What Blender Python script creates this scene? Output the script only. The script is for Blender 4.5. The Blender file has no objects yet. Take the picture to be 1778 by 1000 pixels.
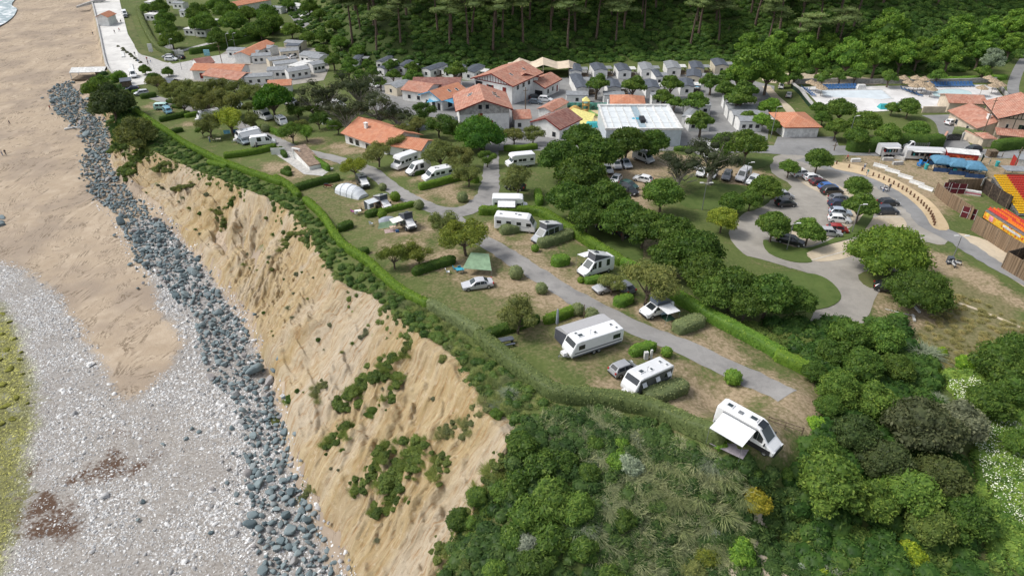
import bpy, math, random
import numpy as np
from mathutils import Vector, Matrix
R = math.radians
rng = np.random.default_rng(7)
random.seed(7)
sc = bpy.context.scene
col = sc.collection

# ---------------- camera, sky, sun, exposure ----------------
CZ, PITCH, FPX = 73.0, R(33.0), 1186.0
cam = bpy.data.objects.new("camera", bpy.data.cameras.new("camera"))
col.objects.link(cam)
cam.location = (0, 0, CZ)
cam.rotation_euler = (math.pi/2 - PITCH, 0, 0)
cam.data.sensor_width = 36.0
cam.data.lens = 36.0*FPX/1778.0
cam.data.clip_start = 1.0
cam.data.clip_end = 4000.0
sc.camera = cam
SUN_EL, SUN_AZ = R(52), R(272)          # hazy light from the sea side
w = bpy.data.worlds.new("World"); sc.world = w; w.use_nodes = True
nt = w.node_tree
bg = nt.nodes["Background"]; bg.inputs[1].default_value = 0.145
sky = nt.nodes.new("ShaderNodeTexSky"); sky.sky_type = 'NISHITA'; sky.sun_disc = False
sky.sun_elevation = SUN_EL; sky.sun_rotation = SUN_AZ; sky.dust_density = 3.0; sky.air_density = 1.0
hs = nt.nodes.new("ShaderNodeHueSaturation"); hs.inputs['Saturation'].default_value = 0.45
nt.links.new(sky.outputs[0], hs.inputs['Color']); nt.links.new(hs.outputs[0], bg.inputs[0])
sl = bpy.data.lights.new("sun", 'SUN'); sl.energy = 2.0; sl.angle = R(15.0); sl.color = (1.0, 0.965, 0.91)
so = bpy.data.objects.new("sun", sl); col.objects.link(so)
sd = Vector((math.cos(SUN_EL)*math.sin(SUN_AZ), math.cos(SUN_EL)*math.cos(SUN_AZ), math.sin(SUN_EL)))
so.rotation_euler = sd.to_track_quat('Z', 'Y').to_euler()
so.location = (0, 0, 200)
sc.view_settings.view_transform = 'Standard'
sc.view_settings.look = 'None'
sc.view_settings.exposure = 0.3
sc.view_settings.gamma = 1.0
sc.render.engine = 'CYCLES'
sc.cycles.max_bounces = 6
sc.cycles.diffuse_bounces = 3
sc.cycles.use_adaptive_sampling = True

# ---------------- geometry helpers ----------------
CP, SP = math.cos(PITCH), math.sin(PITCH)
def PZ(px, py, z):
    """ground position under a picture direction at a known height"""
    u = (px-889.0)/FPX; v = (py-500.0)/FPX
    D = (CZ-z)/(SP+v*CP)
    return (u*D, (CP-v*SP)*D)
def proj(x, y, z):
    fwd = y*CP-(z-CZ)*SP; up = y*SP+(z-CZ)*CP
    return 889+FPX*x/fwd, 500-FPX*up/fwd
def smooth(poly, n=4, closed=False):
    P = np.array(poly, float); out = []
    N = len(P)
    rngi = range(N if closed else N-1)
    for i in rngi:
        p0 = P[(i-1) % N] if (closed or i > 0) else P[i]
        p1 = P[i]; p2 = P[(i+1) % N]
        p3 = P[(i+2) % N] if (closed or i+2 < N) else p2
        for k in range(n):
            t = k/n
            out.append(0.5*((2*p1)+(-p0+p2)*t+(2*p0-5*p1+4*p2-p3)*t*t+(-p0+3*p1-3*p2+p3)*t**3))
    if not closed: out.append(P[-1])
    return np.array(out)
def inside(P, X, Y):
    P = np.asarray(P); c = np.zeros(X.shape, bool)
    x0, y0 = P[-1]
    for x1, y1 in P:
        m = ((y1 > Y) != (y0 > Y))
        if y1 != y0:
            c ^= m & (X < (x0-x1)*(Y-y1)/(y0-y1)+x1)
        x0, y0 = x1, y1
    return c
def dist(P, X, Y, closed=False):
    P = np.asarray(P); d = np.full(X.shape, 1e18)
    n = len(P)
    for i in range(n if closed else n-1):
        ax, ay = P[i]; bx, by = P[(i+1) % n]
        dx, dy = bx-ax, by-ay; L = dx*dx+dy*dy+1e-12
        t = np.clip(((X-ax)*dx+(Y-ay)*dy)/L, 0, 1)
        d = np.minimum(d, (X-ax-t*dx)**2+(Y-ay-t*dy)**2)
    return np.sqrt(d)
def vnoise(X, Y, s=1.0, seed=0, octs=3):
    """smooth value noise in -1..1"""
    out = np.zeros(np.shape(X)); amp = 1.0; tot = 0
    for o in range(octs):
        r = np.random.default_rng(seed*97+o).random((64, 64))*2-1
        x = np.asarray(X)/s*(2**o)+o*17.3; y = np.asarray(Y)/s*(2**o)+o*9.1
        xi = np.floor(x).astype(int); yi = np.floor(y).astype(int)
        fx = x-xi; fy = y-yi; fx = fx*fx*(3-2*fx); fy = fy*fy*(3-2*fy)
        a = r[xi % 64, yi % 64]; b = r[(xi+1) % 64, yi % 64]; c = r[xi % 64, (yi+1) % 64]; d = r[(xi+1) % 64, (yi+1) % 64]
        out += amp*((a*(1-fx)+b*fx)*(1-fy)+(c*(1-fx)+d*fx)*fy); tot += amp; amp *= .5
    return out/tot

# ---------------- the lie of the land ----------------
FOOT = [(720,1400,1),(690,1260,1),(640,1150,1),(585,1000,1),(545,900,1),(510,820,1),(490,720,1),(470,650,1),(440,590,1),(385,500,1),(330,430,1),(290,390,1),(235,340,1),(195,290,1),
        (185,240,1),(165,190,1),(150,160,1),(150,140,1),(183,121,1),(176,100,1),(167,60,1),(159,20,1),(150,-20,1),(140,-60,1)]
TOP = [(760,1400,9),(780,1150,12),(800,1000,15),(850,870,17),(885,790,18.5),(885,740,19),(835,690,19),(790,620,18.5),(700,560,18),(640,512,17),(600,495,17),(560,450,16),
       (530,395,15),(480,350,14),(380,310,12),(280,268,10),(222,228,8),(200,190,7),(180,160,5.5),(172,137,5),(188,118,4.5),(180,97,4.5),(171,57,4.5),(163,18,4.5),(154,-20,4.5),(144,-60,4.5)]
CTRL = [(900,740,20),(1300,780,19.5),(1100,600,19),(830,490,17.8),(700,400,16),(600,350,14.5),(430,280,11),(250,170,6),(300,110,5),(700,250,11.5),(560,280,12.5),
        (900,150,6.5),(1150,150,6),(1350,140,7),(1400,350,13),(1300,330,13),(1200,300,13),(1100,270,12.5),(1000,420,16.5),(900,300,13.5),(1700,250,10),(1650,165,9),(1400,165,9),
        (1500,480,14.5),(1750,500,15),(1650,600,14),(1500,850,15),(1350,900,15),(1200,950,14),(1000,900,17),(1750,900,13),(850,200,9),(1000,230,9.5),(1400,235,10),(1550,240,10),
        (400,150,6),(500,120,5.5),(600,180,9),(400,40,5),(250,40,4.5),(200,20,4.5),(520,40,5),(1600,380,13.5),(1700,400,13.5),(1250,700,18.5),(1380,690,18),(1250,480,16),(1450,640,15.5),
        (1900,300,11),(1900,700,14),(1900,1100,12),(1400,1100,12),(1000,1150,12),(885,790,18.5),(850,870,17),(800,1000,15),(530,395,15),(380,310,12),(222,228,8),(185,110,4.5),(165,20,4.5),
        (700,560,18),(790,620,18.6),(100,-80,4),(600,-60,5),(1200,120,6),(1000,120,6),(760,130,6)]
cw = np.array([(*PZ(a, b, z), z) for a, b, z in CTRL])
def rbf_fit(P):
    d = np.hypot(P[:, None, 0]-P[None, :, 0], P[:, None, 1]-P[None, :, 1])
    n = len(P); A = np.zeros((n+1, n+1)); A[:n, :n] = -d+np.eye(n)*-3.0; A[:n, n] = 1; A[n, :n] = 1
    return np.linalg.solve(A, np.append(P[:, 2], 0))
rw = rbf_fit(cw)
FW = smooth([PZ(*p) for p in FOOT], 4); TW = smooth([PZ(*p) for p in TOP], 4)
HB = smooth([PZ(a, b, 6) for a, b in [(430,-62),(500,20),(545,80),(600,112),(700,128),(860,124),(1000,110),(1120,106),(1250,106),(1310,120),(1400,134),(1600,140),(1700,128),(1790,105),(1980,60)]], 4)
cliff_poly = np.vstack([FW, TW[::-1]])
land_poly = np.vstack([TW, [(-600, 2500), (2500, 2500), (2500, -100)]])
hill_poly = np.vstack([HB, [(2500, 60), (2500, 2500), (HB[0][0], 2500)]])
def axis(a, b, lo, hi, step):
    xs = list(np.arange(a, b+step/2, step)); s = step
    while xs[-1] < hi: s *= 1.25; xs.append(xs[-1]+s)
    s = step; pre = []
    x = a
    while x > lo: s *= 1.25; x -= s; pre.append(x)
    return np.array(pre[::-1]+xs)
STEP = 1.1
GX = axis(-236, 190, -900, 900, STEP); GY = axis(28, 400, -60, 1500, STEP)
MX, MY = np.meshgrid(GX, GY, indexing='ij')
def plateau(X, Y):
    z = np.full(X.shape, rw[-1])
    for (x, y, _), c in zip(cw, rw[:-1]): z = z-c*np.hypot(X-x, Y-y)
    return np.clip(z, 3.5, 21)
pl = plateau(MX, MY)
dF = dist(FW, MX, MY); dT = dist(TW, MX, MY)
in_land = inside(land_poly, MX, MY); in_cliff = inside(cliff_poly, MX, MY)
# an irregular brow: t runs 0 at the foot to 1 at the top
t = dF/(dF+dT+1e-6)
zb = np.clip(1.0-0.03*np.minimum(dF, 60), -0.9, 1.0)
prof = 0.18*np.clip(t*8, 0, 1)+0.82*np.clip(t, 0, 1)**1.08
MZ = np.where(in_cliff, zb+(pl-1.0)*prof-0.9*np.sin(np.pi*t), np.where(in_land, pl, zb))
dH = dist(HB, MX, MY); in_hill = inside(hill_poly, MX, MY) & in_land
hl = 0.43*dH*np.clip(dH/14, 0, 1)
hl = np.where(hl > 55, 55+(hl-55)*.15, hl)
MZ = MZ+np.where(in_hill, hl*(1+.12*vnoise(MX, MY, 40, 3)), 0)
MZ = MZ+np.where(in_land, 0.12*vnoise(MX, MY, 9, 5), 0.06*vnoise(MX, MY, 5, 6))
def H(x, y):
    x = np.asarray(x, float); y = np.asarray(y, float)
    i = np.clip(np.searchsorted(GX, x)-1, 0, len(GX)-2); j = np.clip(np.searchsorted(GY, y)-1, 0, len(GY)-2)
    fx = (x-GX[i])/(GX[i+1]-GX[i]); fy = (y-GY[j])/(GY[j+1]-GY[j])
    return (MZ[i, j]*(1-fx)+MZ[i+1, j]*fx)*(1-fy)+(MZ[i, j+1]*(1-fx)+MZ[i+1, j+1]*fx)*fy
def G(px, py, up=0.0):
    """ground point seen at picture position (px, py): march the sight line down to the land"""
    px = np.atleast_1d(np.asarray(px, float)); py = np.atleast_1d(np.asarray(py, float))
    u = (px-889.0)/FPX; v = (py-500.0)/FPX
    dx = u; dy = CP-v*SP; dz = -(SP+v*CP)
    t0 = np.full(px.shape, 30.0); hit = np.zeros(px.shape, bool); t = t0.copy()
    for k in range(900):
        tn = t+np.where(hit, 0, 0.5+t*0.004)
        below = (CZ+dz*tn) < H(dx*tn, dy*tn)+up
        hit |= below
        t = np.where(hit, t, tn)
        if hit.all(): break
    lo = t; hi = t+0.5+t*0.004
    for k in range(20):
        m = (lo+hi)/2; b = (CZ+dz*m) < H(dx*m, dy*m)+up
        hi = np.where(b, m, hi); lo = np.where(b, lo, m)
    X = dx*hi; Y = dy*hi
    return X, Y, H(X, Y)
def g1(px, py, up=0.0):
    X, Y, Z = G(px, py, up); return Vector((float(X[0]), float(Y[0]), float(Z[0])))
def gp(pts):
    a = np.array(pts, float); X, Y, Z = G(a[:, 0], a[:, 1]); return np.stack([X, Y], 1)

# ---------------- tagging and object helpers ----------------
def tag(o, label=None, cat=None, group=None, kind=None):
    if label: o['label'] = label
    if cat: o['category'] = cat
    if group: o['group'] = group
    if kind: o['kind'] = kind
    return o
def empty(name, loc, rz=0, parent=None):
    o = bpy.data.objects.new(name, None); col.objects.link(o); o.location = loc; o.rotation_euler = (0, 0, rz)
    o.empty_display_size = .3
    if parent: o.parent = parent
    return o
def link(name, me, parent=None, loc=None, rot=None, color=None):
    o = bpy.data.objects.new(name, me); col.objects.link(o)
    if parent is not None: o.parent = parent
    if loc is not None: o.location = loc
    if rot is not None: o.rotation_euler = rot
    if color is not None: o.color = (*color[:3], 1)
    return o
def np_mesh(name, V, F, mats, mi=None, attrs=None, smooth_=False):
    """V (n,3); F (m,k) faces of one size"""
    me = bpy.data.meshes.new(name); V = np.asarray(V, np.float32); F = np.asarray(F, np.int32)
    m, k = F.shape
    me.vertices.add(len(V)); me.vertices.foreach_set("co", V.ravel())
    me.loops.add(m*k); me.loops.foreach_set("vertex_index", F.ravel())
    me.polygons.add(m); me.polygons.foreach_set("loop_start", np.arange(0, m*k, k, dtype=np.int32))
    me.polygons.foreach_set("loop_total", np.full(m, k, np.int32))
    if mi is not None: me.polygons.foreach_set("material_index", np.asarray(mi, np.int32))
    if smooth_: me.polygons.foreach_set("use_smooth", np.ones(m, bool))
    for mt in (mats if isinstance(mats, (list, tuple)) else [mats]): me.materials.append(mt)
    for an, (dom, arr) in (attrs or {}).items():
        arr = np.asarray(arr, np.float32)
        if arr.ndim == 2:
            a = me.attributes.new(an, 'FLOAT_COLOR', dom); a.data.foreach_set("color", arr.ravel())
        else:
            a = me.attributes.new(an, 'FLOAT', dom); a.data.foreach_set("value", arr)
    me.update(calc_edges=True); me.validate(clean_customdata=False)
    return me
class MB:
    """collects shapes into one mesh; each face has a material slot"""
    def __init__(s): s.v = []; s.f = []; s.m = []
    def add(s, vs, fs, m=0, M=None):
        b = len(s.v)
        for p in vs: s.v.append(tuple(M @ Vector(p)) if M else tuple(p))
        for f in fs: s.f.append([b+i for i in f]); s.m.append(m)
        return s
    def box(s, c, d, m=0, rz=0, tx=1, ty=1, M=None):
        """box centred c in x and y, standing on c.z; tx, ty narrow the top"""
        x, y, z = c; a, b, h = d[0]/2, d[1]/2, d[2]
        q = [(-a, -b, 0), (a, -b, 0), (a, b, 0), (-a, b, 0), (-a*tx, -b*ty, h), (a*tx, -b*ty, h), (a*tx, b*ty, h), (-a*tx, b*ty, h)]
        cr, sr = math.cos(rz), math.sin(rz)
        q = [(x+p[0]*cr-p[1]*sr, y+p[0]*sr+p[1]*cr, z+p[2]) for p in q]
        return s.add(q, [(0, 3, 2, 1), (4, 5, 6, 7), (0, 1, 5, 4), (1, 2, 6, 5), (2, 3, 7, 6), (3, 0, 4, 7)], m, M)
    def tube(s, pts, r, n=6, m=0, cap=True, M=None):
        P = [Vector(p) for p in pts]; rs = r if isinstance(r, (list, tuple)) else [r]*len(P)
        vs = []
        for i, p in enumerate(P):
            d = (P[min(i+1, len(P)-1)]-P[max(i-1, 0)]).normalized()
            a = d.orthogonal().normalized() if abs(d.z) > .98 else d.cross(Vector((0, 0, 1))).normalized()
            b = d.cross(a)
            for k in range(n):
                th = 2*math.pi*k/n; vs.append(p+(a*math.cos(th)+b*math.sin(th))*rs[i])
        fs = [(i*n+k, i*n+(k+1) % n, (i+1)*n+(k+1) % n, (i+1)*n+k) for i in range(len(P)-1) for k in range(n)]
        if cap: fs += [tuple(range(n))[::-1], tuple((len(P)-1)*n+k for k in range(n))]
        return s.add(vs, fs, m, M)
    def rings(s, rings, m=0, cap=(True, True), M=None, closed=True):
        n = len(rings[0]); vs = [p for r in rings for p in r]
        nn = n if closed else n-1
        fs = [(i*n+k, i*n+(k+1) % n, (i+1)*n+(k+1) % n, (i+1)*n+k) for i in range(len(rings)-1) for k in range(nn)]
        if cap[0]: fs.append(tuple(range(n))[::-1])
        if cap[1]: fs.append(tuple((len(rings)-1)*n+k for k in range(n)))
        return s.add(vs, fs, m, M)
    def prism(s, poly, y0, y1, m=0, M=None):
        """outline in x,z pulled along y"""
        return s.rings([[(x, y0, z) for x, z in poly], [(x, y1, z) for x, z in poly]], m, M=M)
    def slab(s, poly, z0, z1, m=0, M=None):
        return s.rings([[(x, y, z0) for x, y in poly], [(x, y, z1) for x, y in poly]], m, M=M)
    def panel(s, q, off=.012, u0=0, u1=1, v0=0, v1=1, m=0, M=None):
        """flat pane lying on quad q (a,b,c,d): u along ab, v along ad"""
        a, b, c, d = [Vector(p) for p in q]
        def at(u, v): return (a*(1-u)+b*u)*(1-v)+(d*(1-u)+c*u)*v
        n = (b-a).cross(d-a).normalized()
        if n.dot((a+c)/2-Vector((0, 0, 1))) < 0: a, b, c, d = b, a, d, c; n = -n
        P = [at(u0, v0), at(u1, v0), at(u1, v1), at(u0, v1)]
        o = [p+n*off for p in P]; i = [p-n*.004 for p in P]
        return s.add(i+o, [(4, 5, 6, 7), (0, 1, 5, 4), (1, 2, 6, 5), (2, 3, 7, 6), (3, 0, 4, 7)], m, M)
    def mesh(s, name, mats, smooth_=False):
        me = bpy.data.meshes.new(name); me.from_pydata(s.v, [], s.f)
        for mt in (mats if isinstance(mats, (list, tuple)) else [mats]): me.materials.append(mt)
        me.polygons.foreach_set("material_index", s.m)
        if smooth_: me.polygons.foreach_set("use_smooth", [True]*len(s.f))
        me.update(); return me
    def build(s, name, mats, parent=None, loc=None, rz=None, color=None, smooth_=False):
        return link(name, s.mesh(name, mats, smooth_), parent, loc, None if rz is None else (0, 0, rz), color)
def copy_tree(o, parent=None):
    c = o.copy(); col.objects.link(c)
    if parent is not None: c.parent = parent
    for ch in list(o.children): copy_tree(ch, c)
    return c

# ---------------- materials ----------------
MATS = {}
def newmat(name):
    m = bpy.data.materials.new(name); m.use_nodes = True
    n = m.node_tree; b = n.nodes["Principled BSDF"]; MATS[name] = m
    return m, n, b
def N(n, t, **k):
    x = n.nodes.new(t)
    for a, b in k.items():
        if a in x.inputs: x.inputs[a].default_value = b
        else: setattr(x, a, b)
    return x
def rgba(c): return (c[0], c[1], c[2], 1)
def mixc(n, f, a, b, bt='MIX'):
    x = n.nodes.new("ShaderNodeMix"); x.data_type = 'RGBA'; x.blend_type = bt
    for s, v in ((0, f), (6, a), (7, b)):
        if isinstance(v, (int, float)): x.inputs[s].default_value = v
        elif isinstance(v, tuple): x.inputs[s].default_value = rgba(v)
        else: n.links.new(v, x.inputs[s])
    return x.outputs[2]
def math_(n, op, a, b=0.0, c=None):
    x = n.nodes.new("ShaderNodeMath"); x.operation = op
    for s, v in ((0, a), (1, b), (2, c)):
        if v is None: continue
        if isinstance(v, (int, float)): x.inputs[s].default_value = v
        else: n.links.new(v, x.inputs[s])
    return x.outputs[0]
def step_(n, v, lo, hi):
    x = n.nodes.new("ShaderNodeMapRange"); x.interpolation_type = 'SMOOTHSTEP'
    n.links.new(v, x.inputs[0]); x.inputs[1].default_value = lo; x.inputs[2].default_value = hi
    return x.outputs[0]
def tex(n, scale, kind='Noise', detail=4, obj=False, stretch=None, rough=.6):
    tc = n.nodes.new("ShaderNodeTexCoord") if obj else n.nodes.new("ShaderNodeNewGeometry")
    src = tc.outputs['Object'] if obj else tc.outputs['Position']
    if stretch:
        mp = n.nodes.new("ShaderNodeMapping"); mp.inputs['Scale'].default_value = stretch; n.links.new(src, mp.inputs[0]); src = mp.outputs[0]
    if kind == 'Noise':
        x = N(n, "ShaderNodeTexNoise", Scale=scale, Detail=detail, Roughness=rough); o = x.outputs[0]
    else:
        x = N(n, "ShaderNodeTexVoronoi", Scale=scale); o = x.outputs[0 if kind == 'Vor' else 1]
    n.links.new(src, x.inputs['Vector'])
    return o
def bump(n, b, h, s=.3, d=.1):
    x = N(n, "ShaderNodeBump", Strength=s, Distance=d); n.links.new(h, x.inputs['Height']); n.links.new(x.outputs[0], b.inputs['Normal'])
def simple(name, c, rough=.6, var=.12, scale=2.0, metal=0, bmp=0, obj=True, spec=.3):
    if name in MATS: return MATS[name]
    m, n, b = newmat(name)
    b.inputs['Roughness'].default_value = rough; b.inputs['Metallic'].default_value = metal; b.inputs['Specular IOR Level'].default_value = spec
    t_ = tex(n, scale, obj=obj)
    d = tuple(max(0, x*(1-var*2)) for x in c); l = tuple(min(1, x*(1+var)) for x in c)
    n.links.new(mixc(n, step_(n, t_, .3, .7), d, l), b.inputs['Base Color'])
    if bmp: bump(n, b, t_, bmp)
    return m
def objcol(name, rough=.5, var=.1, scale=3.0, spec=.3, coat=0, dirt=(.25, .22, .18)):
    """takes the colour set on each object, with a little grime"""
    m, n, b = newmat(name)
    oi = n.nodes.new("ShaderNodeObjectInfo"); t_ = tex(n, scale, obj=True, detail=5)
    f = math_(n, 'MULTIPLY', step_(n, t_, .45, .8), var*2)
    n.links.new(mixc(n, f, oi.outputs['Color'], dirt), b.inputs['Base Color'])
    b.inputs['Roughness'].default_value = rough; b.inputs['Specular IOR Level'].default_value = spec; b.inputs['Coat Weight'].default_value = coat
    return m
M_PAINT = objcol("vehicle_paint", .32, .07, 1.5, .5, .4)
M_SHELL = objcol("painted_wall", .7, .12, .8, .25)
M_CLOTH = objcol("fabric", .85, .1, 2.5, .15)
M_PLAST = objcol("plastic", .5, .08, 3)
M_GLASS, _n, _b = newmat("dark_glass"); _b.inputs['Base Color'].default_value = (.02, .025, .03, 1); _b.inputs['Roughness'].default_value = .08; _b.inputs['Specular IOR Level'].default_value = .6
M_SCREEN, _n, _b = newmat("windscreen_glass"); _b.inputs['Base Color'].default_value = (.035, .05, .055, 1); _b.inputs['Roughness'].default_value = .22; _b.inputs['Specular IOR Level'].default_value = .7
M_TYRE = simple("tyre_rubber", (.02, .02, .022), .8)
M_RIM = simple("wheel_rim", (.45, .46, .48), .35, metal=.6)
M_BLACK = simple("black_plastic", (.025, .025, .028), .5)
M_CHROME = simple("lamp_lens", (.6, .62, .64), .2, spec=.6)
M_RED = simple("red_lens", (.45, .02, .02), .3)
M_STEEL = simple("grey_steel", (.3, .31, .32), .45, metal=.5)
M_BARK = simple("bark", (.16, .125, .095), .9, .3, 6, bmp=.5)
M_PBARK = simple("pine_bark", (.15, .11, .085), .9, .3, 5, bmp=.5)
M_DEADW = simple("pale_bark", (.3, .27, .24), .9, .2, 5, bmp=.4)
M_WOOD = simple("weathered_wood", (.19, .145, .1), .85, .25, 3, bmp=.2)
M_CONC = simple("concrete", (.45, .44, .42), .85, .12, 1.5, obj=False)
M_WHITEC = simple("white_concrete", (.68, .68, .66), .8, .08, 1.5)
# ---------------- ground surface ----------------
def mask(polys, soft=1.5, X=MX, Y=MY, closed=True):
    out = np.zeros(X.shape)
    for P in polys:
        W = smooth(gp(P), 3, True); lo = W.min(0)-soft*3; hi = W.max(0)+soft*3
        s = (X > lo[0]) & (X < hi[0]) & (Y > lo[1]) & (Y < hi[1])
        x, y = X[s], Y[s]
        if len(x) == 0: continue
        d = dist(W, x, y, True)*np.where(inside(W, x, y), 1, -1)
        out[s] = np.maximum(out[s], np.clip(.5+d/(2*soft), 0, 1))
    return out
def blobs(pts, X=MX, Y=MY):
    """(px, py, radius m) soft patches"""
    out = np.zeros(X.shape); a = np.array(pts, float); gx, gy, gz = G(a[:, 0], a[:, 1])
    for x, y, r in zip(gx, gy, a[:, 2]):
        s = (abs(X-x) < r*2.5) & (abs(Y-y) < r*2.5)
        out[s] = np.maximum(out[s], np.exp(-((X[s]-x)**2+(Y[s]-y)**2)/(r*r)))
    return out
ALGAE = [(-80,500),(0,530),(22,570),(45,630),(62,690),(60,740),(40,790),(55,850),(40,900),(15,960),(-20,1010),(-120,1010)]
PEBBLE = [(-120,440),(0,455),(60,478),(105,515),(150,585),(185,640),(203,685),(230,690),(262,665),(305,620),(312,585),(280,545),(262,500),(245,440),(225,385),(290,385),(390,500),(450,600),(480,700),(520,850),(600,1000),(640,1150),(-260,1150)]
WEED = [[(105,830),(150,800),(190,770),(205,735),(215,790),(265,800),(258,830),(200,832),(160,838),(110,842)], [(30,870),(80,850),(130,860),(145,905),(130,945),(80,945),(25,930)], [(240,745),(262,760),(268,790),(250,785)], [(45,815),(75,812),(70,830),(48,832)]]
sand = ((~in_land) | in_cliff).astype(float)
A = np.zeros(MX.shape+(4,), np.float32); B = A.copy(); A[..., 3] = 1; B[..., 3] = 1
beach = (~in_land) & (~in_cliff)
A[..., 0] = np.where(beach | (in_cliff & ((t < .6) | (MY > 230))), 1, 0)
cl = np.where(in_cliff, 1.0, 0.0)
B[..., 0] = mask([PEBBLE], 2.5)*beach
B[..., 1] = mask([ALGAE], 2.5)*beach
B[..., 2] = mask(WEED, 2.2)*beach
# bare earth inside the campsite, the car park surrounds and the fairground
DIRT = blobs([(690,345,3),(730,345,3),(770,330,5),(905,440,5),(960,470,5),(1000,500,4),(905,495,6),(960,520,5),(1050,520,4),(820,470,4),(760,450,5),(700,430,4),(1170,570,4),(1150,560,3),(1240,600,5),(1270,620,3),
              (1330,660,3),(1390,700,6),(1400,720,5),(1200,700,5),(1230,690,4),(1170,640,3),(1110,610,2),(1000,600,2.5),(1060,680,3),(1330,740,3),(1290,690,3),(640,355,3),(720,400,4),(690,392,3),(600,320,3),(510,300,4),(480,290,4),
              (560,285,3),(600,262,4),(590,255,4),(640,262,4),(840,395,3),(860,410,3),(930,420,4),(870,350,2),(700,300,3),(740,310,3),(800,345,4),(330,215,3),(290,190,3),(270,185,4),(545,245,4),(500,240,3),(1020,560,2.5),(1130,540,3)])
DIRT = np.maximum(DIRT, mask([[(1440,295),(1530,262),(1778,278),(1800,350),(1700,330),(1640,370),(1560,330)]], 2.0)*.9)
DIRT = np.maximum(DIRT, mask([[(1500,500),(1560,480),(1640,545),(1590,575),(1540,570)]], 1.5)*.8)
DIRT = np.maximum(DIRT, mask([[(1060,255),(1140,262),(1330,300),(1300,330),(1240,310),(1150,310),(1130,420),(1090,440),(980,400),(1040,320)]], 2.0))
DIRT = np.maximum(DIRT, mask([[(1560,430),(1640,440),(1778,520),(1778,540),(1650,480),(1600,470),(1560,480)]], 1.0))
A[..., 1] = np.where(in_land, DIRT, 0)
DRY = np.maximum(mask([[(700,470),(880,440),(1100,560),(1420,700),(1300,780),(980,660),(740,520)]], 4)*.75, mask([[(1640,470),(1778,520),(1778,640),(1640,650),(1560,580)]], 3))
DRY = np.maximum(DRY, mask([[(420,275),(600,300),(760,400),(700,440),(560,400)]], 4)*.75)
A[..., 2] = np.where(in_land, DRY, 0)
def vcol(X, Y):
    return None
n_i, n_j = MX.shape
idx = np.arange(n_i*n_j).reshape(n_i, n_j)
F = np.stack([idx[:-1, :-1], idx[1:, :-1], idx[1:, 1:], idx[:-1, 1:]], -1).reshape(-1, 4)
Zg = np.where(in_cliff & (dF > 1.5) & (dT > 1.2), MZ-1.8, MZ)
V = np.stack([MX, MY, Zg], -1).reshape(-1, 3)
m, n, b = newmat("beach_and_land"); b.inputs['Roughness'].default_value = .9; b.inputs['Specular IOR Level'].default_value = .15
aA = N(n, "ShaderNodeAttribute", attribute_name="A"); aB = N(n, "ShaderNodeAttribute", attribute_name="B")
sA = n.nodes.new("ShaderNodeSeparateColor"); sB = n.nodes.new("ShaderNodeSeparateColor")
n.links.new(aA.outputs['Color'], sA.inputs[0]); n.links.new(aB.outputs['Color'], sB.inputs[0])
n1 = tex(n, .35, detail=6); n2 = tex(n, 2.2, detail=5); n3 = tex(n, .06, detail=3); n4 = tex(n, 9, detail=3)
fine = math_(n, 'MULTIPLY_ADD', n1, .7, math_(n, 'MULTIPLY', n2, .5))       # about 0.6 mean
grass = mixc(n, step_(n, n2, .3, .7), (.07, .098, .028), (.115, .145, .046))
grass = mixc(n, step_(n, n3, .4, .6), grass, mixc(n, .5, grass, (.12, .15, .045)))
dry = mixc(n, step_(n, n2, .35, .65), (.15, .13, .065), (.24, .2, .115))
dryf = step_(n, math_(n, 'ADD', math_(n, 'MULTIPLY', sA.outputs[2], .55), math_(n, 'MULTIPLY', fine, .9)), .72, 1.12)
grass = mixc(n, math_(n, 'MULTIPLY', dryf, .75), grass, dry)
dirt = mixc(n, step_(n, n2, .3, .7), (.25, .19, .12), (.38, .30, .20))
dm = math_(n, 'ADD', math_(n, 'MULTIPLY', sA.outputs[1], .85), math_(n, 'MULTIPLY', math_(n, 'SUBTRACT', fine, .6), 2.6))
land = mixc(n, math_(n, 'MULTIPLY', step_(n, dm, .05, .5), .75), grass, (.20, .165, .09))
land = mixc(n, step_(n, dm, .3, .95), land, dirt)
# sand with damp bands and dark lines of wrack
wv = N(n, "ShaderNodeTexNoise", Scale=.05, Detail=8, Distortion=1.4, Roughness=.72); gpz = n.nodes.new("ShaderNodeNewGeometry")
mp = n.nodes.new("ShaderNodeMapping"); mp.inputs['Scale'].default_value = (2.2, .8, 1); n.links.new(gpz.outputs['Position'], mp.inputs[0]); n.links.new(mp.outputs[0], wv.inputs['Vector'])
ridge = math_(n, 'ABSOLUTE', math_(n, 'SUBTRACT', wv.outputs[0], .5))
wl = math_(n, 'SUBTRACT', 1.0, step_(n, ridge, .0, .028)); 
wl2 = math_(n, 'SUBTRACT', 1.0, step_(n, math_(n, 'ABSOLUTE', math_(n, 'SUBTRACT', wv.outputs[0], .57)), .0, .02))
wl = math_(n, 'MULTIPLY', math_(n, 'MAXIMUM', wl, wl2), step_(n, n1, .42, .6))
sandc = mixc(n, step_(n, n1, .25, .75), (.36, .285, .205), (.475, .39, .295))
sandc = mixc(n, step_(n, n3, .42, .62), sandc, mixc(n, .7, sandc, (.27, .22, .175)))
sandc = mixc(n, math_(n, 'MULTIPLY', step_(n, n2, .55, .8), .35), sandc, (.32, .24, .15))
sandc = mixc(n, math_(n, 'MULTIPLY', wl, .85), sandc, (.13, .095, .06))
vp = N(n, "ShaderNodeTexVoronoi", Scale=4.5); n.links.new(gpz.outputs['Position'], vp.inputs['Vector'])
vs_ = n.nodes.new("ShaderNodeSeparateColor"); n.links.new(vp.outputs['Color'], vs_.inputs[0])
peb = mixc(n, vs_.outputs[0], (.22, .215, .21), (.62, .62, .61))
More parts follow.
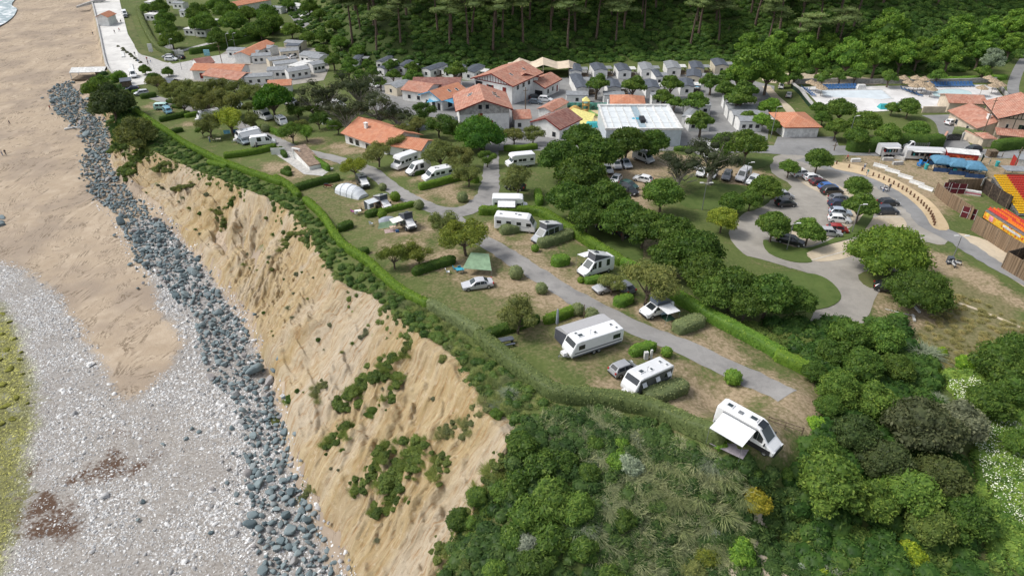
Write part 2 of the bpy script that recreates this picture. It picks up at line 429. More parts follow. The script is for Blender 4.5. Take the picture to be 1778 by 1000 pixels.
pf = step_(n, math_(n, 'ADD', sB.outputs[0], math_(n, 'MULTIPLY', math_(n, 'SUBTRACT', fine, .6), 1.4)), .35, .8)
sandc = mixc(n, math_(n, 'MULTIPLY', pf, .8), sandc, mixc(n, .55, peb, (.16, .15, .14)))
alg = mixc(n, step_(n, n2, .35, .6), (.085, .085, .04), (.20, .20, .08)); alg = mixc(n, math_(n, 'MULTIPLY', step_(n, n1, .5, .7), .55), alg, mixc(n, .5, peb, (.2, .2, .17)))
sandc = mixc(n, step_(n, math_(n, 'ADD', sB.outputs[1], math_(n, 'MULTIPLY', math_(n, 'SUBTRACT', fine, .6), 2.2)), .3, .7), sandc, alg)
sandc = mixc(n, step_(n, math_(n, 'ADD', sB.outputs[2], math_(n, 'MULTIPLY', math_(n, 'SUBTRACT', fine, .6), 3.6)), .5, 1.1), sandc, (.10, .062, .042))
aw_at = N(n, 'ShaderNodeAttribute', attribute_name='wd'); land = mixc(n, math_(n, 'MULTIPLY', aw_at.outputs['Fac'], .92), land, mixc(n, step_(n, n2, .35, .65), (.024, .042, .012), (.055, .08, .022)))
n.links.new(mixc(n, sA.outputs[0], land, sandc), b.inputs['Base Color'])
bump(n, b, math_(n, 'ADD', n2, math_(n, 'MULTIPLY', n4, .5)), .5, .12)
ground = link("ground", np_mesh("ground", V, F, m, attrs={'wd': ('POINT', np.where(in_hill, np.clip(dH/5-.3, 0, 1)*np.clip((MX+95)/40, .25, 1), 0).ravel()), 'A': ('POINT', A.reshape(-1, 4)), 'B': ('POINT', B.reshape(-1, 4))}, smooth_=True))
tag(ground, kind='structure')

# ---------------- the eroding cliff face: a finer sheet from foot to brow ----------------
def resample(P, n):
    d = np.concatenate([[0], np.cumsum(np.hypot(*np.diff(P, axis=0).T))]); s = np.linspace(0, d[-1], n)
    return np.stack([np.interp(s, d, P[:, 0]), np.interp(s, d, P[:, 1])], 1), s
NU, NV = 760, 120
# pairs of (brow, foot): the slope falls towards the camera as well as towards the sea
PAIR = [((200,190,7),(165,190)),((222,228,8),(186,250)),((280,268,10),(200,300)),((330,290,11),(250,352)),((380,310,12),(300,400)),((430,330,13),(345,450)),((480,350,14),(392,515)),((530,395,15),(425,560)),((560,450,16),(448,610)),
        ((600,495,17),(470,655)),((640,512,17),(488,720)),((670,535,17.5),(500,790)),((700,560,18),(520,850)),((745,590,18.3),(548,905)),((790,620,18.5),(575,960)),((835,690,19),(600,1040)),((885,740,19),(625,1110)),((885,790,18.5),(650,1170)),((850,870,17),(690,1260)),((800,1000,15),(700,1330))]
tw, sT = resample(smooth([PZ(*a_) for a_, _ in PAIR], 6), NU)
def along(P, d, k):
    i = np.argmin(np.hypot(P[:, 0]-k[0], P[:, 1]-k[1])); return d[i]
fwl = smooth([PZ(p[0], p[1], 1) for _, p in PAIR], 6)
tq = smooth([PZ(*a_) for a_, _ in PAIR], 6)
dq = np.concatenate([[0], np.cumsum(np.hypot(*np.diff(tq, axis=0).T))])
fw = np.stack([np.interp(sT, dq, fwl[:, 0]), np.interp(sT, dq, fwl[:, 1])], 1)
sF = sT
vv = np.linspace(-.06, 1.05, NV)
U, Vv = np.meshgrid(sF, vv, indexing='ij')
CX = fw[:, None, 0]*(1-vv)+tw[:, None, 0]*vv; CY = fw[:, None, 1]*(1-vv)+tw[:, None, 1]*vv
span = np.hypot(fw[:, 0]-tw[:, 0], fw[:, 1]-tw[:, 1])[:, None]
zt = plateau(tw[:, 0], tw[:, 1])[:, None]
vc = np.clip(Vv, 0, 1)
warp = vnoise(U, Vv*30, 14, 21)*6
gul = 1-np.abs(vnoise(U+warp+Vv*6, Vv*5, 6.5, 11, 3))*2.4          # sharp gullies down the slope
gul2 = 1-np.abs(vnoise(U*1.0+warp*.5+Vv*9, Vv*9, 1.7, 12, 3))*2.2
slump = vnoise(U, Vv*22, 9, 13, 4)
base = 1.0+(zt-1.0)*(.15*np.clip(vc*8, 0, 1)+.85*vc**1.1)
amp = np.sin(np.pi*np.clip(vc, 0, 1))**.6*np.clip(span/14, .15, 1)
CZ_ = base-amp*(2.3*np.clip(gul, 0, 1)*np.clip(.55+vnoise(U, Vv*9, 16, 19, 2)*1.6, .1, 1.3)+.8*np.clip(gul2, 0, 1)*np.clip(.5+vnoise(U, Vv*14, 8, 20, 2)*1.8, 0, 1.3))+amp*1.3*slump+.55*amp*np.tanh(5*vnoise(U+Vv*8, Vv*26, 7, 23, 3))+.3*amp*np.tanh(6*vnoise(U, Vv*40, 2.6, 24, 3))+.3*amp*vnoise(U*3, Vv*50, 1.3, 14, 4)
CZ_ += 1.1*np.exp(-((vc-.93)/.05)**2)*np.clip(.3+slump, 0, 1)*np.clip(span/14, 0, 1)
CZ_ = np.where(Vv > .985, zt-0.25*(Vv-.985)*20-.02, CZ_); CZ_ = np.where(Vv < 0, .9+Vv*12, CZ_)
out = amp*(.9*vnoise(U, Vv*8, 5, 15))
nrm = np.stack([-(tw[:, 0]-fw[:, 0]), -(tw[:, 1]-fw[:, 1])], 1); nrm /= np.linalg.norm(nrm, axis=1)[:, None]+1e-9
CX = CX+nrm[:, None, 0]*out; CY = CY+nrm[:, None, 1]*out
idx = np.arange(NU*NV).reshape(NU, NV)
F = np.stack([idx[:-1, :-1], idx[:-1, 1:], idx[1:, 1:], idx[1:, :-1]], -1).reshape(-1, 4)
m, n, b = newmat("eroded_ochre_soil"); b.inputs['Roughness'].default_value = .95; b.inputs['Specular IOR Level'].default_value = .1
at = N(n, "ShaderNodeAttribute", attribute_name="uvs"); mp = n.nodes.new("ShaderNodeMapping"); mp.inputs['Scale'].default_value = (1, .16, 1)
n.links.new(at.outputs['Vector'], mp.inputs[0])
def sn(scale, det=5):
    x = N(n, "ShaderNodeTexNoise", Scale=scale, Detail=det, Roughness=.65); n.links.new(mp.outputs[0], x.inputs['Vector']); return x.outputs[0]
s1, s2, s3 = sn(.55), sn(2.6), sn(.12, 3)
w1 = tex(n, 1.4, detail=6); w2 = tex(n, 7, detail=4)
c = mixc(n, step_(n, s1, .3, .7), (.32, .235, .115), (.46, .37, .225))
c = mixc(n, step_(n, s3, .4, .65), c, mixc(n, .7, c, (.47, .41, .33)))
c = mixc(n, math_(n, 'MULTIPLY', step_(n, s2, .48, .66), .75), c, (.30, .185, .085))
c = mixc(n, math_(n, 'MULTIPLY', step_(n, w1, .52, .72), .5), c, (.54, .46, .35))
c = mixc(n, math_(n, 'MULTIPLY', step_(n, w2, .56, .7), .55), c, (.22, .165, .09))
n.links.new(c, b.inputs['Base Color'])
bump(n, b, math_(n, 'ADD', s2, math_(n, 'ADD', math_(n, 'MULTIPLY', w2, .35), math_(n, 'MULTIPLY', w1, .6))), .9, .35)
uvs = np.zeros((NU*NV, 4), np.float32); uvs[:, 0] = (U+warp*.3).ravel(); uvs[:, 1] = (Vv*span).ravel(); uvs[:, 3] = 1
cliff = link("cliff", np_mesh("cliff", np.stack([CX, CY, CZ_], -1).reshape(-1, 3), F[:, ::1], m, attrs={'uvs': ('POINT', uvs)}, smooth_=True))
tag(cliff, kind='structure')
from mathutils.bvhtree import BVHTree
CB = BVHTree.FromPolygons([tuple(p) for p in np.stack([CX, CY, CZ_], -1).reshape(-1, 3)[:, :]], [tuple(f) for f in F], epsilon=0)
def HC(x, y):
    """height of the real surface, cliff sheet included"""
    z = float(H(x, y))
    h = CB.ray_cast(Vector((x, y, 60)), Vector((0, 0, -1)))
    return h[0].z if h[0] is not None and abs(h[0].z-z) < 6 else z
def gc(px, py):
    """as g1, but stops at the fine cliff sheet"""
    u = (px-889.0)/FPX; v = (py-500.0)/FPX
    d = Vector((u, CP-v*SP, -(SP+v*CP))); dn = d.normalized()
    h = CB.ray_cast(Vector((0, 0, CZ)), dn); g = g1(px, py)
    if h[0] is not None and h[3] < (g-Vector((0, 0, CZ))).length+5: return h[0]
    return g

# ---------------- draped sheets: roads, paving, lawns ----------------
def clip_poly(P, x0, x1, y0, y1):
    for ax, lim, sg in ((0, x0, 1), (0, x1, -1), (1, y0, 1), (1, y1, -1)):
        out = []
        for i in range(len(P)):
            a, b_ = P[i-1], P[i]
            ia = (a[ax]-lim)*sg >= 0; ib = (b_[ax]-lim)*sg >= 0
            if ia != ib:
                t_ = (lim-a[ax])/(b_[ax]-a[ax]); out.append((a[0]+(b_[0]-a[0])*t_, a[1]+(b_[1]-a[1])*t_))
            if ib: out.append(tuple(b_))
        P = out
        if len(P) < 3: return []
    return P
def drape(name, poly, mat, off=.03, kerb=0.0, kind='structure', zmin=-9):
    """sheet that follows the land inside a world outline"""
    P = [tuple(p) for p in poly]; a = np.array(P)
    ar = sum(P[i-1][0]*P[i][1]-P[i][0]*P[i-1][1] for i in range(len(P)))
    if ar < 0: P = P[::-1]
    i0 = max(np.searchsorted(GX, a[:, 0].min())-1, 0); i1_ = min(np.searchsorted(GX, a[:, 0].max()), len(GX)-1)
    j0 = max(np.searchsorted(GY, a[:, 1].min())-1, 0); j1 = min(np.searchsorted(GY, a[:, 1].max()), len(GY)-1)
    vs, fs, key = [], [], {}
    xs, ys = GX[i0:i1_+1], GY[j0:j1+1]
    XX, YY = np.meshgrid(xs, ys, indexing='ij'); ins = inside(a, XX, YY); de = dist(a, XX, YY, True)
    for i in range(len(xs)-1):
        for j in range(len(ys)-1):
            q = ins[i:i+2, j:j+2]; dd = de[i:i+2, j:j+2].min()
            cell = [(xs[i], ys[j]), (xs[i+1], ys[j]), (xs[i+1], ys[j+1]), (xs[i], ys[j+1])]
            if dd > 1.5*(xs[i+1]-xs[i]+ys[j+1]-ys[j]):
                if not q.any(): continue
                c_ = cell
            else:
                c_ = clip_poly(P, xs[i], xs[i+1], ys[j], ys[j+1])
            if len(c_) < 3: continue
            f = []
            for p in c_:
                k = (round(p[0], 3), round(p[1], 3))
                if k not in key: key[k] = len(vs); vs.append(k)
                if not f or (key[k] != f[-1] and key[k] != f[0]): f.append(key[k])
            if len(f) > 2: fs.append(f)
    if not vs: return None
    v = np.array(vs); z = np.maximum(H(v[:, 0], v[:, 1]), zmin)+off
    me = bpy.data.meshes.new(name)
    VV = [(x, y, zz) for (x, y), zz in zip(vs, z)]
    if kerb:
        nP = len(P); b0 = len(VV)
        zz = H(np.array([p[0] for p in P]), np.array([p[1] for p in P]))+off
        VV += [(p[0], p[1], q) for p, q in zip(P, zz)]+[(p[0], p[1], q-kerb) for p, q in zip(P, zz)]
        fs += [(b0+i, b0+nP+i, b0+nP+(i+1) % nP, b0+(i+1) % nP) for i in range(nP)]
    me.from_pydata(VV, [], fs); me.materials.append(mat); me.update()
    o = link(name, me); tag(o, kind=kind); return o
def ribbon(pts, width):
    P = np.asarray(pts); d = np.gradient(P, axis=0); d /= np.linalg.norm(d, axis=1)[:, None]; nn = np.stack([-d[:, 1], d[:, 0]], 1)
    w_ = np.asarray(width) if np.ndim(width) else np.full(len(P), width)
    return np.vstack([P+nn*w_[:, None]/2, (P-nn*w_[:, None]/2)[::-1]])
def asphalt(name, c, c2, sc_=.5):
    m, n, b = newmat(name); b.inputs['Roughness'].default_value = .9; b.inputs['Specular IOR Level'].default_value = .2
    a1 = tex(n, sc_, detail=6); a2 = tex(n, 12, detail=3); a3 = tex(n, .12, detail=3)
    x = mixc(n, step_(n, a1, .3, .7), c, c2); x = mixc(n, math_(n, 'MULTIPLY', step_(n, a2, .4, .75), .35), x, tuple(q*.6 for q in c))
    x = mixc(n, math_(n, 'MULTIPLY', step_(n, a3, .4, .65), .4), x, tuple(q*1.25 for q in c2)); a4 = tex(n, .8, 'Vor', 2); x = mixc(n, math_(n, 'MULTIPLY', step_(n, a1, .52, .6), .22), x, tuple(q*.55 for q in c)); n.links.new(x, b.inputs['Base Color'])
    bump(n, b, a2, .4, .03); return m
M_LANE = asphalt("worn_lane_asphalt", (.20, .195, .19), (.32, .31, .295))
M_ROAD = asphalt("road_asphalt", (.19, .19, .19), (.27, .27, .265))
M_PARK = asphalt("parking_asphalt", (.25, .235, .21), (.37, .345, .305), .3)
M_SANDY = asphalt("sandy_gravel", (.40, .33, .24), (.56, .48, .36), .6)
M_PROM = asphalt("promenade_concrete", (.52, .51, .49), (.66, .65, .62), .3)
M_LAWN = asphalt("mown_lawn", (.065, .105, .024), (.11, .15, .042), .8)
M_ROUGH = asphalt("rough_grass", (.05, .085, .02), (.15, .15, .06), .5)
M_LINE = simple("road_paint", (.7, .7, .68), .7, .1, 4, obj=False)
M_PLANK = asphalt("ochre_boards", (.45, .34, .2), (.58, .46, .3), 1.2)
M_DECK = asphalt("pool_deck", (.55, .54, .53), (.7, .69, .68), .4)
def sheet(name, px, mat, off=.03, kerb=0, sm=3):
    W = gp(px)
    if sm: W = smooth(W, sm, True)
    return drape(name, W, mat, off, kerb)
def lane(name, px, width, mat, off=.035):
    W = smooth(gp(px), 6)
    if len(W) > 12 and np.ndim(width) and mat is not M_LINE: W, _ = resample(W, int(np.hypot(*np.diff(W, axis=0).T).sum()/1.2))
    if isinstance(width, (list, tuple)): width = np.interp(np.linspace(0, 1, len(W)), np.linspace(0, 1, len(width)), width)
    if len(W) > 40: width = width*(1+.07*np.random.default_rng(len(W)).normal(size=len(W)).clip(-1.6, 1.6))
    return drape(name, ribbon(W, width), mat, off)
lane("camp_road", [(212,146),(250,163),(300,180),(385,205),(450,232),(520,262),(580,275),(640,296),(690,333),(735,356),(775,372),(815,405),(860,430),(920,468),(1000,518),(1100,568),(1200,608),(1300,655),(1368,686)], [3.2,3.2,3.4,3.6,3.6,3.6,3.6,3.6], M_LANE, .04)
lane("side_track", [(853,250),(853,290),(850,325),(838,350),(800,368),(755,366)], [3.2,3.4,3.6,4.6,4.6], M_LANE, .055)
sheet("paved_slab", [(476,266),(500,262),(530,262),(560,290),(580,292),(560,306),(528,303)], M_CONC, .03, sm=0)
sheet("village_road", [(640,130),(760,140),(870,142),(985,135),(1000,122),(1260,126),(1345,150),(1330,262),(1240,262),(1120,262),(1000,262),(860,262),(850,246),(790,235),(760,205),(640,190)], M_ROAD, .03, sm=0)
PRW = gp([(205,-10),(212,20),(222,60),(240,90),(262,100),(290,118),(320,140),(240,148),(215,152)]); SEAW = [PZ(*q) for q in [(150,-30,4.6),(163,18,4.6),(172,57,4.6),(180,97,4.6),(186,117,4.6),(196,130,4.6)]]; drape("beach_promenade", np.vstack([PRW, np.array(SEAW[::-1])]), M_PROM, .05, zmin=4.55)
_m = MB(); _s = smooth(SEAW, 4); _m.rings([[(x-.9, y, -.5), (x+.5, y, -.5), (x+.5, y, 5.3), (x-.1, y, 5.3)] for x, y in _s]); tag(_m.build('sea_wall', M_CONC), 'pale concrete sea wall between beach and promenade', 'wall', kind='thing')
sheet("seafront_road", [(238,84),(270,95),(300,112),(360,100),(420,90),(480,70),(440,88),(400,115),(330,140),(300,150),(262,128),(240,104)], M_CONC, .09, sm=0)
sheet("hillside_road", [(488,14),(500,0),(548,18),(540,40),(525,50),(515,44),(505,30)], M_ROAD, .05, sm=0)
for q in ([(524,25),(527,26),(523,32),(520,31)], [(532,33),(535,34),(530,40),(527,39)], [(508,14),(511,14),(512,20),(508,20)]): sheet("road_marking", q, M_LINE, .09, sm=0)
lane("seafront_path", [(290,98),(330,85),(390,70),(450,58),(505,44)], 2.6, M_CONC, .12)
lane("camping_lane", [(298,98),(285,60),(270,30),(262,0)], 3.5, M_ROAD, .06)
# main road behind the car park
lane("main_road", [(1200,262),(1290,258),(1370,262),(1450,262),(1540,264),(1640,266),(1778,268),(1900,272)], [6.5,6.5,7.5,7,6,6,6], M_ROAD, .05)
sheet("village_road", [(395,88),(470,82),(560,84),(572,118),(562,140),(480,152),(420,158),(330,142),(345,118)], M_PARK, .035, sm=0)
lane("road_marking", [(1560,258),(1640,259),(1778,261),(1900,263)], .16, M_LINE, .075)
lane("gate_drive", [(1660,262),(1655,240),(1648,212),(1630,200)], [9,6,7,10], M_ROAD, .045)
sheet("barn_forecourt", [(1350,238),(1450,238),(1460,262),(1340,262)], M_ROAD, .055, sm=0)
sheet("car_park", [(1345,272),(1400,268),(1480,290),(1560,320),(1600,350),(1645,395),(1640,425),(1600,420),(1600,445),(1530,500),(1500,560),(1440,570),(1405,560),(1440,500),(1420,480),(1320,450),(1290,440),(1265,405),(1290,372),(1330,352),(1375,325),(1340,300)], M_PARK, .04)
lane("access_road", [(1395,275),(1440,288),(1500,303),(1555,330),(1595,362),(1622,395),(1650,410),(1720,455),(1800,500)], [6,6,6.5,6.5,6,5,3.6,3.4,3.4], M_ROAD, .065)
sheet("parking_bays", [(1455,395),(1445,370),(1440,345),(1395,320),(1375,300),(1390,295),(1470,330),(1500,360),(1490,385)], M_SANDY, .075)
sheet("parking_bays", [(1512,380),(1560,375),(1575,395),(1560,425),(1505,420)], M_SANDY, .078)
sheet("parking_bays", [(1392,442),(1470,418),(1500,425),(1480,445),(1425,455)], M_SANDY, .078)
sheet("parking_bays", [(1345,395),(1400,402),(1445,400),(1440,412),(1395,430),(1350,420)], M_SANDY, .075)
sheet("lawn_island", [(1325,418),(1350,422),(1395,432),(1440,418),(1470,400),(1490,385),(1500,372),(1515,370),(1512,385),(1488,410),(1440,425),(1400,440),(1410,455),(1375,455),(1335,440)], M_LAWN, .14, .1)
sheet("lawn_island", [(1330,478),(1400,475),(1435,485),(1458,508),(1455,525),(1420,538),(1330,540)], M_LAWN, .14, .1)
sheet("lawn_island", [(1490,478),(1530,468),(1570,478),(1560,495),(1510,500)], M_ROUGH, .14, .1)
sheet("lawn", [(935,345),(975,372),(1060,400),(1110,415),(1110,455),(1040,420),(960,385),(925,360)], M_LAWN, .03)
sheet("lawn", [(1185,345),(1250,320),(1330,330),(1335,352),(1290,370),(1230,365),(1190,360)], M_LAWN, .05)
sheet("lawn", [(1288,278),(1335,272),(1340,285),(1300,295)], M_LAWN, .07)
sheet("board_walk", [(1440,282),(1495,289),(1555,312),(1605,342),(1632,368),(1648,398),(1620,396),(1600,366),(1560,333),(1500,305),(1450,294)], M_PLANK, .085)
lane("gravel_track", [(1660,415),(1700,425),(1760,465),(1830,510)], [6,7,7,7], M_SANDY, .045)
lane("foot_path", [(1645,520),(1690,535),(1740,555),(1800,580)], .5, M_SANDY, .04)
lane("hill_path", [(1778,200),(1762,170),(1760,145),(1775,110),(1800,80)], 3.2, M_ROAD, .05)
lane("garden_track", [(1330,150),(1345,168),(1365,185),(1375,198)], 2.5, M_SANDY, .05)
sheet("sandy_clearing", [(1335,130),(1420,128),(1520,138),(1515,148),(1340,145)], M_SANDY, .06)
sheet("grass_verge", [(212,20),(226,24),(245,75),(270,92),(300,98),(292,110),(262,100),(240,92),(226,60)], M_ROUGH, .1)
# ---------------- plants ----------------
def foliage_mat(name, trans=.22):
    m = bpy.data.materials.new(name); m.use_nodes = True; n = m.node_tree; n.nodes.clear(); MATS[name] = m
    o = n.nodes.new("ShaderNodeOutputMaterial"); oi = n.nodes.new("ShaderNodeObjectInfo")
    at = N(n, "ShaderNodeAttribute", attribute_name="v")
    hsv = n.nodes.new("ShaderNodeHueSaturation")
    n.links.new(oi.outputs['Color'], hsv.inputs['Color'])
    # each leaf clump has its own value and hue, and each plant drifts a little
    n.links.new(math_(n, 'MULTIPLY_ADD', at.outputs['Fac'], 1.9, math_(n, 'MULTIPLY_ADD', oi.outputs['Random'], .22, .52)), hsv.inputs['Value'])
    n.links.new(math_(n, 'MULTIPLY_ADD', at.outputs['Fac'], -.06, .525), hsv.inputs['Hue'])
    hsv.inputs['Saturation'].default_value = 1.05
    d = N(n, "ShaderNodeBsdfDiffuse", Roughness=.8); tr = n.nodes.new("ShaderNodeBsdfTranslucent"); gl = N(n, "ShaderNodeBsdfGlossy", Roughness=.5)
    gl.inputs['Color'].default_value = (.5, .5, .5, 1)
    n.links.new(hsv.outputs[0], d.inputs['Color']); n.links.new(mixc(n, 1.0, hsv.outputs[0], (1.25, 1.3, .6), 'MULTIPLY'), tr.inputs['Color'])
    a = n.nodes.new("ShaderNodeMixShader"); a.inputs[0].default_value = trans; n.links.new(d.outputs[0], a.inputs[1]); n.links.new(tr.outputs[0], a.inputs[2])
    b_ = n.nodes.new("ShaderNodeMixShader"); b_.inputs[0].default_value = .02; n.links.new(a.outputs[0], b_.inputs[1]); n.links.new(gl.outputs[0], b_.inputs[2])
    n.links.new(b_.outputs[0], o.inputs[0]); return m
M_LEAF = foliage_mat("leaves")
def unit(a): return a/(np.linalg.norm(a, axis=-1, keepdims=True)+1e-9)
def rdir(r, n): return unit(r.normal(size=(n, 3)))
class Leaves:
    def __init__(s, seed): s.r = np.random.default_rng(seed); s.V = []; s.F = []; s.v = []; s.n = 0
    def put(s, V, F, v):
        s.V.append(V); s.F.append(F+s.n); s.v.append(v); s.n += len(V)
    def cards(s, C, Nn, size, asp=.55, tone=None, spread=.3):
        n = len(C); r = s.r
        Tn = unit(np.cross(Nn, rdir(r, n))); Bn = np.cross(Nn, Tn)
        sz = (size*(1+spread*r.normal(size=n)).clip(.4, 1.8))[:, None]
        V = np.stack([C+Tn*sz, C+Bn*sz*asp, C-Tn*sz, C-Bn*sz*asp], 1).reshape(-1, 3)
        s.put(V, np.arange(n*4).reshape(n, 4), (r.random(n)*.65+.17 if tone is None else np.clip(tone+r.normal(size=n)*.2, 0, 1)))
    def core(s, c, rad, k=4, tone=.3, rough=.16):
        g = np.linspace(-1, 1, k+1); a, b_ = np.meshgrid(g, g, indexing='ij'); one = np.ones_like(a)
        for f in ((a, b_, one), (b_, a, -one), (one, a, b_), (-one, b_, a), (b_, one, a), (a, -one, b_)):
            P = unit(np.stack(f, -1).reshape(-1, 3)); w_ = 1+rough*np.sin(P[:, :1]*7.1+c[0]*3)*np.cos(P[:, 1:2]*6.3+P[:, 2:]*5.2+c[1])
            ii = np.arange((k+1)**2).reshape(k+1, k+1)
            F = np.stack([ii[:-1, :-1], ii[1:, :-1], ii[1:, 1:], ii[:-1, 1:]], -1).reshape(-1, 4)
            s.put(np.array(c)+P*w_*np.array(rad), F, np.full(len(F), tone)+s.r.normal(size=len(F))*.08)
    def lobe(s, c, rad, n, size, asp=.55, out=1.0, core=.8, under=-.6, tone=None, lift=0):
        r = s.r; P = rdir(r, int(n*1.5)); P = P[P[:, 2] > under][:n]; rad = np.array(rad)
        bump_ = 1+.16*np.sin(P[:, :1]*9+c[0]*5)*np.sin(P[:, 1:2]*8+c[1]*4+P[:, 2:]*7)
        C = np.array(c)+P*rad*bump_*(1-.22*r.random((len(P), 1))**2)
        Nn = unit(P/rad*out+rdir(r, len(P))*1.0+np.array([0, 0, lift]))
        tt = None
        if tone is not None: tt = tone+.12*np.sin(P[:, 0]*5+c[1])*np.cos(P[:, 1]*5+c[0])
        s.cards(C, Nn, size, asp, tt)
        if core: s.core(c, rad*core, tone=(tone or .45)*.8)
    def mesh(s, name): return np_mesh(name, np.vstack(s.V), np.vstack(s.F), M_LEAF, attrs={'v': ('FACE', np.clip(np.concatenate(s.v), 0, 1))})
def broad(seed, Rr=5, hc=5.4, hz=3.0, n=22, leaf=.235, cnt=330, open_=0.0):
    L = Leaves(seed); r = L.r; lobes = []
    for i in range(n):
        a = i*2.4+r.random()*.6; q = math.sqrt((i+.5)/n)*(1-.12*r.random()); z = hc+hz*.72*math.sqrt(max(0, 1-q*q))-hz*.6*q+r.normal()*.35
        lr = Rr*(.26+.17*r.random())*(1-open_*.3); lobes.append((Rr*.74*q*math.cos(a), Rr*.74*q*math.sin(a), z, lr, lr*.92, lr*(.62+.12*r.random())))
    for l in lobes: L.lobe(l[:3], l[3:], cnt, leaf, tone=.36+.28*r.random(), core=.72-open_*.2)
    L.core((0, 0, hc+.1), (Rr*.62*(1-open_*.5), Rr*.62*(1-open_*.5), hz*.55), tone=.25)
    T = MB(); T.tube([(0, 0, -.4), (.05, 0, hc*.3), (0, .1, hc*.62), (.1, 0, hc)], [.32, .26, .2, .1], 8)
    for l in lobes[::2]: T.tube([(0, 0, hc*.42), (l[0]*.5, l[1]*.5, hc*.75), (l[0]*.9, l[1]*.9, l[2])], [.15, .1, .04], 5)
    return L.mesh("broad_crown"), T.mesh("trunk", M_BARK), Rr, hc+hz*.3
def tamarisk(seed, Rr=3.6, hc=3.3):
    L = Leaves(seed); r = L.r; lobes = []
    for i in range(15):
        a = r.random()*6.28; q = math.sqrt(r.random()); z = hc+1.5*math.sqrt(max(0, 1-q*q))*r.random()+.4*r.normal()
        lobes.append((Rr*.75*q*math.cos(a), Rr*.75*q*math.sin(a), z, Rr*(.22+.16*r.random())))
    for x, y, z, q in lobes: L.lobe((x, y, z), (q, q, q*.8), 330, .17, .3, .5, core=.55, under=-.9, tone=.4+.25*r.random(), lift=.2)
    T = MB(); T.tube([(0, 0, -.3), (.25, .1, 1.0), (.1, .3, 1.9), (0, 0, hc)], [.24, .2, .14, .06], 7, 0)
    for l in lobes[:9]: T.tube([(.1, .1, 1.0+.1*len(l)), (l[0]*.5+.2, l[1]*.5, hc*.7), l[:3]], [.12, .08, .03], 5)
    return L.mesh("tamarisk_crown"), T.mesh("trunk", M_BARK), Rr, hc+.3
def pine(seed, h=13.5, Rr=3.4):
    L = Leaves(seed); r = L.r; T = MB(); lx, ly = r.normal()*.9, r.normal()*.9
    pts = [(0, 0, -1), (lx*.15, ly*.2, h*.3), (lx*.5, ly*.4, h*.6), (lx, ly, h*.95)]
    T.tube(pts, [.27, .22, .17, .06], 6)
    for i in range(13):
        a = r.random()*6.28; lvl = r.random()**.7; q = Rr*(.3+.65*r.random())*(1.15-.6*lvl); z = h*(.66+.34*lvl)+r.normal()*.3
        tx, ty = lx*z/h, ly*z/h; c = (tx+q*math.cos(a), ty+q*math.sin(a), z)
        T.tube([(tx, ty, z-1.1), ((tx+c[0])/2, (ty+c[1])/2, z-.6), c], [.08, .06, .02], 4)
        s_ = 1.05+.5*r.random()
        L.lobe(c, (s_*1.25, s_*1.25, s_*.5), 210, .2, .28, .4, core=.62, under=-.5, tone=.35+.3*r.random(), lift=.5)
    for k in range(5):
        z = h*(.35+.3*r.random()); a = r.random()*6.28; T.tube([(lx*.4, ly*.4, z), (lx*.4+1.4*math.cos(a), ly*.4+1.4*math.sin(a), z+.2)], [.05, .015], 4)
    return L.mesh("pine_crown"), T.mesh("trunk", M_PBARK), Rr, h*.85
def cypress(seed, Rr=5, hc=6.5):
    """dark wind-worn conifer with bare pale limbs showing through"""
    L = Leaves(seed); r = L.r; T = MB(); T.tube([(0, 0, -.4), (.2, .1, 1.6), (.1, 0, 3.4)], [.5, .42, .3], 8)
    for i in range(17):
        a = r.random()*6.28; q = Rr*math.sqrt(r.random())*.85; z = hc*(.6+.55*r.random())
        c = (q*math.cos(a), q*math.sin(a), z); T.tube([(.1, 0, 1.2+r.random()*2), (c[0]*.45, c[1]*.45, z*.62), c], [.2, .12, .03], 5)
        if i < 13: s_ = Rr*.27*(1+.4*r.random()); L.lobe(c, (s_, s_, s_*.7), 300, .17, .3, .6, core=.45, under=-.5, tone=.25+.3*r.random())
    for i in range(26):
        a = r.random()*6.28; q = Rr*(.5+.4*r.random()); z = hc*(.4+.6*r.random()); m_ = (q*.5*math.cos(a), q*.5*math.sin(a), z*.8)
        T.tube([m_, (q*math.cos(a+.2), q*math.sin(a+.2), z), (q*1.1*math.cos(a+.35), q*1.1*math.sin(a+.35), z+.5)], [.06, .035, .012], 4)
    return L.mesh("cypress_crown"), T.mesh("trunk", M_DEADW), Rr, hc*.85
def bushm(seed, Rr=1.5, hz=1.25, n=9, leaf=.13, asp=.5, cnt=260, tone=.45, lift=.1):
    L = Leaves(seed); r = L.r
    for i in range(n):
        a = i*2.4; q = math.sqrt((i+.3)/n); l_ = Rr*(.36+.16*r.random())
        L.lobe((Rr*.68*q*math.cos(a), Rr*.68*q*math.sin(a), hz*(.75-.4*q*q)+.12*r.normal()), (l_, l_, l_*.8), cnt, leaf, asp, .8, tone=tone+.2*(r.random()-.5), core=.8, lift=lift)
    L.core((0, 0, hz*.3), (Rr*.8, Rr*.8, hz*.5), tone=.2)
    return L.mesh("shrub")
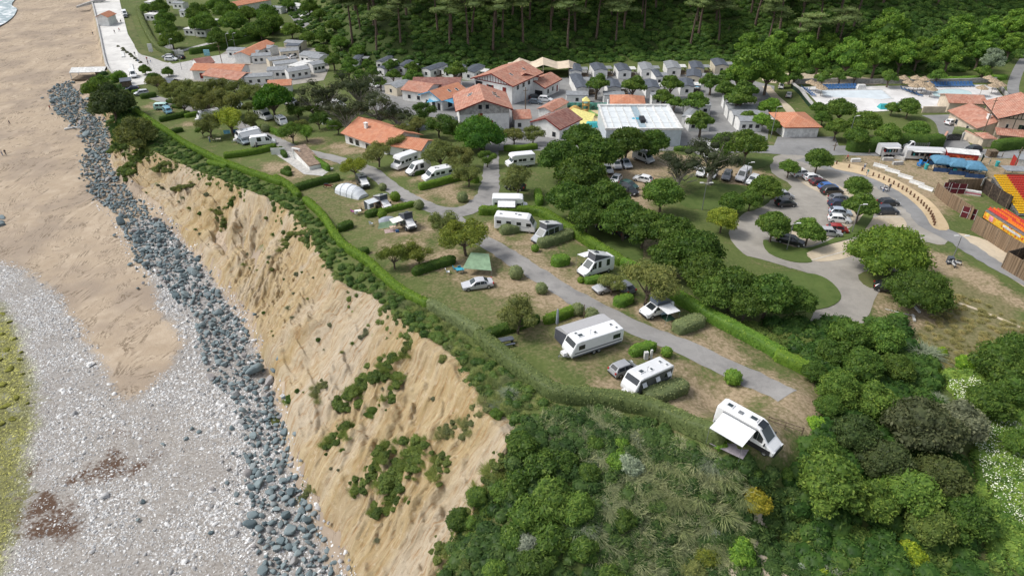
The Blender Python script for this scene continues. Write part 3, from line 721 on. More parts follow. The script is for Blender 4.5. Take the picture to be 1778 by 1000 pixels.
def blades(seed, n=320, Lb=1.9, w_=.045, plumes=0, stiff=.5, spread=.12):
    L = Leaves(seed); r = L.r
    a = r.random(n)*6.28; el = (.35+.6*r.random(n))*1.35; ln = Lb*(.6+.5*r.random(n)); b0 = np.stack([r.normal(size=n)*spread, r.normal(size=n)*spread, np.zeros(n)], 1)
    hd = np.stack([np.cos(a), np.sin(a), 0*a], 1); sd_ = np.stack([-np.sin(a), np.cos(a), 0*a], 1)
    P = []
    for t_ in (0, .35, .7, 1.0):
        x = ln*t_*np.cos(el)*(1+.35*t_); z = ln*(t_*np.sin(el)-(1-stiff)*t_*t_*.85)
        P.append(b0+hd*x[:, None]+np.stack([0*z, 0*z, z], 1))
    W = [w_, w_*1.1, w_*.8, w_*.15]
    V = np.stack([q for p, ww in zip(P, W) for q in (p-sd_*ww, p+sd_*ww)], 1).reshape(-1, 3)
    base_ = np.arange(n)[:, None]*8; F = np.concatenate([base_+np.array([[2*k, 2*k+1, 2*k+3, 2*k+2]]) for k in range(3)])
    tone = np.tile(r.random(n)*.7+.15, 3); L.put(V, F, tone)
    for k in range(plumes):
        a_ = r.random()*6.28; q = .35*Lb*r.random(); L.lobe((q*math.cos(a_), q*math.sin(a_), Lb*(.95+.25*r.random())), (.07, .07, .3), 40, .07, .3, core=0, tone=.95)
    return L.mesh("grass_tuft")
BROAD = [broad(10+i) for i in range(3)]; OAK = [broad(20+i, 5, 4.4, 3.2, 26, .24, 260) for i in range(2)]
LIGHT = [broad(30+i, 4, 5.2, 4.2, 15, .2, 300, .5) for i in range(2)]
POLL = [broad(40+i, 3, 3.6, 1.9, 10, .2, 260) for i in range(2)]
TAM = [tamarisk(50+i) for i in range(3)]; PINE = [pine(60+i) for i in range(5)]; CYP = [cypress(70+i) for i in range(2)]
BUSH = [bushm(80+i) for i in range(3)]; FBUSH = [bushm(90+i, 1.5, 1.5, 11, .15, .28, 300, .5, .5) for i in range(2)]
TUFT = [blades(100+i, 420, 1.9, .035) for i in range(3)]; PAMPAS = [blades(110+i, 1000, 2.3, .02, 0, .4, .3) for i in range(2)]
TALLG = [blades(120+i, 160, 1.5, .03, 0, .85, .5) for i in range(2)]
BIG = [broad(130+i, 9, 6.2, 5.2, 42, .27, 330) for i in range(2)]
KINDS = dict(big=BIG, broad=BROAD, oak=OAK, light=LIGHT, poll=POLL, tam=TAM, pine=PINE, cyp=CYP)
GC = dict(dk=(.060,.104,.024), md=(.084,.142,.032), br=(.105,.185,.036), ol=(.13,.15,.052), ye=(.18,.22,.04), pn=(.075,.10,.04), gr=(.135,.145,.09), sl=(.17,.20,.14), hd=(.115,.185,.033), ht=(.15,.18,.085), cy=(.06,.072,.038))
def spot(px, py, hc, base=False):
    if base: return g1(px, py)
    return g1(px, py, hc)
TREES = []
def tree(kind, px, py, rpx, c, label, group=None, name='tree', base=False, cat='tree', zs=1.0):
    """px, py: middle of the crown (or the foot, with base); rpx: its half width in the picture"""
    k = KINDS[kind]; i = random.randrange(len(k)); cm, tm, Rr, hc = k[i]
    s = 1.0
    for _ in range(3):
        p = spot(px, py, hc*s*zs, base); D = p.y*CP-(p.z-CZ)*SP; s = rpx*D/FPX/Rr
        if base and kind == 'pine': s = rpx
    if zs != 1 and zs <= 0: zs = 1
    if float(H(p.x, p.y)) < 2.0 and px < 120: return None
    rz = random.random()*6.28
    e = empty(name, (p.x, p.y, float(H(p.x, p.y))-.05), rz); e.scale = (s, s, s*zs)
    cc = GC[c] if isinstance(c, str) else c; j = 1+random.uniform(-.12, .12)
    link('trunk', tm, e); cr = link('crown', cm, e, color=(cc[0]*j*random.uniform(.93, 1.07), cc[1]*j, cc[2]*j))
    tag(e, label, cat, group); TREES.append((p.x, p.y, Rr*s)); return e
def bush(mesh, px, py, rpx, c, label, group=None, name='shrub', cat='shrub', baseR=1.5, zs=1.0, up=0.0, hi=None):
    p = gc(px, py) if not up else g1(px, py, up)
    D = p.y*CP-(p.z-CZ)*SP; s = rpx*D/FPX/baseR
    z = HC(p.x, p.y)
    cc = GC[c] if isinstance(c, str) else c; j = 1+random.uniform(-.15, .15)
    o = link(name, mesh, None, (p.x, p.y, z-.12*s), (0, 0, random.random()*6.28), tuple(q*j for q in cc)); o.scale = (s, s*random.uniform(.85, 1.15), s*zs)
    tag(o, label, cat, group); return o

# ----- clipped hedges -----
HSEED = [500]
def hedge(px, width, height, c, label, group=None, round_=.25, world=None, name='hedge', top=None, dens=24, leaf=.12):
    W = smooth(gp(px) if world is None else world, 5) if len(px if world is None else world) > 2 else (gp(px) if world is None else np.array(world, float))
    d = np.concatenate([[0], np.cumsum(np.hypot(*np.diff(W, axis=0).T))]); n = max(3, int(d[-1]/.55)+1); s = np.linspace(0, d[-1], n)
    P = np.stack([np.interp(s, d, W[:, 0]), np.interp(s, d, W[:, 1])], 1); tg = unit(np.gradient(P, axis=0)); nn = np.stack([-tg[:, 1], tg[:, 0]], 1)
    HSEED[0] += 1; L = Leaves(HSEED[0]); r = L.r
    z0 = H(P[:, 0], P[:, 1])-.1; k = [(-.5, 0), (-.52, .45), (-.5, .86), (-.32, 1.0), (0, 1.03), (.32, 1.0), (.5, .86), (.52, .45), (.5, 0)]
    hv = height*(1+.05*vnoise(P[:, 0], P[:, 1], 3, HSEED[0])); wv_ = width*(1+.1*vnoise(P[:, 0], P[:, 1], 2.5, HSEED[0]+1))
    e_ = np.clip(np.minimum(s, d[-1]-s)/(width*.55)+.35, 0, 1)**.5; wv_ = wv_*e_; hv = hv*(.75+.25*e_)
    Vs = np.stack([np.stack([P[:, 0]+nn[:, 0]*a*wv_, P[:, 1]+nn[:, 1]*a*wv_, z0+b_*hv], 1) for a, b_ in k], 1)
    Vs = Vs+r.normal(size=Vs.shape)*.035
    m_ = len(k); ii = np.arange(n*m_).reshape(n, m_); F = np.stack([ii[:-1, :-1], ii[1:, :-1], ii[1:, 1:], ii[:-1, 1:]], -1).reshape(-1, 4)
    ends = np.array([[0, 1, 7, 8], [1, 2, 6, 7], [2, 3, 5, 6]]); F = np.vstack([F, ends, ends[:, ::-1]+(n-1)*m_])
    L.put(Vs.reshape(-1, 3), F, np.full(len(F), .35)+r.normal(size=len(F))*.05)
    V = Vs.reshape(-1, 3); q = V[F]; ar = np.linalg.norm(np.cross(q[:, 2]-q[:, 0], q[:, 3]-q[:, 1]), axis=1)/2
    cnt = min(int(ar.sum()*dens), 26000); pick = r.choice(len(F), cnt, p=ar/ar.sum()); u, v = r.random((2, cnt, 1))
    Q = q[pick]; C = (Q[:, 0]*(1-u)+Q[:, 1]*u)*(1-v)+(Q[:, 3]*(1-u)+Q[:, 2]*u)*v
    Nn = unit(np.cross(Q[:, 2]-Q[:, 0], Q[:, 3]-Q[:, 1])); Nn *= np.where((Nn*(C-np.array([*P.mean(0), z0.mean()]))).sum(1, keepdims=True) < -99, -1, 1)
    up_ = np.clip((C[:, 2]-np.interp(np.arange(cnt), [0, cnt], [z0.min(), z0.min()]))*0, 0, 1)
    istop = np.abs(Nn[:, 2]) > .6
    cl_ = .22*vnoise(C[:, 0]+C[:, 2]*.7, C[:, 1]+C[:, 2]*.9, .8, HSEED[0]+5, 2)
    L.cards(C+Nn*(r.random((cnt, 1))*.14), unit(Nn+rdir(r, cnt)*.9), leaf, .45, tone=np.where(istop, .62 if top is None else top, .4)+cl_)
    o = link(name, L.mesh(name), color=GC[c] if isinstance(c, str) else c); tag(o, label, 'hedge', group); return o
def ball(px, py, rpx, c, label, group='clipped round bushes beside the camp road', squash=1.0):
    p = g1(px, py); D = p.y*CP-(p.z-CZ)*SP; Rr = rpx*D/FPX; L = Leaves(int(px*7+py)); n = int(750*Rr*Rr)+500
    L.lobe((0, 0, Rr*.85), (Rr, Rr, Rr*squash), n, .09, .5, 1.5, core=.94, under=-.8, tone=.55)
    o = link('round_bush', L.mesh('round_bush'), None, (p.x, p.y, p.z-.05), color=GC[c]); tag(o, label, 'bush', group); return o
# ---------------- planting ----------------
# the wooded hillside
HG = 'tall pines on the wooded hillside'
cnt = 0
pr = np.random.default_rng(5); placed = []
while cnt < 190:
    x = pr.uniform(-75, 230); y = pr.uniform(150, 420)
    if not inside(hill_poly, np.array([x]), np.array([y]))[0]: continue
    dh = dist(HB, np.array([x]), np.array([y]))[0]
    q = proj(x, y, float(H(x, y)))
    if dh < 9 or dh > 62 or q[0] < 640-dh*2.5: continue
    if 1490 < q[0] < 1800 and dh < 34: continue
    if any((x-a)**2+(y-b_)**2 < 22+pr.random()*30 for a, b_ in placed): continue
    placed.append((x, y)); cnt += 1
    k = PINE[cnt % 5]; s = pr.uniform(1.15, 1.5)
    e = empty('pine_tree', (x, y, float(H(x, y))-.3), pr.random()*6.28); e.scale = (s*1.35, s*1.35, s*pr.uniform(.9, 1.15))
    link('trunk', k[1], e); j = pr.uniform(.75, 1.2); link('crown', k[0], e, color=(.115*j, .155*j, .06*j))
    tag(e, 'tall pine with a bare trunk and flat crown in the wood on the hillside', 'tree', HG)
# undergrowth over the hillside: nobody could count it
def cover(name, region_fn, n, seed, size, leaf, cols, label, cnt_=60, asp=.5, lift=.2, color=None, tones=(.2, .8), zs=.75):
    L = Leaves(seed); r = L.r; k = 0; tries = 0
    X, Y = region_fn(r, n); Z = H(X, Y)
    for x, y, z in zip(X, Y, Z):
        s = size*(.6+.8*r.random()); L.lobe((x, y, z+s*.15), (s, s, s*zs), int(cnt_*(s/size)**2)+8, leaf*(.8+.4*r.random()), asp, .8, core=.8, under=-.1, tone=r.uniform(*tones), lift=lift)
    o = link(name, L.mesh(name), color=color); tag(o, label, name.replace('_', ' '), kind='stuff'); return o
def hill_pts(r, n):
    X = r.uniform(-140, 300, n*6); Y = r.uniform(140, 420, n*6); dh = dist(HB, X, Y); ok = inside(hill_poly, X, Y) & (dh < 44) & ((proj(X, Y, 8+0*X)[0] > 720) | (r.random(n*6) < .3)) & (r.random(n*6) < np.clip(1.3-dh/60, .3, 1))
    return X[ok][:n], Y[ok][:n]
cover('undergrowth', hill_pts, 9000, 301, 1.5, .32, None, 'dark green brambles and shrubs covering the wooded hillside', 22, color=(.06, .108, .026), zs=.55, tones=(.1, .75))
def poly_pts(polys, excl=None, world=False):
    PP = [np.array(p) if world else gp(p) for p in polys]
    def f(r, n):
        lo = np.min([p.min(0) for p in PP], 0); hi = np.max([p.max(0) for p in PP], 0); xs, ys = [], []
        while sum(map(len, xs)) < n:
            X = r.uniform(lo[0], hi[0], 4000); Y = r.uniform(lo[1], hi[1], 4000); ok = np.zeros(4000, bool)
            for p in PP: ok |= inside(p, X, Y)
            xs.append(X[ok]); ys.append(Y[ok])
        return np.concatenate(xs)[:n], np.concatenate(ys)[:n]
    return f
GROW = dict(big=1.0, broad=1.06, oak=1.1, light=1.15, poll=1.12, tam=1.1, cyp=1.1)
def T(kind, c, label, rows, group=None, name='tree', **k):
    """rows: px, py, half width, what sets this one apart (or None when nothing does)"""
    for row in rows:
        ex = row[3] if len(row) > 3 else None
        tree(kind, row[0], row[1], row[2]*GROW[kind], row[4] if len(row) > 4 else c, label if ex is None else ex, group, name, **k)
T('broad', 'dk', 'dark green leafy tree in the dense row between campsite hedge and car park', [
    (973,263,38,'dark leafy tree at the far west corner of the tree belt, by the alcove motorhome'), (1008,295,46), (1042,255,40), (1090,238,36,'dark tree hiding the bottom edge of the white glazed pool roof'), (1135,240,30), (993,335,40), (1050,333,44), (1086,367,42),
    (1020,367,34), (1120,383,40,'dark leafy tree with a black car parked in its shade'), (1168,393,42), (1206,423,50), (1163,435,38), (1226,463,44), (1276,487,46), (1338,500,48,'large dark tree at the end of the belt beside the oval lawn'), (1386,513,34), (1298,519,36), (1243,500,38), (1010,232,34)],
  'leafy trees between the campsite and the car park', 'leafy_tree')
T('broad', 'md', '', [(1150,328,36,'bright green bushy tree in front of the gravel car park with green and black cars'), (1330,318,28,'green tree beside the white car at the head of the lawn'), (1272,345,24,'small green tree on the lawn left of the access loop'), (1305,340,22,'small round tree on the lawn near the lamp post'),
    (1345,383,32,'green tree over the parked black estate car'), (1407,393,29,'green tree in the lawn island left of the red car'), (1490,318,24,'smaller green tree on the car park strip near the scooter'), (1497,350,32,'broad green tree shading the dark cars in the car park strip'),
    (1372,286,19,'young green tree beside the white off-road car'), (1423,270,25,'small dark green tree at the car park entrance near the road'),     (1300,242,34,'green tree beside the main road before the garage'), (1262,242,28,'green tree behind the dead grey conifer')], 'trees of the car park', 'leafy_tree')
T('broad', 'ye', '', [(1256,372,27,'yellow-green tree at the edge of the dark tree belt')], None, 'leafy_tree')
T('big', (.10,.155,.03), '', [(1550,422,68,'large spreading green tree on the island at the car park exit'), (1602,492,56,'large dark green tree beside the dry meadow','dk')], None, 'leafy_tree')
T('big', (.065,.14,.026), '', [(832,222,46,'large bright green round tree in front of the white Basque house')], None, 'leafy_tree')
T('cyp', 'cy', '', [(1182,285,42,'dark wind-worn conifer above the gravel car park'), (1240,268,46,'conifer with bare grey limbs standing on the lawn by parked cars'), (565,160,32,'dark conifer left of the bare grey branches behind the tiled lodge'), (622,150,40,'tall dark conifer behind the campsite lodge'), (600,192,36,'conifer with bare pale branches above the campsite'),
    (655,180,36,'dark conifer right of the bare branches'), (540,172,28,'small dark conifer beside the umbrella pine'), (690,200,26,'dark conifer near the small red-roofed reception')], 'dark conifers among the campsite buildings', 'conifer')
T('broad', (.05,.12,.02), '', [(470,163,36,'round bright umbrella pine above the white motorhome')], None, 'umbrella_pine')
T('tam', 'ol', 'feathery olive-green tamarisk on the campsite', [(616,285,24,'bright tamarisk beside the black and white van','ye'), (655,262,27), (690,246,20), (762,262,32), (800,268,26), (812,300,24), (790,285,20), (845,272,18,'tamarisk at the left edge of the gravel side track','md'),
    (892,232,20), (925,230,20), (808,402,44,'large yellow-green tamarisk over the camp road junction',(.12,.155,.035)), (768,385,26,'loose olive tamarisk left of the road junction'), (682,440,28,'low twin tamarisk above the cliff hedge, left one',(.12,.15,.035)), (725,438,26,'low tamarisk with a pale leaning trunk above the cliff hedge',(.12,.15,.035)),
    (900,545,38,'tamarisk left of the caravan with the grey awning'), (1125,482,50,'wide olive tamarisk behind the white van with the small awning'), (1064,490,24), (898,305,32,'olive tamarisk below the alcove motorhome','ol'), (330,162,26), (362,172,30), (398,172,30), (300,150,24), (270,140,18), (438,160,24), (400,205,30,'bright tamarisk over the washing line','ye'), (362,215,24), (436,205,18), (505,225,22,None,'md'), (532,228,18,None,'br'), (700,225,22),
    (318,178,18), (340,150,20), (375,148,22), (412,150,20), (455,186,18,None,'md'), (430,184,12), (496,166,18,None,'dk'), (515,192,18,None,'dk'), (520,215,14), (553,206,18,None,'dk'), (585,216,16,None,'md'), (640,216,16,None,'dk'), (300,166,16), (545,190,16,None,'dk'), (350,225,12,None,'md'), (735,190,22,None,'dk'), (762,212,26,None,'dk'), (725,215,20), (800,220,20,None,'dk')], 'tamarisks and small trees of the campsite', 'tamarisk_tree')
T('poll', 'md', 'small round plane tree between mobile homes', [(1037,141,21), (1100,143,21), (1166,141,20), (1236,138,18), (1262,130,17), (1262,150,20), (1296,152,22), (1284,165,25), (1152,164,18), (1210,171,23), (1172,175,14), (1219,205,22,'round tree in front of the white glazed pool hall corner'), (578,100,14), (607,105,13), (639,108,11), (677,110,13),
    (646,121,12), (682,127,13), (718,130,17,'round plane tree behind the red-roofed reception buildings'), (715,114,13), (789,118,19), (660,140,12), (604,117,15), (625,128,13), (592,128,12)], 'round plane trees among the mobile homes', 'plane_tree')
T('oak', 'md', 'round-crowned plane tree over far campsite pitches', [(276,8,16), (285,28,18), (286,45,18), (296,62,20,'plane tree at the near corner of the far campsite'), (341,17,20), (351,34,24), (390,11,22), (403,32,24), (462,19,20), (469,32,22), (450,46,20), (432,50,16), (408,58,14), (377,60,20,'plane tree at the hedge corner of the far campsite'), (505,48,17,'green tree between two roads at the far junction'), (534,62,14), (536,8,16), (553,22,12), (372,5,16), (430,20,18), (255,12,12), (500,5,12), (578,40,14), (560,60,14), (590,70,16), (620,85,14), (560,85,12)],
  'plane trees of the far campsite', 'plane_tree')
T('poll', 'md', 'small round tree in the row behind the pool terrace', [(1360,133,13), (1381,130,13), (1430,131,13), (1461,127,14), (1487,127,14), (1546,129,15), (1630,127,14), (1709,121,14)], 'round trees behind the pool terrace', 'round_tree')
T('light', 'br', 'light green broad-leaved tree at the foot of the wood', [(1310,104,38,'big light green tree right of the mobile homes'), (1285,118,24), (1338,110,30), (1379,100,25), (1424,98,20), (1477,86,30), (1548,42,38,'pale green tree rising above the pool row','br'), (1528,84,28), (1571,84,26), (1601,80,24), (1654,84,24), (1708,78,24), (1670,48,32), (1728,96,20,'silvery shrub-like tree right of the pool wood','sl'), (1722,45,24), (1770,30,24), (1760,70,20), (1500,60,24), (1440,70,20), (1400,70,24), (1350,70,24), (1300,70,22)], 'broad-leaved trees at the foot of the wood', 'leafy_tree')
T('broad', 'md', 'garden tree between the pool terrace and the road', [(1462,184,26), (1422,184,15), (1430,200,15), (1581,180,20,'round tree beside the turquoise pool cover'), (1551,184,13), (1505,206,28), (1455,216,22), (1545,226,24), (1594,220,22), (1490,232,22), (1400,215,14), (1340,180,20,None,'br'), (1325,205,18,None,'br'), (1300,200,16), (1345,215,14)], 'garden trees in front of the pool terrace', 'garden_tree')
T('oak', 'dk', 'dark tree in the thicket beyond the end of the campsite', [(1478,572,34,None,'md'), (1535,578,34,None,'md'), (1445,605,28), (1500,625,36), (1560,632,30), (1462,665,36,None,'md'), (1415,640,22), (1520,685,38,None,'md'), (1610,728,60,'large dark holm oak in the near thicket',(.055,.07,.035)), (1672,722,44,'grey-green holm oak beside the white-flowered scrub','gr'), (1560,712,36), (1490,742,40,None,(.055,.085,.03)), (1440,700,24), (1540,790,44,None,(.055,.075,.03)),
    (1450,825,58,'feathery dark green tree nearest the camera on the right','md'), (1432,778,30,None,'md'), (1585,845,50,None,'md'), (1640,820,46,None,(.07,.085,.03)), (1680,885,46), (1620,905,40,None,(.08,.11,.03)), (1520,860,42,None,'md'), (1742,622,46), (1722,690,38), (1775,600,36), (1768,668,36), (1775,760,30,None,'md')], 'dark trees of the near thicket', 'thicket_tree')
T('oak', (.05,.075,.03), '', [(190,168,38,'dark round tree on the bank above the rocks'), (232,222,34,'olive tree leaning on the bank at the head of the cliff','ol'), (158,150,18,'small tree beside the white beach bar','md'), (205,130,14,'bright bush behind the beach bar','br'), (172,140,16,'tree behind the beach bar on the bank','md'), (250,118,10,'small tree at the end of the plaza','md'), (266,132,12,'dark tree beside the shed at the plaza end','dk'), (290,122,10,'small tree at the road corner by the plaza','md')], 'trees at the seaward end of the campsite', 'leafy_tree')

# clipped hedges
HC_ = 'clipped hedges of the campsite'
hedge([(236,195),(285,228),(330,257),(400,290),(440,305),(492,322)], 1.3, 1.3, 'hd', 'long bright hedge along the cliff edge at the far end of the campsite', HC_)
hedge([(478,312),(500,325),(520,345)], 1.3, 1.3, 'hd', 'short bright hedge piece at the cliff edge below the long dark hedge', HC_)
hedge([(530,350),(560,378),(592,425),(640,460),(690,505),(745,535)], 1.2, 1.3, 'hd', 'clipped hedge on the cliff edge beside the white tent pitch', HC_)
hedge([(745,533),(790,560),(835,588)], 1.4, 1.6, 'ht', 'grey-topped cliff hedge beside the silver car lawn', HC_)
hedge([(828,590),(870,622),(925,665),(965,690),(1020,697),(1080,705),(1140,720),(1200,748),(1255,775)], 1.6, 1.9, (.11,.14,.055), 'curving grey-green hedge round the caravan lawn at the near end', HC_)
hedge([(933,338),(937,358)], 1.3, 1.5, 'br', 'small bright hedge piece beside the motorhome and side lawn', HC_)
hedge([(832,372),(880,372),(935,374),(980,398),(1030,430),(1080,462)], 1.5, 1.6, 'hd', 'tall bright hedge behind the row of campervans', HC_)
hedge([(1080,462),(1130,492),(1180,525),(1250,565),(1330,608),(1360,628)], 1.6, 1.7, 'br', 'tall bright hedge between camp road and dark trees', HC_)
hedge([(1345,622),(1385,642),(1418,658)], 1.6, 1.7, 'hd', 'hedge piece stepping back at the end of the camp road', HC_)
for px, w_, h_, c, lb in [
    ([(1118,695),(1150,686),(1188,672)], 2.2, 1.4, 'ht', 'rounded grey-green hedge right of the dark caravan'), ([(1172,578),(1195,568),(1218,560)], 2.1, 1.5, 'ht', 'rounded hedge by the sandy pitch beside the camp road'), ([(1095,617),(1115,610),(1135,604)], 1.3, 1.2, 'br', 'small bright hedge behind the dark caravan'),
    ([(870,407),(890,402),(910,398)], 1.9, 1.5, 'ht', 'rounded hedge in front of the integrated white motorhome'), ([(936,430),(965,420),(992,410)], 1.9, 1.6, 'ht', 'rounded hedge in front of the silver pop-top campervan'), ([(960,462),(986,456)], 1.9, 1.6, 'br', 'blocky bright hedge left of the white pop-top van'),
    ([(1015,492),(1045,486)], 1.2, .9, 'br', 'low bright hedge below the white pop-top van'), ([(1068,532),(1096,522)], 1.6, 1.3, 'br', 'small hedge left of the white van with the small awning'), ([(945,562),(975,552),(1000,543)], 1.2, 1.3, 'hd', 'hedge behind the grey awning and the road'),
    ([(845,585),(890,572),(935,558)], 1.3, 1.2, 'dk', 'dark hedge behind the picnic table'), ([(512,332),(545,322),(590,312)], 1.5, 1.4, 'dk', 'long dark hedge above the white tent'), ([(588,402),(612,393)], 1.6, 1.3, 'dk', 'dark square hedge with a pink bag beside it'), ([(615,445),(640,438)], 1.4, 1.1, 'dk', 'dark hedge stub on the cliff-side lawn'),
    ([(718,478),(745,468),(790,455)], 1.4, 1.3, 'dk', 'dark hedge behind the green shelter'), ([(655,372),(700,362),(720,356)], 1.0, 1.0, 'hd', 'low hedge between the two pop-top vans'), ([(728,330),(760,322),(800,312),(830,318)], 1.3, 1.4, 'hd', 'hedge in front of the white panel van'), ([(718,305),(736,300)], 1.5, 1.1, 'dk', 'small dark hedge beside the half-white van'),
    ([(636,378),(655,372)], 1.4, 1.2, 'dk', 'round-ended hedge stub beside the folding chairs'), ([(390,275),(440,268),(480,258)], 1.5, 1.4, 'hd', 'hedge left of the white gate'), ([(455,222),(480,232),(490,238)], 1.3, 1.1, 'br', 'bright hedge below the semi-integrated motorhome'),
    ([(245,172),(272,168)], 1.8, 1.5, 'dk', 'dark hedge below the silver car at the far pitch'), ([(230,162),(250,160)], 1.2, 1.0, 'hd', 'low hedge above the silver car at the far pitch'), ([(290,178),(305,180)], 1.3, 1.0, 'dk', 'hedge stub right of the turquoise van'), ([(300,187),(316,189)], 1.3, 1.0, 'dk', 'hedge stub by the litter bin'),
    ([(278,212),(310,205),(330,200)], 1.4, 1.4, 'dk', 'hedge below the turquoise van pitch'), ([(298,232),(318,228)], 1.4, 1.2, 'dk', 'hedge stub left of the washing line'), ([(322,205),(345,200)], 1.3, 1.2, 'hd', 'hedge left of the white caravan at the far pitch'), ([(875,262),(905,262),(932,258)], 1.3, 1.4, 'hd', 'hedge along the gravel side track top'),
    ([(770,232),(800,235),(840,238)], 1.3, 1.3, 'dk', 'dark hedge below the big round tree'), ([(420,172),(430,169)], 1.2, 1.2, 'br', 'small bright hedge behind the dark pop-top van'), ([(375,158),(400,155)], 1.2, 1.2, 'br', 'hedge by the half-hidden caravan'), ([(362,284),(395,292)], 1.3, 1.0, 'hd', 'low hedge beside the cliff-edge lawn'), ([(490,300),(505,306)], 1.2, 1.0, 'dk', 'dark round-ended hedge stub on the dry lawn')]:
    hedge(px, w_, h_, c, lb, HC_)
hedge([(520,262),(545,280),(572,298)], .9, 1.5, 'br', 'bright hedge along the right of the green-roofed washhouse', HC_)
hedge([(487,262),(497,275)], .9, 1.3, 'dk', 'hedge beside the white gate of the washhouse', HC_)
hedge([(240,18),(250,45),(268,78),(285,92),(300,98)], 2.0, 2.0, 'ht', 'grey-green boundary hedge of the far campsite facing the promenade', None)
hedge([(330,95),(380,86),(440,70),(485,52)], 1.8, 2.2, 'md', 'dark boundary hedge of the far campsite along the road', None)
hedge([(1470,262),(1510,262),(1560,255),(1600,257),(1632,254)], 3.0, 3.2, 'dk', 'tall flowering hedge along the main road', None, leaf=.14, dens=14)
hedge([(1722,262),(1760,258),(1810,258)], 2.4, 2.6, 'dk', 'dark clipped hedge below the half-timbered villa', None, leaf=.12, dens=16)
hedge([(1655,232),(1680,238),(1710,243)], 2.2, 2.0, 'ht', 'grey-green hedge behind the curved garden wall', None, leaf=.12, dens=16)
hedge([(1555,142),(1640,143),(1745,138)], 2.0, 1.6, 'br', 'bright hedge behind the far pool terrace wall', None, leaf=.14, dens=12)
hedge([(1170,262),(1330,262)], 1.2, 1.1, 'md', 'low hedge on the far side of the gravel car park', None, leaf=.12, dens=14)
for i, (px, py, r_, c, lb) in enumerate([(896,482,13,'ht','clipped round bush left of the road, above the silver car lawn'), (940,508,11,'ht','clipped round bush on the roadside right of the silver car'), (1003,545,12,'ht','clipped round bush touching another by the signpost'), (1027,555,13,'ht','clipped round bush behind the big caravan'),
        (1157,617,10,'br','small bright round bush beside the bright little hedge'), (1271,664,15,'br','bright round bush at the near end of the road'), (929,436,7,'br','tiny round bush at the nose of the silver campervan'), (665,330,7,'ht','small round bush beside the black and white van'), (687,348,9,'hd','round bush at the roadside right of the white pop-top van'),
        (664,378,8,'hd','round bush above the blue-grey dome tent'), (728,362,9,'ht','round bush at the road junction'), (803,350,10,'ht','upright bush in the road loop'), (1008,490,6,'hd','low bush in front of the white pop-top van'), (500,300,7,'dk','round bush on the dry lawn by the cliff'), (462,229,8,'ht','round bush behind the two white caravans'), (441,222,6,'ht','round bush above the white caravans'),
        (585,330,6,'ht','round bush beside the small motorcycle')]): ball(px, py, r_, c, lb)
# ---------------- rocks and pebbles ----------------
M_ROCK, n, b = newmat("armour_stone"); b.inputs['Roughness'].default_value = .85; b.inputs['Specular IOR Level'].default_value = .2
oi = n.nodes.new("ShaderNodeObjectInfo"); at = N(n, "ShaderNodeAttribute", attribute_name="v"); t_ = tex(n, 2.2, detail=6)
rv = math_(n, 'FRACT', math_(n, 'ADD', math_(n, 'MULTIPLY', oi.outputs['Random'], 1.0), at.outputs['Fac']))
c = mixc(n, rv, (.11,.15,.165), (.24,.29,.30)); c = mixc(n, step_(n, rv, .8, .97), c, (.30,.285,.28))
c = mixc(n, math_(n, 'MULTIPLY', step_(n, t_, .5, .75), .45), c, (.26, .29, .28)); c = mixc(n, math_(n, 'MULTIPLY', step_(n, tex(n, .7), .6, .7), .5), c, (.30, .24, .24))
n.links.new(c, b.inputs['Base Color']); bump(n, b, t_, .5, .08)
def rockgeo(seed, k=4):
    r = np.random.default_rng(seed); L = Leaves(seed); g = np.linspace(-1, 1, k+1); a, b_ = np.meshgrid(g, g, indexing='ij'); one = np.ones_like(a)
    V, F = [], []; cuts = [(unit(r.normal(size=3)), r.uniform(.38, .78)) for _ in range(13)]
    for q, f in enumerate(((a, b_, one), (b_, a, -one), (one, a, b_), (-one, b_, a), (b_, one, a), (a, -one, b_))):
        P = unit(np.stack(f, -1).reshape(-1, 3)); P = P*(1+.06*np.sin(P@np.array([5., 3, 4])+seed))[:, None]
        for nn, d in cuts:
            h = P@nn-d; P = P-np.clip(h, 0, None)[:, None]*nn
        ii = np.arange((k+1)**2).reshape(k+1, k+1)+len(V)*(k+1)**2; V.append(P); F.append(np.stack([ii[:-1, :-1], ii[1:, :-1], ii[1:, 1:], ii[:-1, 1:]], -1).reshape(-1, 4))
    return np.vstack(V), np.vstack(F)
RG = [rockgeo(i) for i in range(8)]
RGm = []
for V_, F_ in RG:
    me = np_mesh("boulder", V_, F_, M_ROCK, attrs={'v': ('FACE', np.zeros(len(F_)))}, smooth_=False); RGm.append(me)
BAND = [(85,172),(100,200),(138,225),(150,258),(143,290),(162,340),(176,356),(205,378),(232,440),(245,462),(282,485),(300,520),(338,545),(352,620),(362,655),(398,690),(410,705),(428,780),(425,850),(440,900),(448,960),(455,1010),(460,1080),
        (640,1080),(590,1000),(566,940),(525,860),(495,760),(478,690),(452,620),(415,555),(365,495),(325,435),(285,388),(232,345),(192,290),(188,240),(190,215),(165,205),(150,180),(132,160),(122,142),(100,150)]
bw = gp(BAND)
def rnd(P):
    """rotation matrices for small random tumbling"""
    a = P[:, 0]*6.28; b_ = (P[:, 1]-.5)*1.2; c_ = (P[:, 2]-.5)*1.2
    ca, sa, cb, sb, cc, sc_ = np.cos(a), np.sin(a), np.cos(b_), np.sin(b_), np.cos(c_), np.sin(c_)
    return np.stack([np.stack([ca*cb, ca*sb*sc_-sa*cc, ca*sb*cc+sa*sc_], -1), np.stack([sa*cb, sa*sb*sc_+ca*cc, sa*sb*cc-ca*sc_], -1), np.stack([-sb, cb*sc_, cb*cc], -1)], 1)
rr = np.random.default_rng(11); lo, hi = bw.min(0), bw.max(0); pts = []; grid = {}
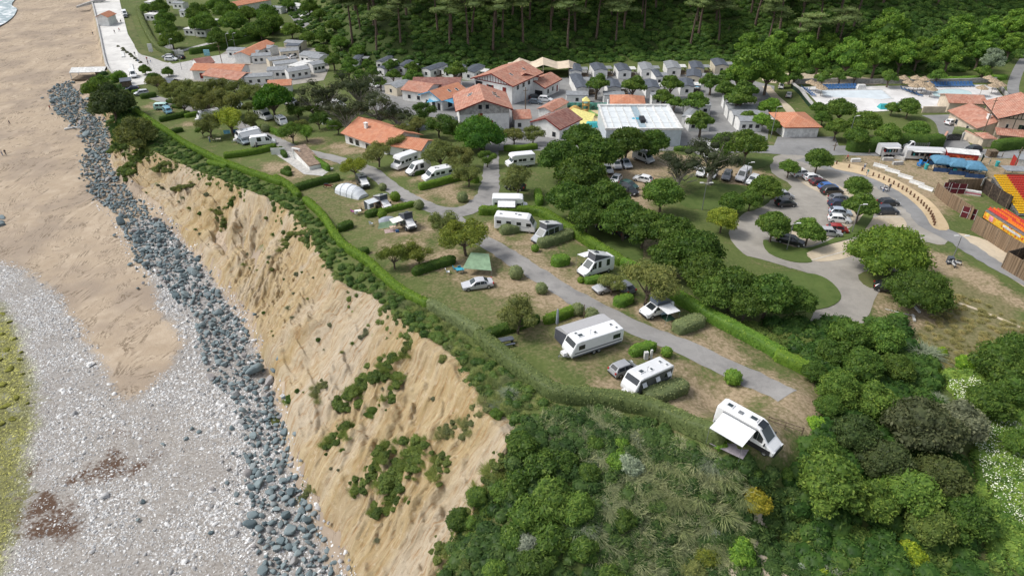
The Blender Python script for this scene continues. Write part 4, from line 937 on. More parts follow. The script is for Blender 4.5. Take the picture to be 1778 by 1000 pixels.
for t_ in range(80000):
    x, y = rr.uniform(lo[0], hi[0]), rr.uniform(lo[1], hi[1])
    pts.append((x, y))
pts = np.array(pts); ins = inside(bw, pts[:, 0], pts[:, 1]); de = dist(bw, pts[:, 0], pts[:, 1], True)
near = de < 2.2
keep = (ins | (near & (rr.random(len(pts)) < .12*np.exp(-de))))
q_ = vnoise(pts[:, 0], pts[:, 1], 4.0, 31, 2); keep &= (q_ > -.6) | (pts[:, 1] > 80) & (q_ > -.7)
out = []
for x, y in pts[keep]:
    s = .49*math.exp(rr.normal()*.36)*(1.0 if y < 75 else .95); k = (int(x//1.5), int(y//1.5)); ok = True
    for i in (-1, 0, 1):
        for j in (-1, 0, 1):
            for (a, b_, ss) in grid.get((k[0]+i, k[1]+j), ()):
                if (a-x)**2+(b_-y)**2 < ((s+ss)*.52)**2: ok = False; break
    if ok: grid.setdefault(k, []).append((x, y, s)); out.append((x, y, s))
for fx, fy in [(335,745),(345,752),(283,772),(240,905),(250,872),(368,925),(395,840),(410,860),(398,815),(325,762),(247,873),(370,850),(250,495),(240,502)]:
    p = g1(fx, fy); out.append((p.x, p.y, .42))
out.sort(key=lambda o: o[1]/max(o[2], .1)**.0)
ROCKS = out
MV, MF, Mv, nn_ = [], [], [], 0
for i, (x, y, s) in enumerate(out):
    sx, sy, sz = s*rr.uniform(.85, 1.3), s*rr.uniform(.8, 1.1), s*rr.uniform(.6, .85)
    z = float(H(x, y))+s*.3+(.35*rr.random() if 75 < y else .15*rr.random())
    if i < 300:
        o = link('boulder', RGm[i % 8], None, (x, y, z), (rr.uniform(-.5, .5), rr.uniform(-.5, .5), rr.random()*6.28)); o.scale = (sx, sy, sz)
        tag(o, 'dark blue-grey boulder in the rock bank at the cliff foot', 'boulder', 'boulders of the sea defence at the cliff foot')
    else:
        V_, F_ = RG[i % 8]; Rm = rnd(rr.random((1, 3)))[0]; MV.append((V_*np.array([sx, sy, sz]))@Rm.T+np.array([x, y, z])); MF.append(F_+nn_); nn_ += len(V_); Mv.append(np.full(len(F_), rr.random()))
if MV:
    o = link('boulders', np_mesh('boulders', np.vstack(MV), np.vstack(MF), M_ROCK, attrs={'v': ('FACE', np.concatenate(Mv))})); tag(o, 'farther boulders of the sea defence below the campsite', 'boulders', kind='stuff')
# pebbles: low six-sided stones strewn over the lower beach
M_PEB, n, b = newmat("pebbles"); b.inputs['Roughness'].default_value = .8
at = N(n, "ShaderNodeAttribute", attribute_name="v"); aw = N(n, "ShaderNodeAttribute", attribute_name="al")
c = mixc(n, step_(n, at.outputs['Fac'], .0, .5), (.22,.22,.22), (.43,.43,.43)); c = mixc(n, step_(n, at.outputs['Fac'], .4, .9), c, (.68,.68,.67))
c2 = mixc(n, at.outputs['Fac'], (.13,.13,.03), (.48,.47,.13)); n.links.new(mixc(n, aw.outputs['Fac'], c, c2), b.inputs['Base Color'])
def stones(name, X, Y, S, alg, label, seed, flat=.5, mat=M_PEB):
    r = np.random.default_rng(seed); n_ = len(X)
    th = np.arange(5)*2*math.pi/5
    ring = np.stack([np.cos(th), np.sin(th), 0*th], 1); tpl = np.vstack([ring*1.0, ring*.62+np.array([0, 0, .8])])      # bevelled puck
    a = r.random(n_)*6.28; el = r.uniform(.55, 1.0, n_); V = np.repeat(tpl[None], n_, 0)*(1+.18*r.normal(size=(n_, 10, 1)))
    V = V*np.stack([S, S*el, S*flat*r.uniform(.6, 1.4, n_)], 1)[:, None]
    ca, sa = np.cos(a)[:, None], np.sin(a)[:, None]; tl = r.normal(size=(n_, 2))*.18
    x = V[..., 0]*ca-V[..., 1]*sa; y = V[..., 0]*sa+V[..., 1]*ca; z = V[..., 2]+x*tl[:, :1]+y*tl[:, 1:]
    V = np.stack([x+X[:, None], y+Y[:, None], z+H(X, Y)[:, None]-.02], -1).reshape(-1, 3)
    f = [(k, (k+1) % 5, 5+(k+1) % 5, 5+k) for k in range(5)]+[(5, 6, 7, 8), (5, 8, 9, 9)]
    f = np.array(f[:5]+[(5, 6, 7, 8), (8, 9, 5, 8)]); f[6] = (5, 8, 9, 5)
    F_ = np.array([(k, (k+1) % 5, 5+(k+1) % 5, 5+k) for k in range(5)]+[(5, 6, 7, 8)])
    tri = np.array([[5, 8, 9]])
    Fq = (np.arange(n_)[:, None, None]*10+F_[None]).reshape(-1, 4); Ft = (np.arange(n_)[:, None, None]*10+tri[None]).reshape(-1, 3)
    v = r.random(n_)**.8; vq = np.repeat(v, 6); aq = np.repeat(alg, 6)
    me = bpy.data.meshes.new(name); me.vertices.add(len(V)); me.vertices.foreach_set('co', V.astype(np.float32).ravel())
    me.loops.add(Fq.size+Ft.size); me.loops.foreach_set('vertex_index', np.concatenate([Fq.ravel(), Ft.ravel()]).astype(np.int32))
    me.polygons.add(len(Fq)+len(Ft)); me.polygons.foreach_set('loop_start', np.concatenate([np.arange(0, Fq.size, 4), Fq.size+np.arange(0, Ft.size, 3)]).astype(np.int32))
    me.polygons.foreach_set('loop_total', np.concatenate([np.full(len(Fq), 4), np.full(len(Ft), 3)]).astype(np.int32)); me.materials.append(mat)
    at_ = me.attributes.new('v', 'FLOAT', 'FACE'); at_.data.foreach_set('value', np.concatenate([vq, v]).astype(np.float32))
    at_ = me.attributes.new('al', 'FLOAT', 'FACE'); at_.data.foreach_set('value', np.concatenate([aq, alg]).astype(np.float32))
    me.update(calc_edges=True); o = link(name, me); tag(o, label, name, kind='stuff'); return o
pw = smooth(gp([(max(a, -150), min(b_, 1150)) for a, b_ in PEBBLE]), 3, True); aw_ = gp(ALGAE); ww = [smooth(gp(q), 3, True) for q in WEED]
lo, hi = pw.min(0), pw.max(0); r = np.random.default_rng(12)
X = r.uniform(lo[0], hi[0], 330000); Y = r.uniform(lo[1], hi[1], 330000); u_, v_ = proj(X, Y, 0.8*np.ones_like(X))
vis = (u_ > -60) & (u_ < 720) & (v_ < 1060)
X, Y, u_, v_ = X[vis], Y[vis], u_[vis], v_[vis]
dd = dist(pw, X, Y, True)*np.where(inside(pw, X, Y), 1, -1); da = dist(aw_, X, Y, True)*np.where(inside(aw_, X, Y), 1, -1)
nz = vnoise(X, Y, 5, 41, 4); dens = np.clip((dd+1.0)/3.5+.25*nz, 0, 1)*np.clip(.75+.9*nz, .28, 1)
dw = np.full(X.shape, -99.)
for q in ww: dw = np.maximum(dw, dist(q, X, Y, True)*np.where(inside(q, X, Y), 1, -1))
dens = np.where(dw+nz*1.0 > 0, dens*.42, dens)
sg = np.exp(-((u_-235)/70)**2-((v_-985)/30)**2); dens = dens*(1-.8*sg)
keep = r.random(len(X)) < dens; X, Y, da, nz, u_, v_ = X[keep], Y[keep], da[keep], nz[keep], u_[keep], v_[keep]
S = .095*np.exp(r.normal(size=len(X))*.42)*(1+.25*nz)
alg = np.clip((da+1.5+nz*2.5)/3, 0, 1)
stones('pebbles', X, Y, S, alg, 'white and grey pebbles strewn over the lower beach', 13)
m_ = (r.random(len(X)) < .05) & (u_ > 100); stones('cobbles', X[m_]+.2, Y[m_], S[m_]*2.0, alg[m_], 'larger pale cobbles among the pebbles', 14, .6)
# stones at the toe of the bank between the boulders
pt = pts[(de < 1.5) & ((~ins) | True) & (r.random(len(pts)) < .9)]; pt = np.vstack([pt, pts[ins][::3], pts[(de < 3.2) & (pts[:, 1] < 110) & ~ins]])
pt = pt[(pt[:, 1] < 150)]; ic = dist(FW, pt[:, 0], pt[:, 1]); land_ = inside(cliff_poly, pt[:, 0], pt[:, 1])
pt = pt[~(land_ & (ic > 1.0))]
stones('rubble', pt[:, 0], pt[:, 1], .16*np.exp(r.normal(size=len(pt))*.45), np.zeros(len(pt)), 'pale rubble between the boulders', 15, .6)
# mossy rocks at the left margin
for i, (px, py, s) in enumerate([(4,545,1.0),(16,560,.8),(2,580,1.1),(24,590,.7),(10,608,1.0),(34,625,.8),(18,640,1.1),(6,668,1.2),(40,650,.6),(30,690,1.0),(12,705,1.1),(48,700,.5),(4,735,1.0),(38,612,.6),(22,728,.8),(50,672,.5),(0,625,.9)]):
    p = g1(px, py); o = link('mossy_rock', RGm[i % 8], None, (p.x, p.y, p.z+.1), (0, .2, i*1.3)); o.scale = (s*.95, s*.65, s*.4)
    tag(o, 'yellow-green weed-covered rock at the left margin of the beach', 'rock', 'weed-covered rocks at the left margin')
    M_MOSS = MATS.get('mossy') or simple('mossy', (.21, .215, .05), .95, .35, 1.8, bmp=.6, obj=False, spec=.1)
    o.material_slots[0].link = 'OBJECT'; o.material_slots[0].material = M_MOSS
for i, (px, py, s) in enumerate([(2,378,1.6),(0,392,1.3),(4,386,1.0)]):
    p = g1(px, py); o = link('rock_outcrop', RGm[i], None, (p.x, p.y, p.z), (0, 0, i)); o.scale = (s, s*.8, s*.7); tag(o, ['dark rock at the left edge of the sand, upper of three', 'dark rock at the left edge of the sand, lower of three', 'small dark rock beside two larger at the left edge'][i], 'rock')
# the sea just reaches the corner
S_ = MB(); q = [PZ(-60, 75, -.0), PZ(12, 40, 0), PZ(30, 18, 0), PZ(22, 6, 0), PZ(60, -30, 0), PZ(60, -60, 0), PZ(-400, -60, 0), PZ(-400, 75, 0)]
q = smooth(q[:5], 4).tolist()+[list(PZ(40, -100, 0)), [-3000, 1450], [-3000, 300]]
S_.add([(x, y, .35) for x, y in q], [tuple(range(len(q)))]); M_SEA, n, b = newmat("sea_water"); b.inputs['Roughness'].default_value = .15
n.links.new(mixc(n, step_(n, tex(n, .25, detail=5), .45, .62), (.17, .25, .27), (.75, .78, .78)), b.inputs['Base Color'])
tag(S_.build('sea', M_SEA), kind='structure')

# ---------------- scrub on the cliff and the near bluff ----------------
CG = 'scrub patches on the ochre cliff face'
def patch(rows, c, label, mesh=None, group=CG, name='shrub', zs=1.0):
    for i, (px, py, rp) in enumerate(rows):
        bush((mesh or BUSH)[i % len(mesh or BUSH)], px, py, rp, c, label, group, name, zs=zs)
LB_ = [bushm(880+i, 1.5, 1.1, 6, .16, .5, 130) for i in range(3)]
LBd, TFd = [], []
for me in LB_+TALLG:
    V_ = np.empty(len(me.vertices)*3, np.float32); me.vertices.foreach_get('co', V_); F_ = np.empty(len(me.loops), np.int32); me.loops.foreach_get('vertex_index', F_); v_ = np.empty(len(me.polygons), np.float32); me.attributes['v'].data.foreach_get('value', v_)
    (LBd if me in LB_ else TFd).append((V_.reshape(-1, 3), F_.reshape(-1, 4), v_))
def strip(p0, p1, w0, w1, n_, c, label, group=CG, rr_=9, zs=.8, name='thicket', **k):
    """one clump of scrub grown together: a single thing"""
    V, F, v, m = [], [], [], 0; n_ = int(n_*1.8)
    for i in range(n_):
        t_ = (i+.5)/n_; px = p0[0]+(p1[0]-p0[0])*t_; py = p0[1]+(p1[1]-p0[1])*t_; w_ = w0+(w1-w0)*t_; dx, dy = p1[0]-p0[0], p1[1]-p0[1]; l = math.hypot(dx, dy)
        o = random.gauss(0, .75)*w_; px -= dy/l*o; py += dx/l*o; p = gc(px, py); D = p.y*CP-(p.z-CZ)*SP; s_ = rr_*random.uniform(.3, 1.15)*D/FPX/1.5; a = random.random()*6.28
        bv, bf, bt = LBd[i % 3]; R_ = np.array([[math.cos(a), -math.sin(a), 0], [math.sin(a), math.cos(a), 0], [0, 0, zs]])
        V.append((bv*s_)@R_.T+np.array([p.x, p.y, p.z-.1*s_])); F.append(bf+m); m += len(bv); v.append(bt+random.uniform(-.25, .2))
    for i in range(n_//2):
        t_ = random.random(); px = p0[0]+(p1[0]-p0[0])*t_+random.gauss(0, .9)*w0; py = p0[1]+(p1[1]-p0[1])*t_+random.gauss(0, .6)*w0; p = gc(px, py); s_ = random.uniform(.3, .6); bv, bf, bt = TFd[i % 2]; V.append(bv*s_+np.array([p.x, p.y, p.z])); F.append(bf+m); m += len(bv); v.append(bt+.2)
    cc = GC[c[0] if isinstance(c, list) else c]
    if isinstance(c, list) and len(c) > 1: cc = tuple((a+b_+e_)/3 for a, b_, e_ in zip(cc, GC[c[1]], GC['ol']))
    o = link(name, np_mesh(name, np.vstack(V), np.vstack(F), M_LEAF, attrs={'v': ('FACE', np.clip(np.concatenate(v), 0, 1))}), color=cc)
    tag(o, label, 'thicket', group); return o
strip((690,622), (585,705), 10, 12, 26, ['dk', 'md'], 'long diagonal dark green thicket on the middle of the cliff', rr_=12)
strip((690,650), (675,695), 6, 5, 8, ['dk', 'md'], 'small dark thicket right of the long diagonal one on the cliff')
strip((610,735), (565,775), 8, 6, 10, ['dk', 'md'], 'dark thicket low on the middle of the cliff nearest the boulders')
strip((650,710), (640,722), 4, 4, 4, ['dk'], 'tiny dark clump of scrub below the small thicket on the cliff')
strip((735,770), (665,850), 14, 14, 34, ['dk', 'md', 'ol'], 'broad green thicket on the lower near cliff', rr_=12)
strip((680,770), (610,860), 8, 8, 18, ['dk', 'md'], 'narrow green thicket left of the broad one on the near cliff')
strip((690,860), (645,895), 12, 6, 12, ['dk', 'md'], 'green clump at the tail of the broad lower thicket')
strip((775,790), (745,830), 10, 8, 10, ['md', 'ol'], 'olive clump right of the broad lower thicket')
strip((790,735), (770,760), 8, 6, 7, ['ol', 'gr'], 'greyish shrub high on the near cliff')
strip((905,640), (885,650), 4, 4, 2, ['ol'], 'olive shrub at the brow')
strip((255,260), (212,308), 9, 8, 22, ['dk', 'md', 'gr'], 'large green clump at the foot of the far cliff', rr_=10)
strip((290,282), (283,300), 10, 8, 8, ['ol', 'dk'], 'round olive clump on the far cliff')
strip((335,320), (300,332), 4, 4, 7, ['ol'], 'low olive shrub on the far cliff', rr_=6)
strip((405,345), (395,362), 3, 3, 4, ['dk'], 'small shrub high on the cliff', rr_=6); strip((375,362), (392,398), 5, 5, 9, ['dk', 'ol'], 'shrub of the sparse mid-cliff clump', rr_=6)
strip((245,235), (190,262), 7, 5, 14, ['dk', 'md'], 'long green thicket above the rocks at the head of the cliff', rr_=10)
strip((520,400), (490,430), 6, 3, 10, ['dk', 'ol'], 'shrub hanging just below the brow', rr_=8)
strip((640,575), (628,590), 3, 3, 3, ['gr'], 'small greyish shrub mid-cliff', rr_=6); strip((562,660), (545,690), 7, 5, 7, ['gr', 'ol'], 'greyish shrub low on the cliff', rr_=7)
strip((498,690), (500,700), 3, 3, 3, ['md'], 'small shrub at the foot of the cliff', rr_=8); strip((540,842), (520,885), 5, 5, 8, ['gr', 'ol'], 'dry brown shrub among the lowest boulders', rr_=9)
strip((480,722), (478,735), 4, 3, 4, ['ol'], 'olive shrub beside the boulders', rr_=7)
strip((770,620), (765,628), 2, 2, 2, ['ol'], 'round olive shrub just under the brow', rr_=8); strip((712,600), (702,615), 4, 3, 6, ['dk', 'ol'], 'shrub of the tongue hanging from the brow', rr_=9)
r = np.random.default_rng(77)
for i in range(95):
    u = r.uniform(0, 1); t_ = r.uniform(.15, .85); i_ = int(u*(NU-1)); x, y = fw[i_]*(1-t_)+tw[i_]*t_
    px, py = proj(x, y, HC(x, y))
    if py < 1010: bush((BUSH+TUFT)[i % 6], px, py, r.uniform(2, 6), ['ol', 'gr', 'dk'][i % 3], 'small tuft of scrub growing alone on the bare cliff', CG)
# fringe of brambles between hedge and brow: dense, uncountable
FR = [[(165,150),(178,138),(205,165),(240,200),(330,262),(440,312),(500,332),(545,372),(590,432),(640,470),(690,512),(740,545),(800,585),(830,605),(870,640),(950,700),(960,720),(940,780),(890,790),(885,735),(835,690),(790,625),(700,560),(640,512),(600,495),(562,450),(528,395),(480,350),(380,310),(275,265),(215,232),(190,190)]]
cover('brambles', poly_pts(FR), 800, 401, .62, .15, None, 'mixed green brambles and grass between the cliff brow and the hedge', 60, asp=.35, lift=.5, color=(.065,.112,.03), tones=(.2, .9), zs=.7)
cover('bank_scrub', poly_pts([[(150,150),(165,128),(215,150),(245,190),(262,235),(235,262),(200,245),(185,215)]]), 170, 402, 1.1, .2, None, 'green scrub on the bank at the seaward end of the campsite', 60, asp=.35, lift=.5, color=(.05,.095,.025), tones=(.2, .8), zs=.8)
BL = [(900,745),(960,712),(1040,712),(1140,735),(1240,797),(1345,824),(1400,860),(1480,1000),(1480,1080),(700,1080),(770,1000),(800,900),(850,860),(885,800)]
cover('bluff_scrub', poly_pts([BL]), 900, 403, .85, .17, None, 'tangled green scrub covering the near bluff', 90, asp=.3, lift=.5, color=(.05,.088,.027), tones=(.15, .8), zs=.8)
cover('thicket_floor', poly_pts([[(1330,560),(1420,560),(1560,560),(1620,640),(1640,760),(1700,900),(1720,1080),(1400,1080),(1390,900),(1365,830),(1428,745),(1430,660)]]), 700, 404, 1.2, .2, None, 'dark green undergrowth below the thicket trees', 70, asp=.4, color=(.045,.088,.022), tones=(.15, .8), zs=1.0)
cover('flowering_scrub', poly_pts([[(1640,650),(1700,640),(1790,700),(1810,1000),(1730,1000),(1700,850),(1690,740)]]), 420, 405, .9, .16, None, 'yellow-green scrub dotted with white flowers on the right', 100, asp=.45, color=(.10,.17,.04), tones=(.3, .95), zs=.8)
cover('slope_scrub', poly_pts([[(1310,840),(1400,860),(1500,930),(1640,960),(1760,990),(1760,1080),(1480,1080),(1420,980),(1340,900)]]), 300, 406, .8, .17, None, 'yellow-green brambles at the bottom right of the picture', 90, asp=.4, lift=.5, color=(.09,.135,.035), tones=(.2, .9), zs=.8)
PG = 'tussocks of pampas grass on the near bluff'
pam = [(1050,740,26,'sl'),(1000,745,22,'sl'),(960,760,22,'gr'),(1110,750,30,'sl'),(1140,790,34,'ht'),(1180,800,30,'ht'),(1235,790,30,'sl'),(1260,820,34,'ht'),(1215,850,40,'ht'),(1255,880,38,'ht'),(1170,850,34,'ht'),(1120,830,32,'ht'),(1180,905,36,'ht'),(1140,880,32,'ht'),(1090,870,30,'ht'),(1230,930,34,'ht'),(1160,950,34,'ht'),(1100,930,30,'ht'),(1060,960,32,'ht'),(1130,990,34,'ht'),
       (880,655,20,'ht'),(860,700,18,'sl'),(780,600,16,'ht'),(745,575,14,'ht'),(690,540,14,'ht'),(660,505,12,'ht'),(705,525,14,'ht'),(1030,790,26,'sl'),(1010,720,20,'ht'),(930,735,20,'ht'),(1290,850,30,'ht'),(1010,900,30,'sl'),(1040,860,26,'sl')]
for i, (px, py, rp, c) in enumerate(pam): bush((PAMPAS+TUFT)[i % 5], px, py+rp*.4, rp*.82, c, 'arching grey-green tussock of pampas grass on the near bluff', PG, 'pampas_grass', 'grass tussock', baseR=1.75)
for px, py, rp, c, lb in [(1598,605,34,'sl','large silvery pampas tussock behind the thicket'), (1622,690,24,'sl','pale tussock left of the white-flowered scrub'), (1440,970,34,'sl','silvery pampas tussock at the bottom right'), (1550,985,30,'sl','second silvery tussock near the bottom edge'), (1770,745,26,'sl','silvery tussock at the right edge'), (885,678,18,'sl','round blue-grey tussock beside the cliff hedge'), (1740,680,20,'gr','grey tussock in the scrub on the right')]:
    bush(PAMPAS[0], px, py+rp*.4, rp, c, lb, None, 'pampas_grass', 'grass tussock', baseR=1.75)
SG = 'shrubs of the near bluff'
sh = [(905,770,28,'dk'),(940,800,34,'dk'),(900,830,30,'dk'),(960,860,40,'md'),(1000,880,36,'md'),(920,890,36,'md'),(890,930,30,'dk'),(960,930,36,'md'),(1010,950,32,'dk'),(930,970,34,'dk'),(1070,800,22,'br'),(1075,770,18,'br'),(980,800,26,'dk'),(1020,820,24,'dk'),(1080,900,26,'dk'),(1250,770,14,'br'),(1030,770,20,'dk'),(850,880,24,'dk'),(830,860,22,'md'),
      (800,900,26,'dk'),(870,850,22,'md'),(830,940,30,'md'),(800,980,30,'dk'),(860,990,28,'md'),(820,905,18,'md'),(1365,822,14,'md'),(1390,835,18,'md'),(1215,905,12,'br'),(1060,1000,30,'dk'),(1200,990,26,'ol'),(1310,820,14,'dk')]
for i, (px, py, rp, c) in enumerate(sh): bush((BUSH+FBUSH)[i % 5], px, py+rp*.3, rp, c, 'green shrub in the tangle of the near bluff', SG)
for px, py, rp, c, lb in [(1090,805,24,(.2,.24,.17),'silvery-leaved shrub in the middle of the bluff'), (930,800,20,(.16,.19,.13),'silvery shrub at the left of the bluff'), (920,945,28,(.15,.17,.13),'greyish shrub at the bottom of the bluff'), (1240,925,14,(.2,.23,.18),'pale shrub on the sandy gap'), (1310,865,30,(.2,.19,.03),'yellow shrub right of the pampas'), (1285,955,30,(.09,.17,.03),'bright green shrub at the sandy gap'),
                          (1225,965,24,(.12,.15,.03),'olive-yellow shrub at the bottom edge'), (1395,985,14,(.22,.26,.2),'white-flowered little shrub at the bottom'), (1430,1000,18,(.16,.22,.03),'lime shrub at the bottom edge'), (1580,960,28,(.17,.23,.03),'lime shrub below the thicket'), (1620,635,12,(.16,.25,.03),'lime shrub at the edge of the meadow'), (1635,610,10,(.16,.25,.03),'small lime shrub beside the silvery tussock'), (1675,630,18,(.12,.22,.03),'bright green shrub at the meadow edge'), (1450,700,24,(.09,.15,.04),'bright shrub at the end of the camp road'), (1418,735,17,(.11,.2,.03),'lime-topped shrub behind the wooden rail'), (1690,900,24,(.13,.19,.03),'lime shrub at the thicket edge')]:
    bush(FBUSH[0], px, py+rp*.3, rp, c, lb, None)
strip((1340,575), (1400,600), 14, 14, 14, ['md', 'ol'], 'bramble shrub behind the end of the tall hedge', group='brambles behind the tall hedge', rr_=16)
strip((1300,565), (1440,650), 8, 14, 16, ['md', 'dk'], 'shrub of the bank between hedge and thicket', group='brambles behind the tall hedge', rr_=15)
def brow(r, n):
    i = r.integers(20, NU-1, n); t_ = 1.03-np.abs(r.normal(size=n))*.07; return fw[i, 0]*(1-t_)+tw[i, 0]*t_, fw[i, 1]*(1-t_)+tw[i, 1]*t_
cover('overhanging_scrub', brow, 620, 408, .5, .13, None, 'ragged green scrub spilling over the cliff brow', 50, asp=.3, lift=.4, color=(.085,.12,.035), tones=(.15, .9), zs=.8)
strip((885,790), (775,985), 16, 20, 60, ['md', 'ol'], 'ragged scrub along the edge between bluff and bare cliff', rr_=11)
strip((840,695), (800,760), 10, 5, 9, ['ol', 'gr'], 'sparse olive scrub hanging below the brow corner', rr_=8)
# sandy gap at the bottom edge
sheet('sandy_gap', [(1290,880),(1330,900),(1350,960),(1400,1030),(1300,1040),(1240,985),(1250,955),(1290,940)], M_SANDY, .5)
bush(BUSH[0], 862, 722, 12, 'md', 'green shrub at the corner of the brow', None)
# ---------------- vehicles ----------------
PROTO = {}
class Kit:
    """parts of one kind of thing, built once; stamp() makes a thing of its own from them"""
    def __init__(s): s.parts = []
    def add(s, name, mb, mats, parent=None, col_=False, sm=False):
        s.parts.append((name, mb.mesh(name, mats, sm) if isinstance(mb, MB) else mb, parent, col_)); return len(s.parts)-1
    def stamp(s, name, loc, rot, color, scale=1.0, skip=()):
        e = empty(name, loc); e.rotation_euler = rot; e.scale = (scale,)*3 if not isinstance(scale, tuple) else scale; obs = []
        for i, (nm, me, pa, cf) in enumerate(s.parts):
            o = None
            if nm not in skip: o = link(nm, me, e if pa is None or obs[pa] is None else obs[pa], color=color if cf is True else (cf if cf else None))
            obs.append(o)
        return e
def station_rings(st):
    out = []
    for x, zb, zbelt, zt, wb, wt in st:
        h = [(wb*.93, zb), (wb, zb+.3*(zbelt-zb)), (wb, zbelt), (wt, zt-.025*(zt-zb)), (wt*.9, zt)]
        out.append([(x, y, z) for y, z in h]+[(x, -y, z) for y, z in h[::-1]])
    return out
def wheels(k, xs, W, r=.32, w_=.22):
    for x in xs:
        for sgn in (1, -1):
            t_ = MB(); t_.tube([(x, sgn*(W/2-w_+.03), r), (x, sgn*(W/2+.02), r)], r, 14); i = k.add('wheel', t_, M_TYRE)
            d = MB(); d.tube([(x, sgn*(W/2-.05), r), (x, sgn*(W/2+.035), r)], r*.62, 10); k.add('rim', d, M_RIM, i)
def shell(k, st, glass_sides, screen, rear=None, glassmat=None, name='body'):
    """body from stations listed front to back; glass_sides: bays with side windows; screen: bay of the windscreen"""
    rg = station_rings(st); b_ = MB(); b_.rings(rg); k.add(name, b_, M_PAINT, None, True, False)
    for (i, u0, u1) in glass_sides:
        for a, c_ in ((2, 3), (7, 6)):
            q = [rg[i][a], rg[i+1][a], rg[i+1][c_], rg[i][c_]]; g = MB()
            if a == 7: q = [q[1], q[0], q[3], q[2]]; g.panel(q, .015, 1-u1, 1-u0, .08, .86)
            else: g.panel(q, .015, u0, u1, .08, .86)
            k.add('side_window', g, M_GLASS)
    for bay, nm, mt in ((screen, 'windscreen', glassmat or M_SCREEN), (rear, 'rear_window', M_GLASS)):
        if bay is None: continue
        i = bay; q = [rg[i][4], rg[i][5], rg[i+1][5], rg[i+1][4]]; g = MB()
        if nm == 'rear_window': q = [rg[i+1][5], rg[i+1][4], rg[i][4], rg[i][5]]
        g.panel(q, .02, .06, .94, .08, .92); k.add(nm, g, mt)
    return rg
def lamps(k, L, W, z, zr=None, h=.16):
    for s_ in (1, -1):
        g = MB(); g.box((L/2-.1, s_*(W/2-.27), z), (.2, .36, h)); k.add('headlight', g, M_CHROME)
        g = MB(); g.box((-L/2+.06, s_*(W/2-.16), zr or z+.1), (.16, .22, h+.08)); k.add('tail_light', g, M_RED)
def car(kind):
    L, W, Hh, hood, cowl, rf, rr_, deck, dz = dict(hatch=(4.1,1.76,1.46,.92,1.0,1.75,3.45,3.98,1.02), mini=(3.7,1.66,1.5,.92,.75,1.4,3.2,3.6,1.05), suv=(4.5,1.86,1.68,1.05,1.05,1.75,3.95,4.38,1.15), sedan=(4.65,1.8,1.42,.88,1.25,2.05,3.3,3.95,1.0),
        estate=(4.7,1.82,1.5,.9,1.2,1.95,4.2,4.6,1.05), pickup=(5.2,1.85,1.78,1.08,1.2,1.85,3.1,3.3,1.1))[kind]
    k = Kit(); w_ = W/2; f = L/2
    st = [(f, .38, .52, .58, w_*.78, w_*.7), (f-.14, .24, .66, .73, w_*.95, w_*.84), (f-cowl+.05, .22, hood-.03, hood+.05, w_, w_*.84), (f-rf, .22, hood, Hh-.02, w_, w_*.74), (f-(rf+rr_)/2, .22, hood+.01, Hh+.01, w_, w_*.75), (f-rr_, .22, hood+.02, Hh-.04, w_, w_*.72), (f-deck, .24, hood-.05, dz, w_*.98, w_*.8), (-f+.04, .3, .62, .78 if kind != 'sedan' else .9, w_*.95, w_*.82), (-f, .4, .58, .66, w_*.85, w_*.75)]
    shell(k, st, [(2, .45, 1), (3, .03, .95), (4, .05, .95)]+([(5, 0, .45)] if kind != 'pickup' else []), 2, 5)
    wheels(k, (f-.82, -f+.78), W, .33 if kind in ('suv', 'pickup') else .31); lamps(k, L, W, .55, .7)
    t_ = MB(); t_.box((f-.03, 0, .3), (.12, W*.72, .16)).box((-f+.02, 0, .3), (.12, W*.8, .16)); k.add('bumper', t_, M_BLACK)
    for s_ in (1, -1):
        m_ = MB(); m_.box((f-rf+.25, s_*(w_+.08), hood-.02), (.14, .2, .14)); k.add('wing_mirror', m_, M_BLACK)
    return k
def van(L, W, Hh, hood=1.15, cowl=.75, ws=1.65, low=False, extra=None, glass=((3, .08, .5),), screenmat=None):
    k = Kit(); w_ = W/2; f = L/2
    st = [(f, .42, .65, .72, w_*.82, w_*.72), (f-.16, .28, .85, .93, w_*.95, w_*.85), (f-cowl, .26, hood, hood+.1, w_, w_*.86), (f-ws, .26, hood+.05, Hh-.16, w_, w_*.8), (f-ws-.45, .26, hood+.05, Hh, w_, w_*.84), (-f+.35, .26, hood+.05, Hh, w_, w_*.84), (-f+.05, .28, hood, Hh-.12, w_, w_*.8), (-f, .35, hood-.1, Hh-.35, w_*.95, w_*.75)]
    shell(k, st, [(2, .5, 1), (3, .05, .9)]+[(4, a, b_) for _, a, b_ in glass], 2, 6 if low else None, screenmat)
    wheels(k, (f-.95, -f+1.05), W, .35); lamps(k, L, W, .7, .95, .2)
    t_ = MB(); t_.box((f-.05, 0, .34), (.14, W*.78, .24)).box((-f+.02, 0, .32), (.12, W*.8, .16)); k.add('bumper', t_, M_BLACK)
    for s_ in (1, -1):
        m_ = MB(); m_.box((f-cowl-.25, s_*(w_+.12), hood), (.12, .22, .3)); k.add('wing_mirror', m_, M_BLACK)
        lw = MB(); lw.box((0, s_*(w_+.004), .3), (L*.62, .03, .22)); k.add('sill_trim', lw, M_BLACK)
    return k
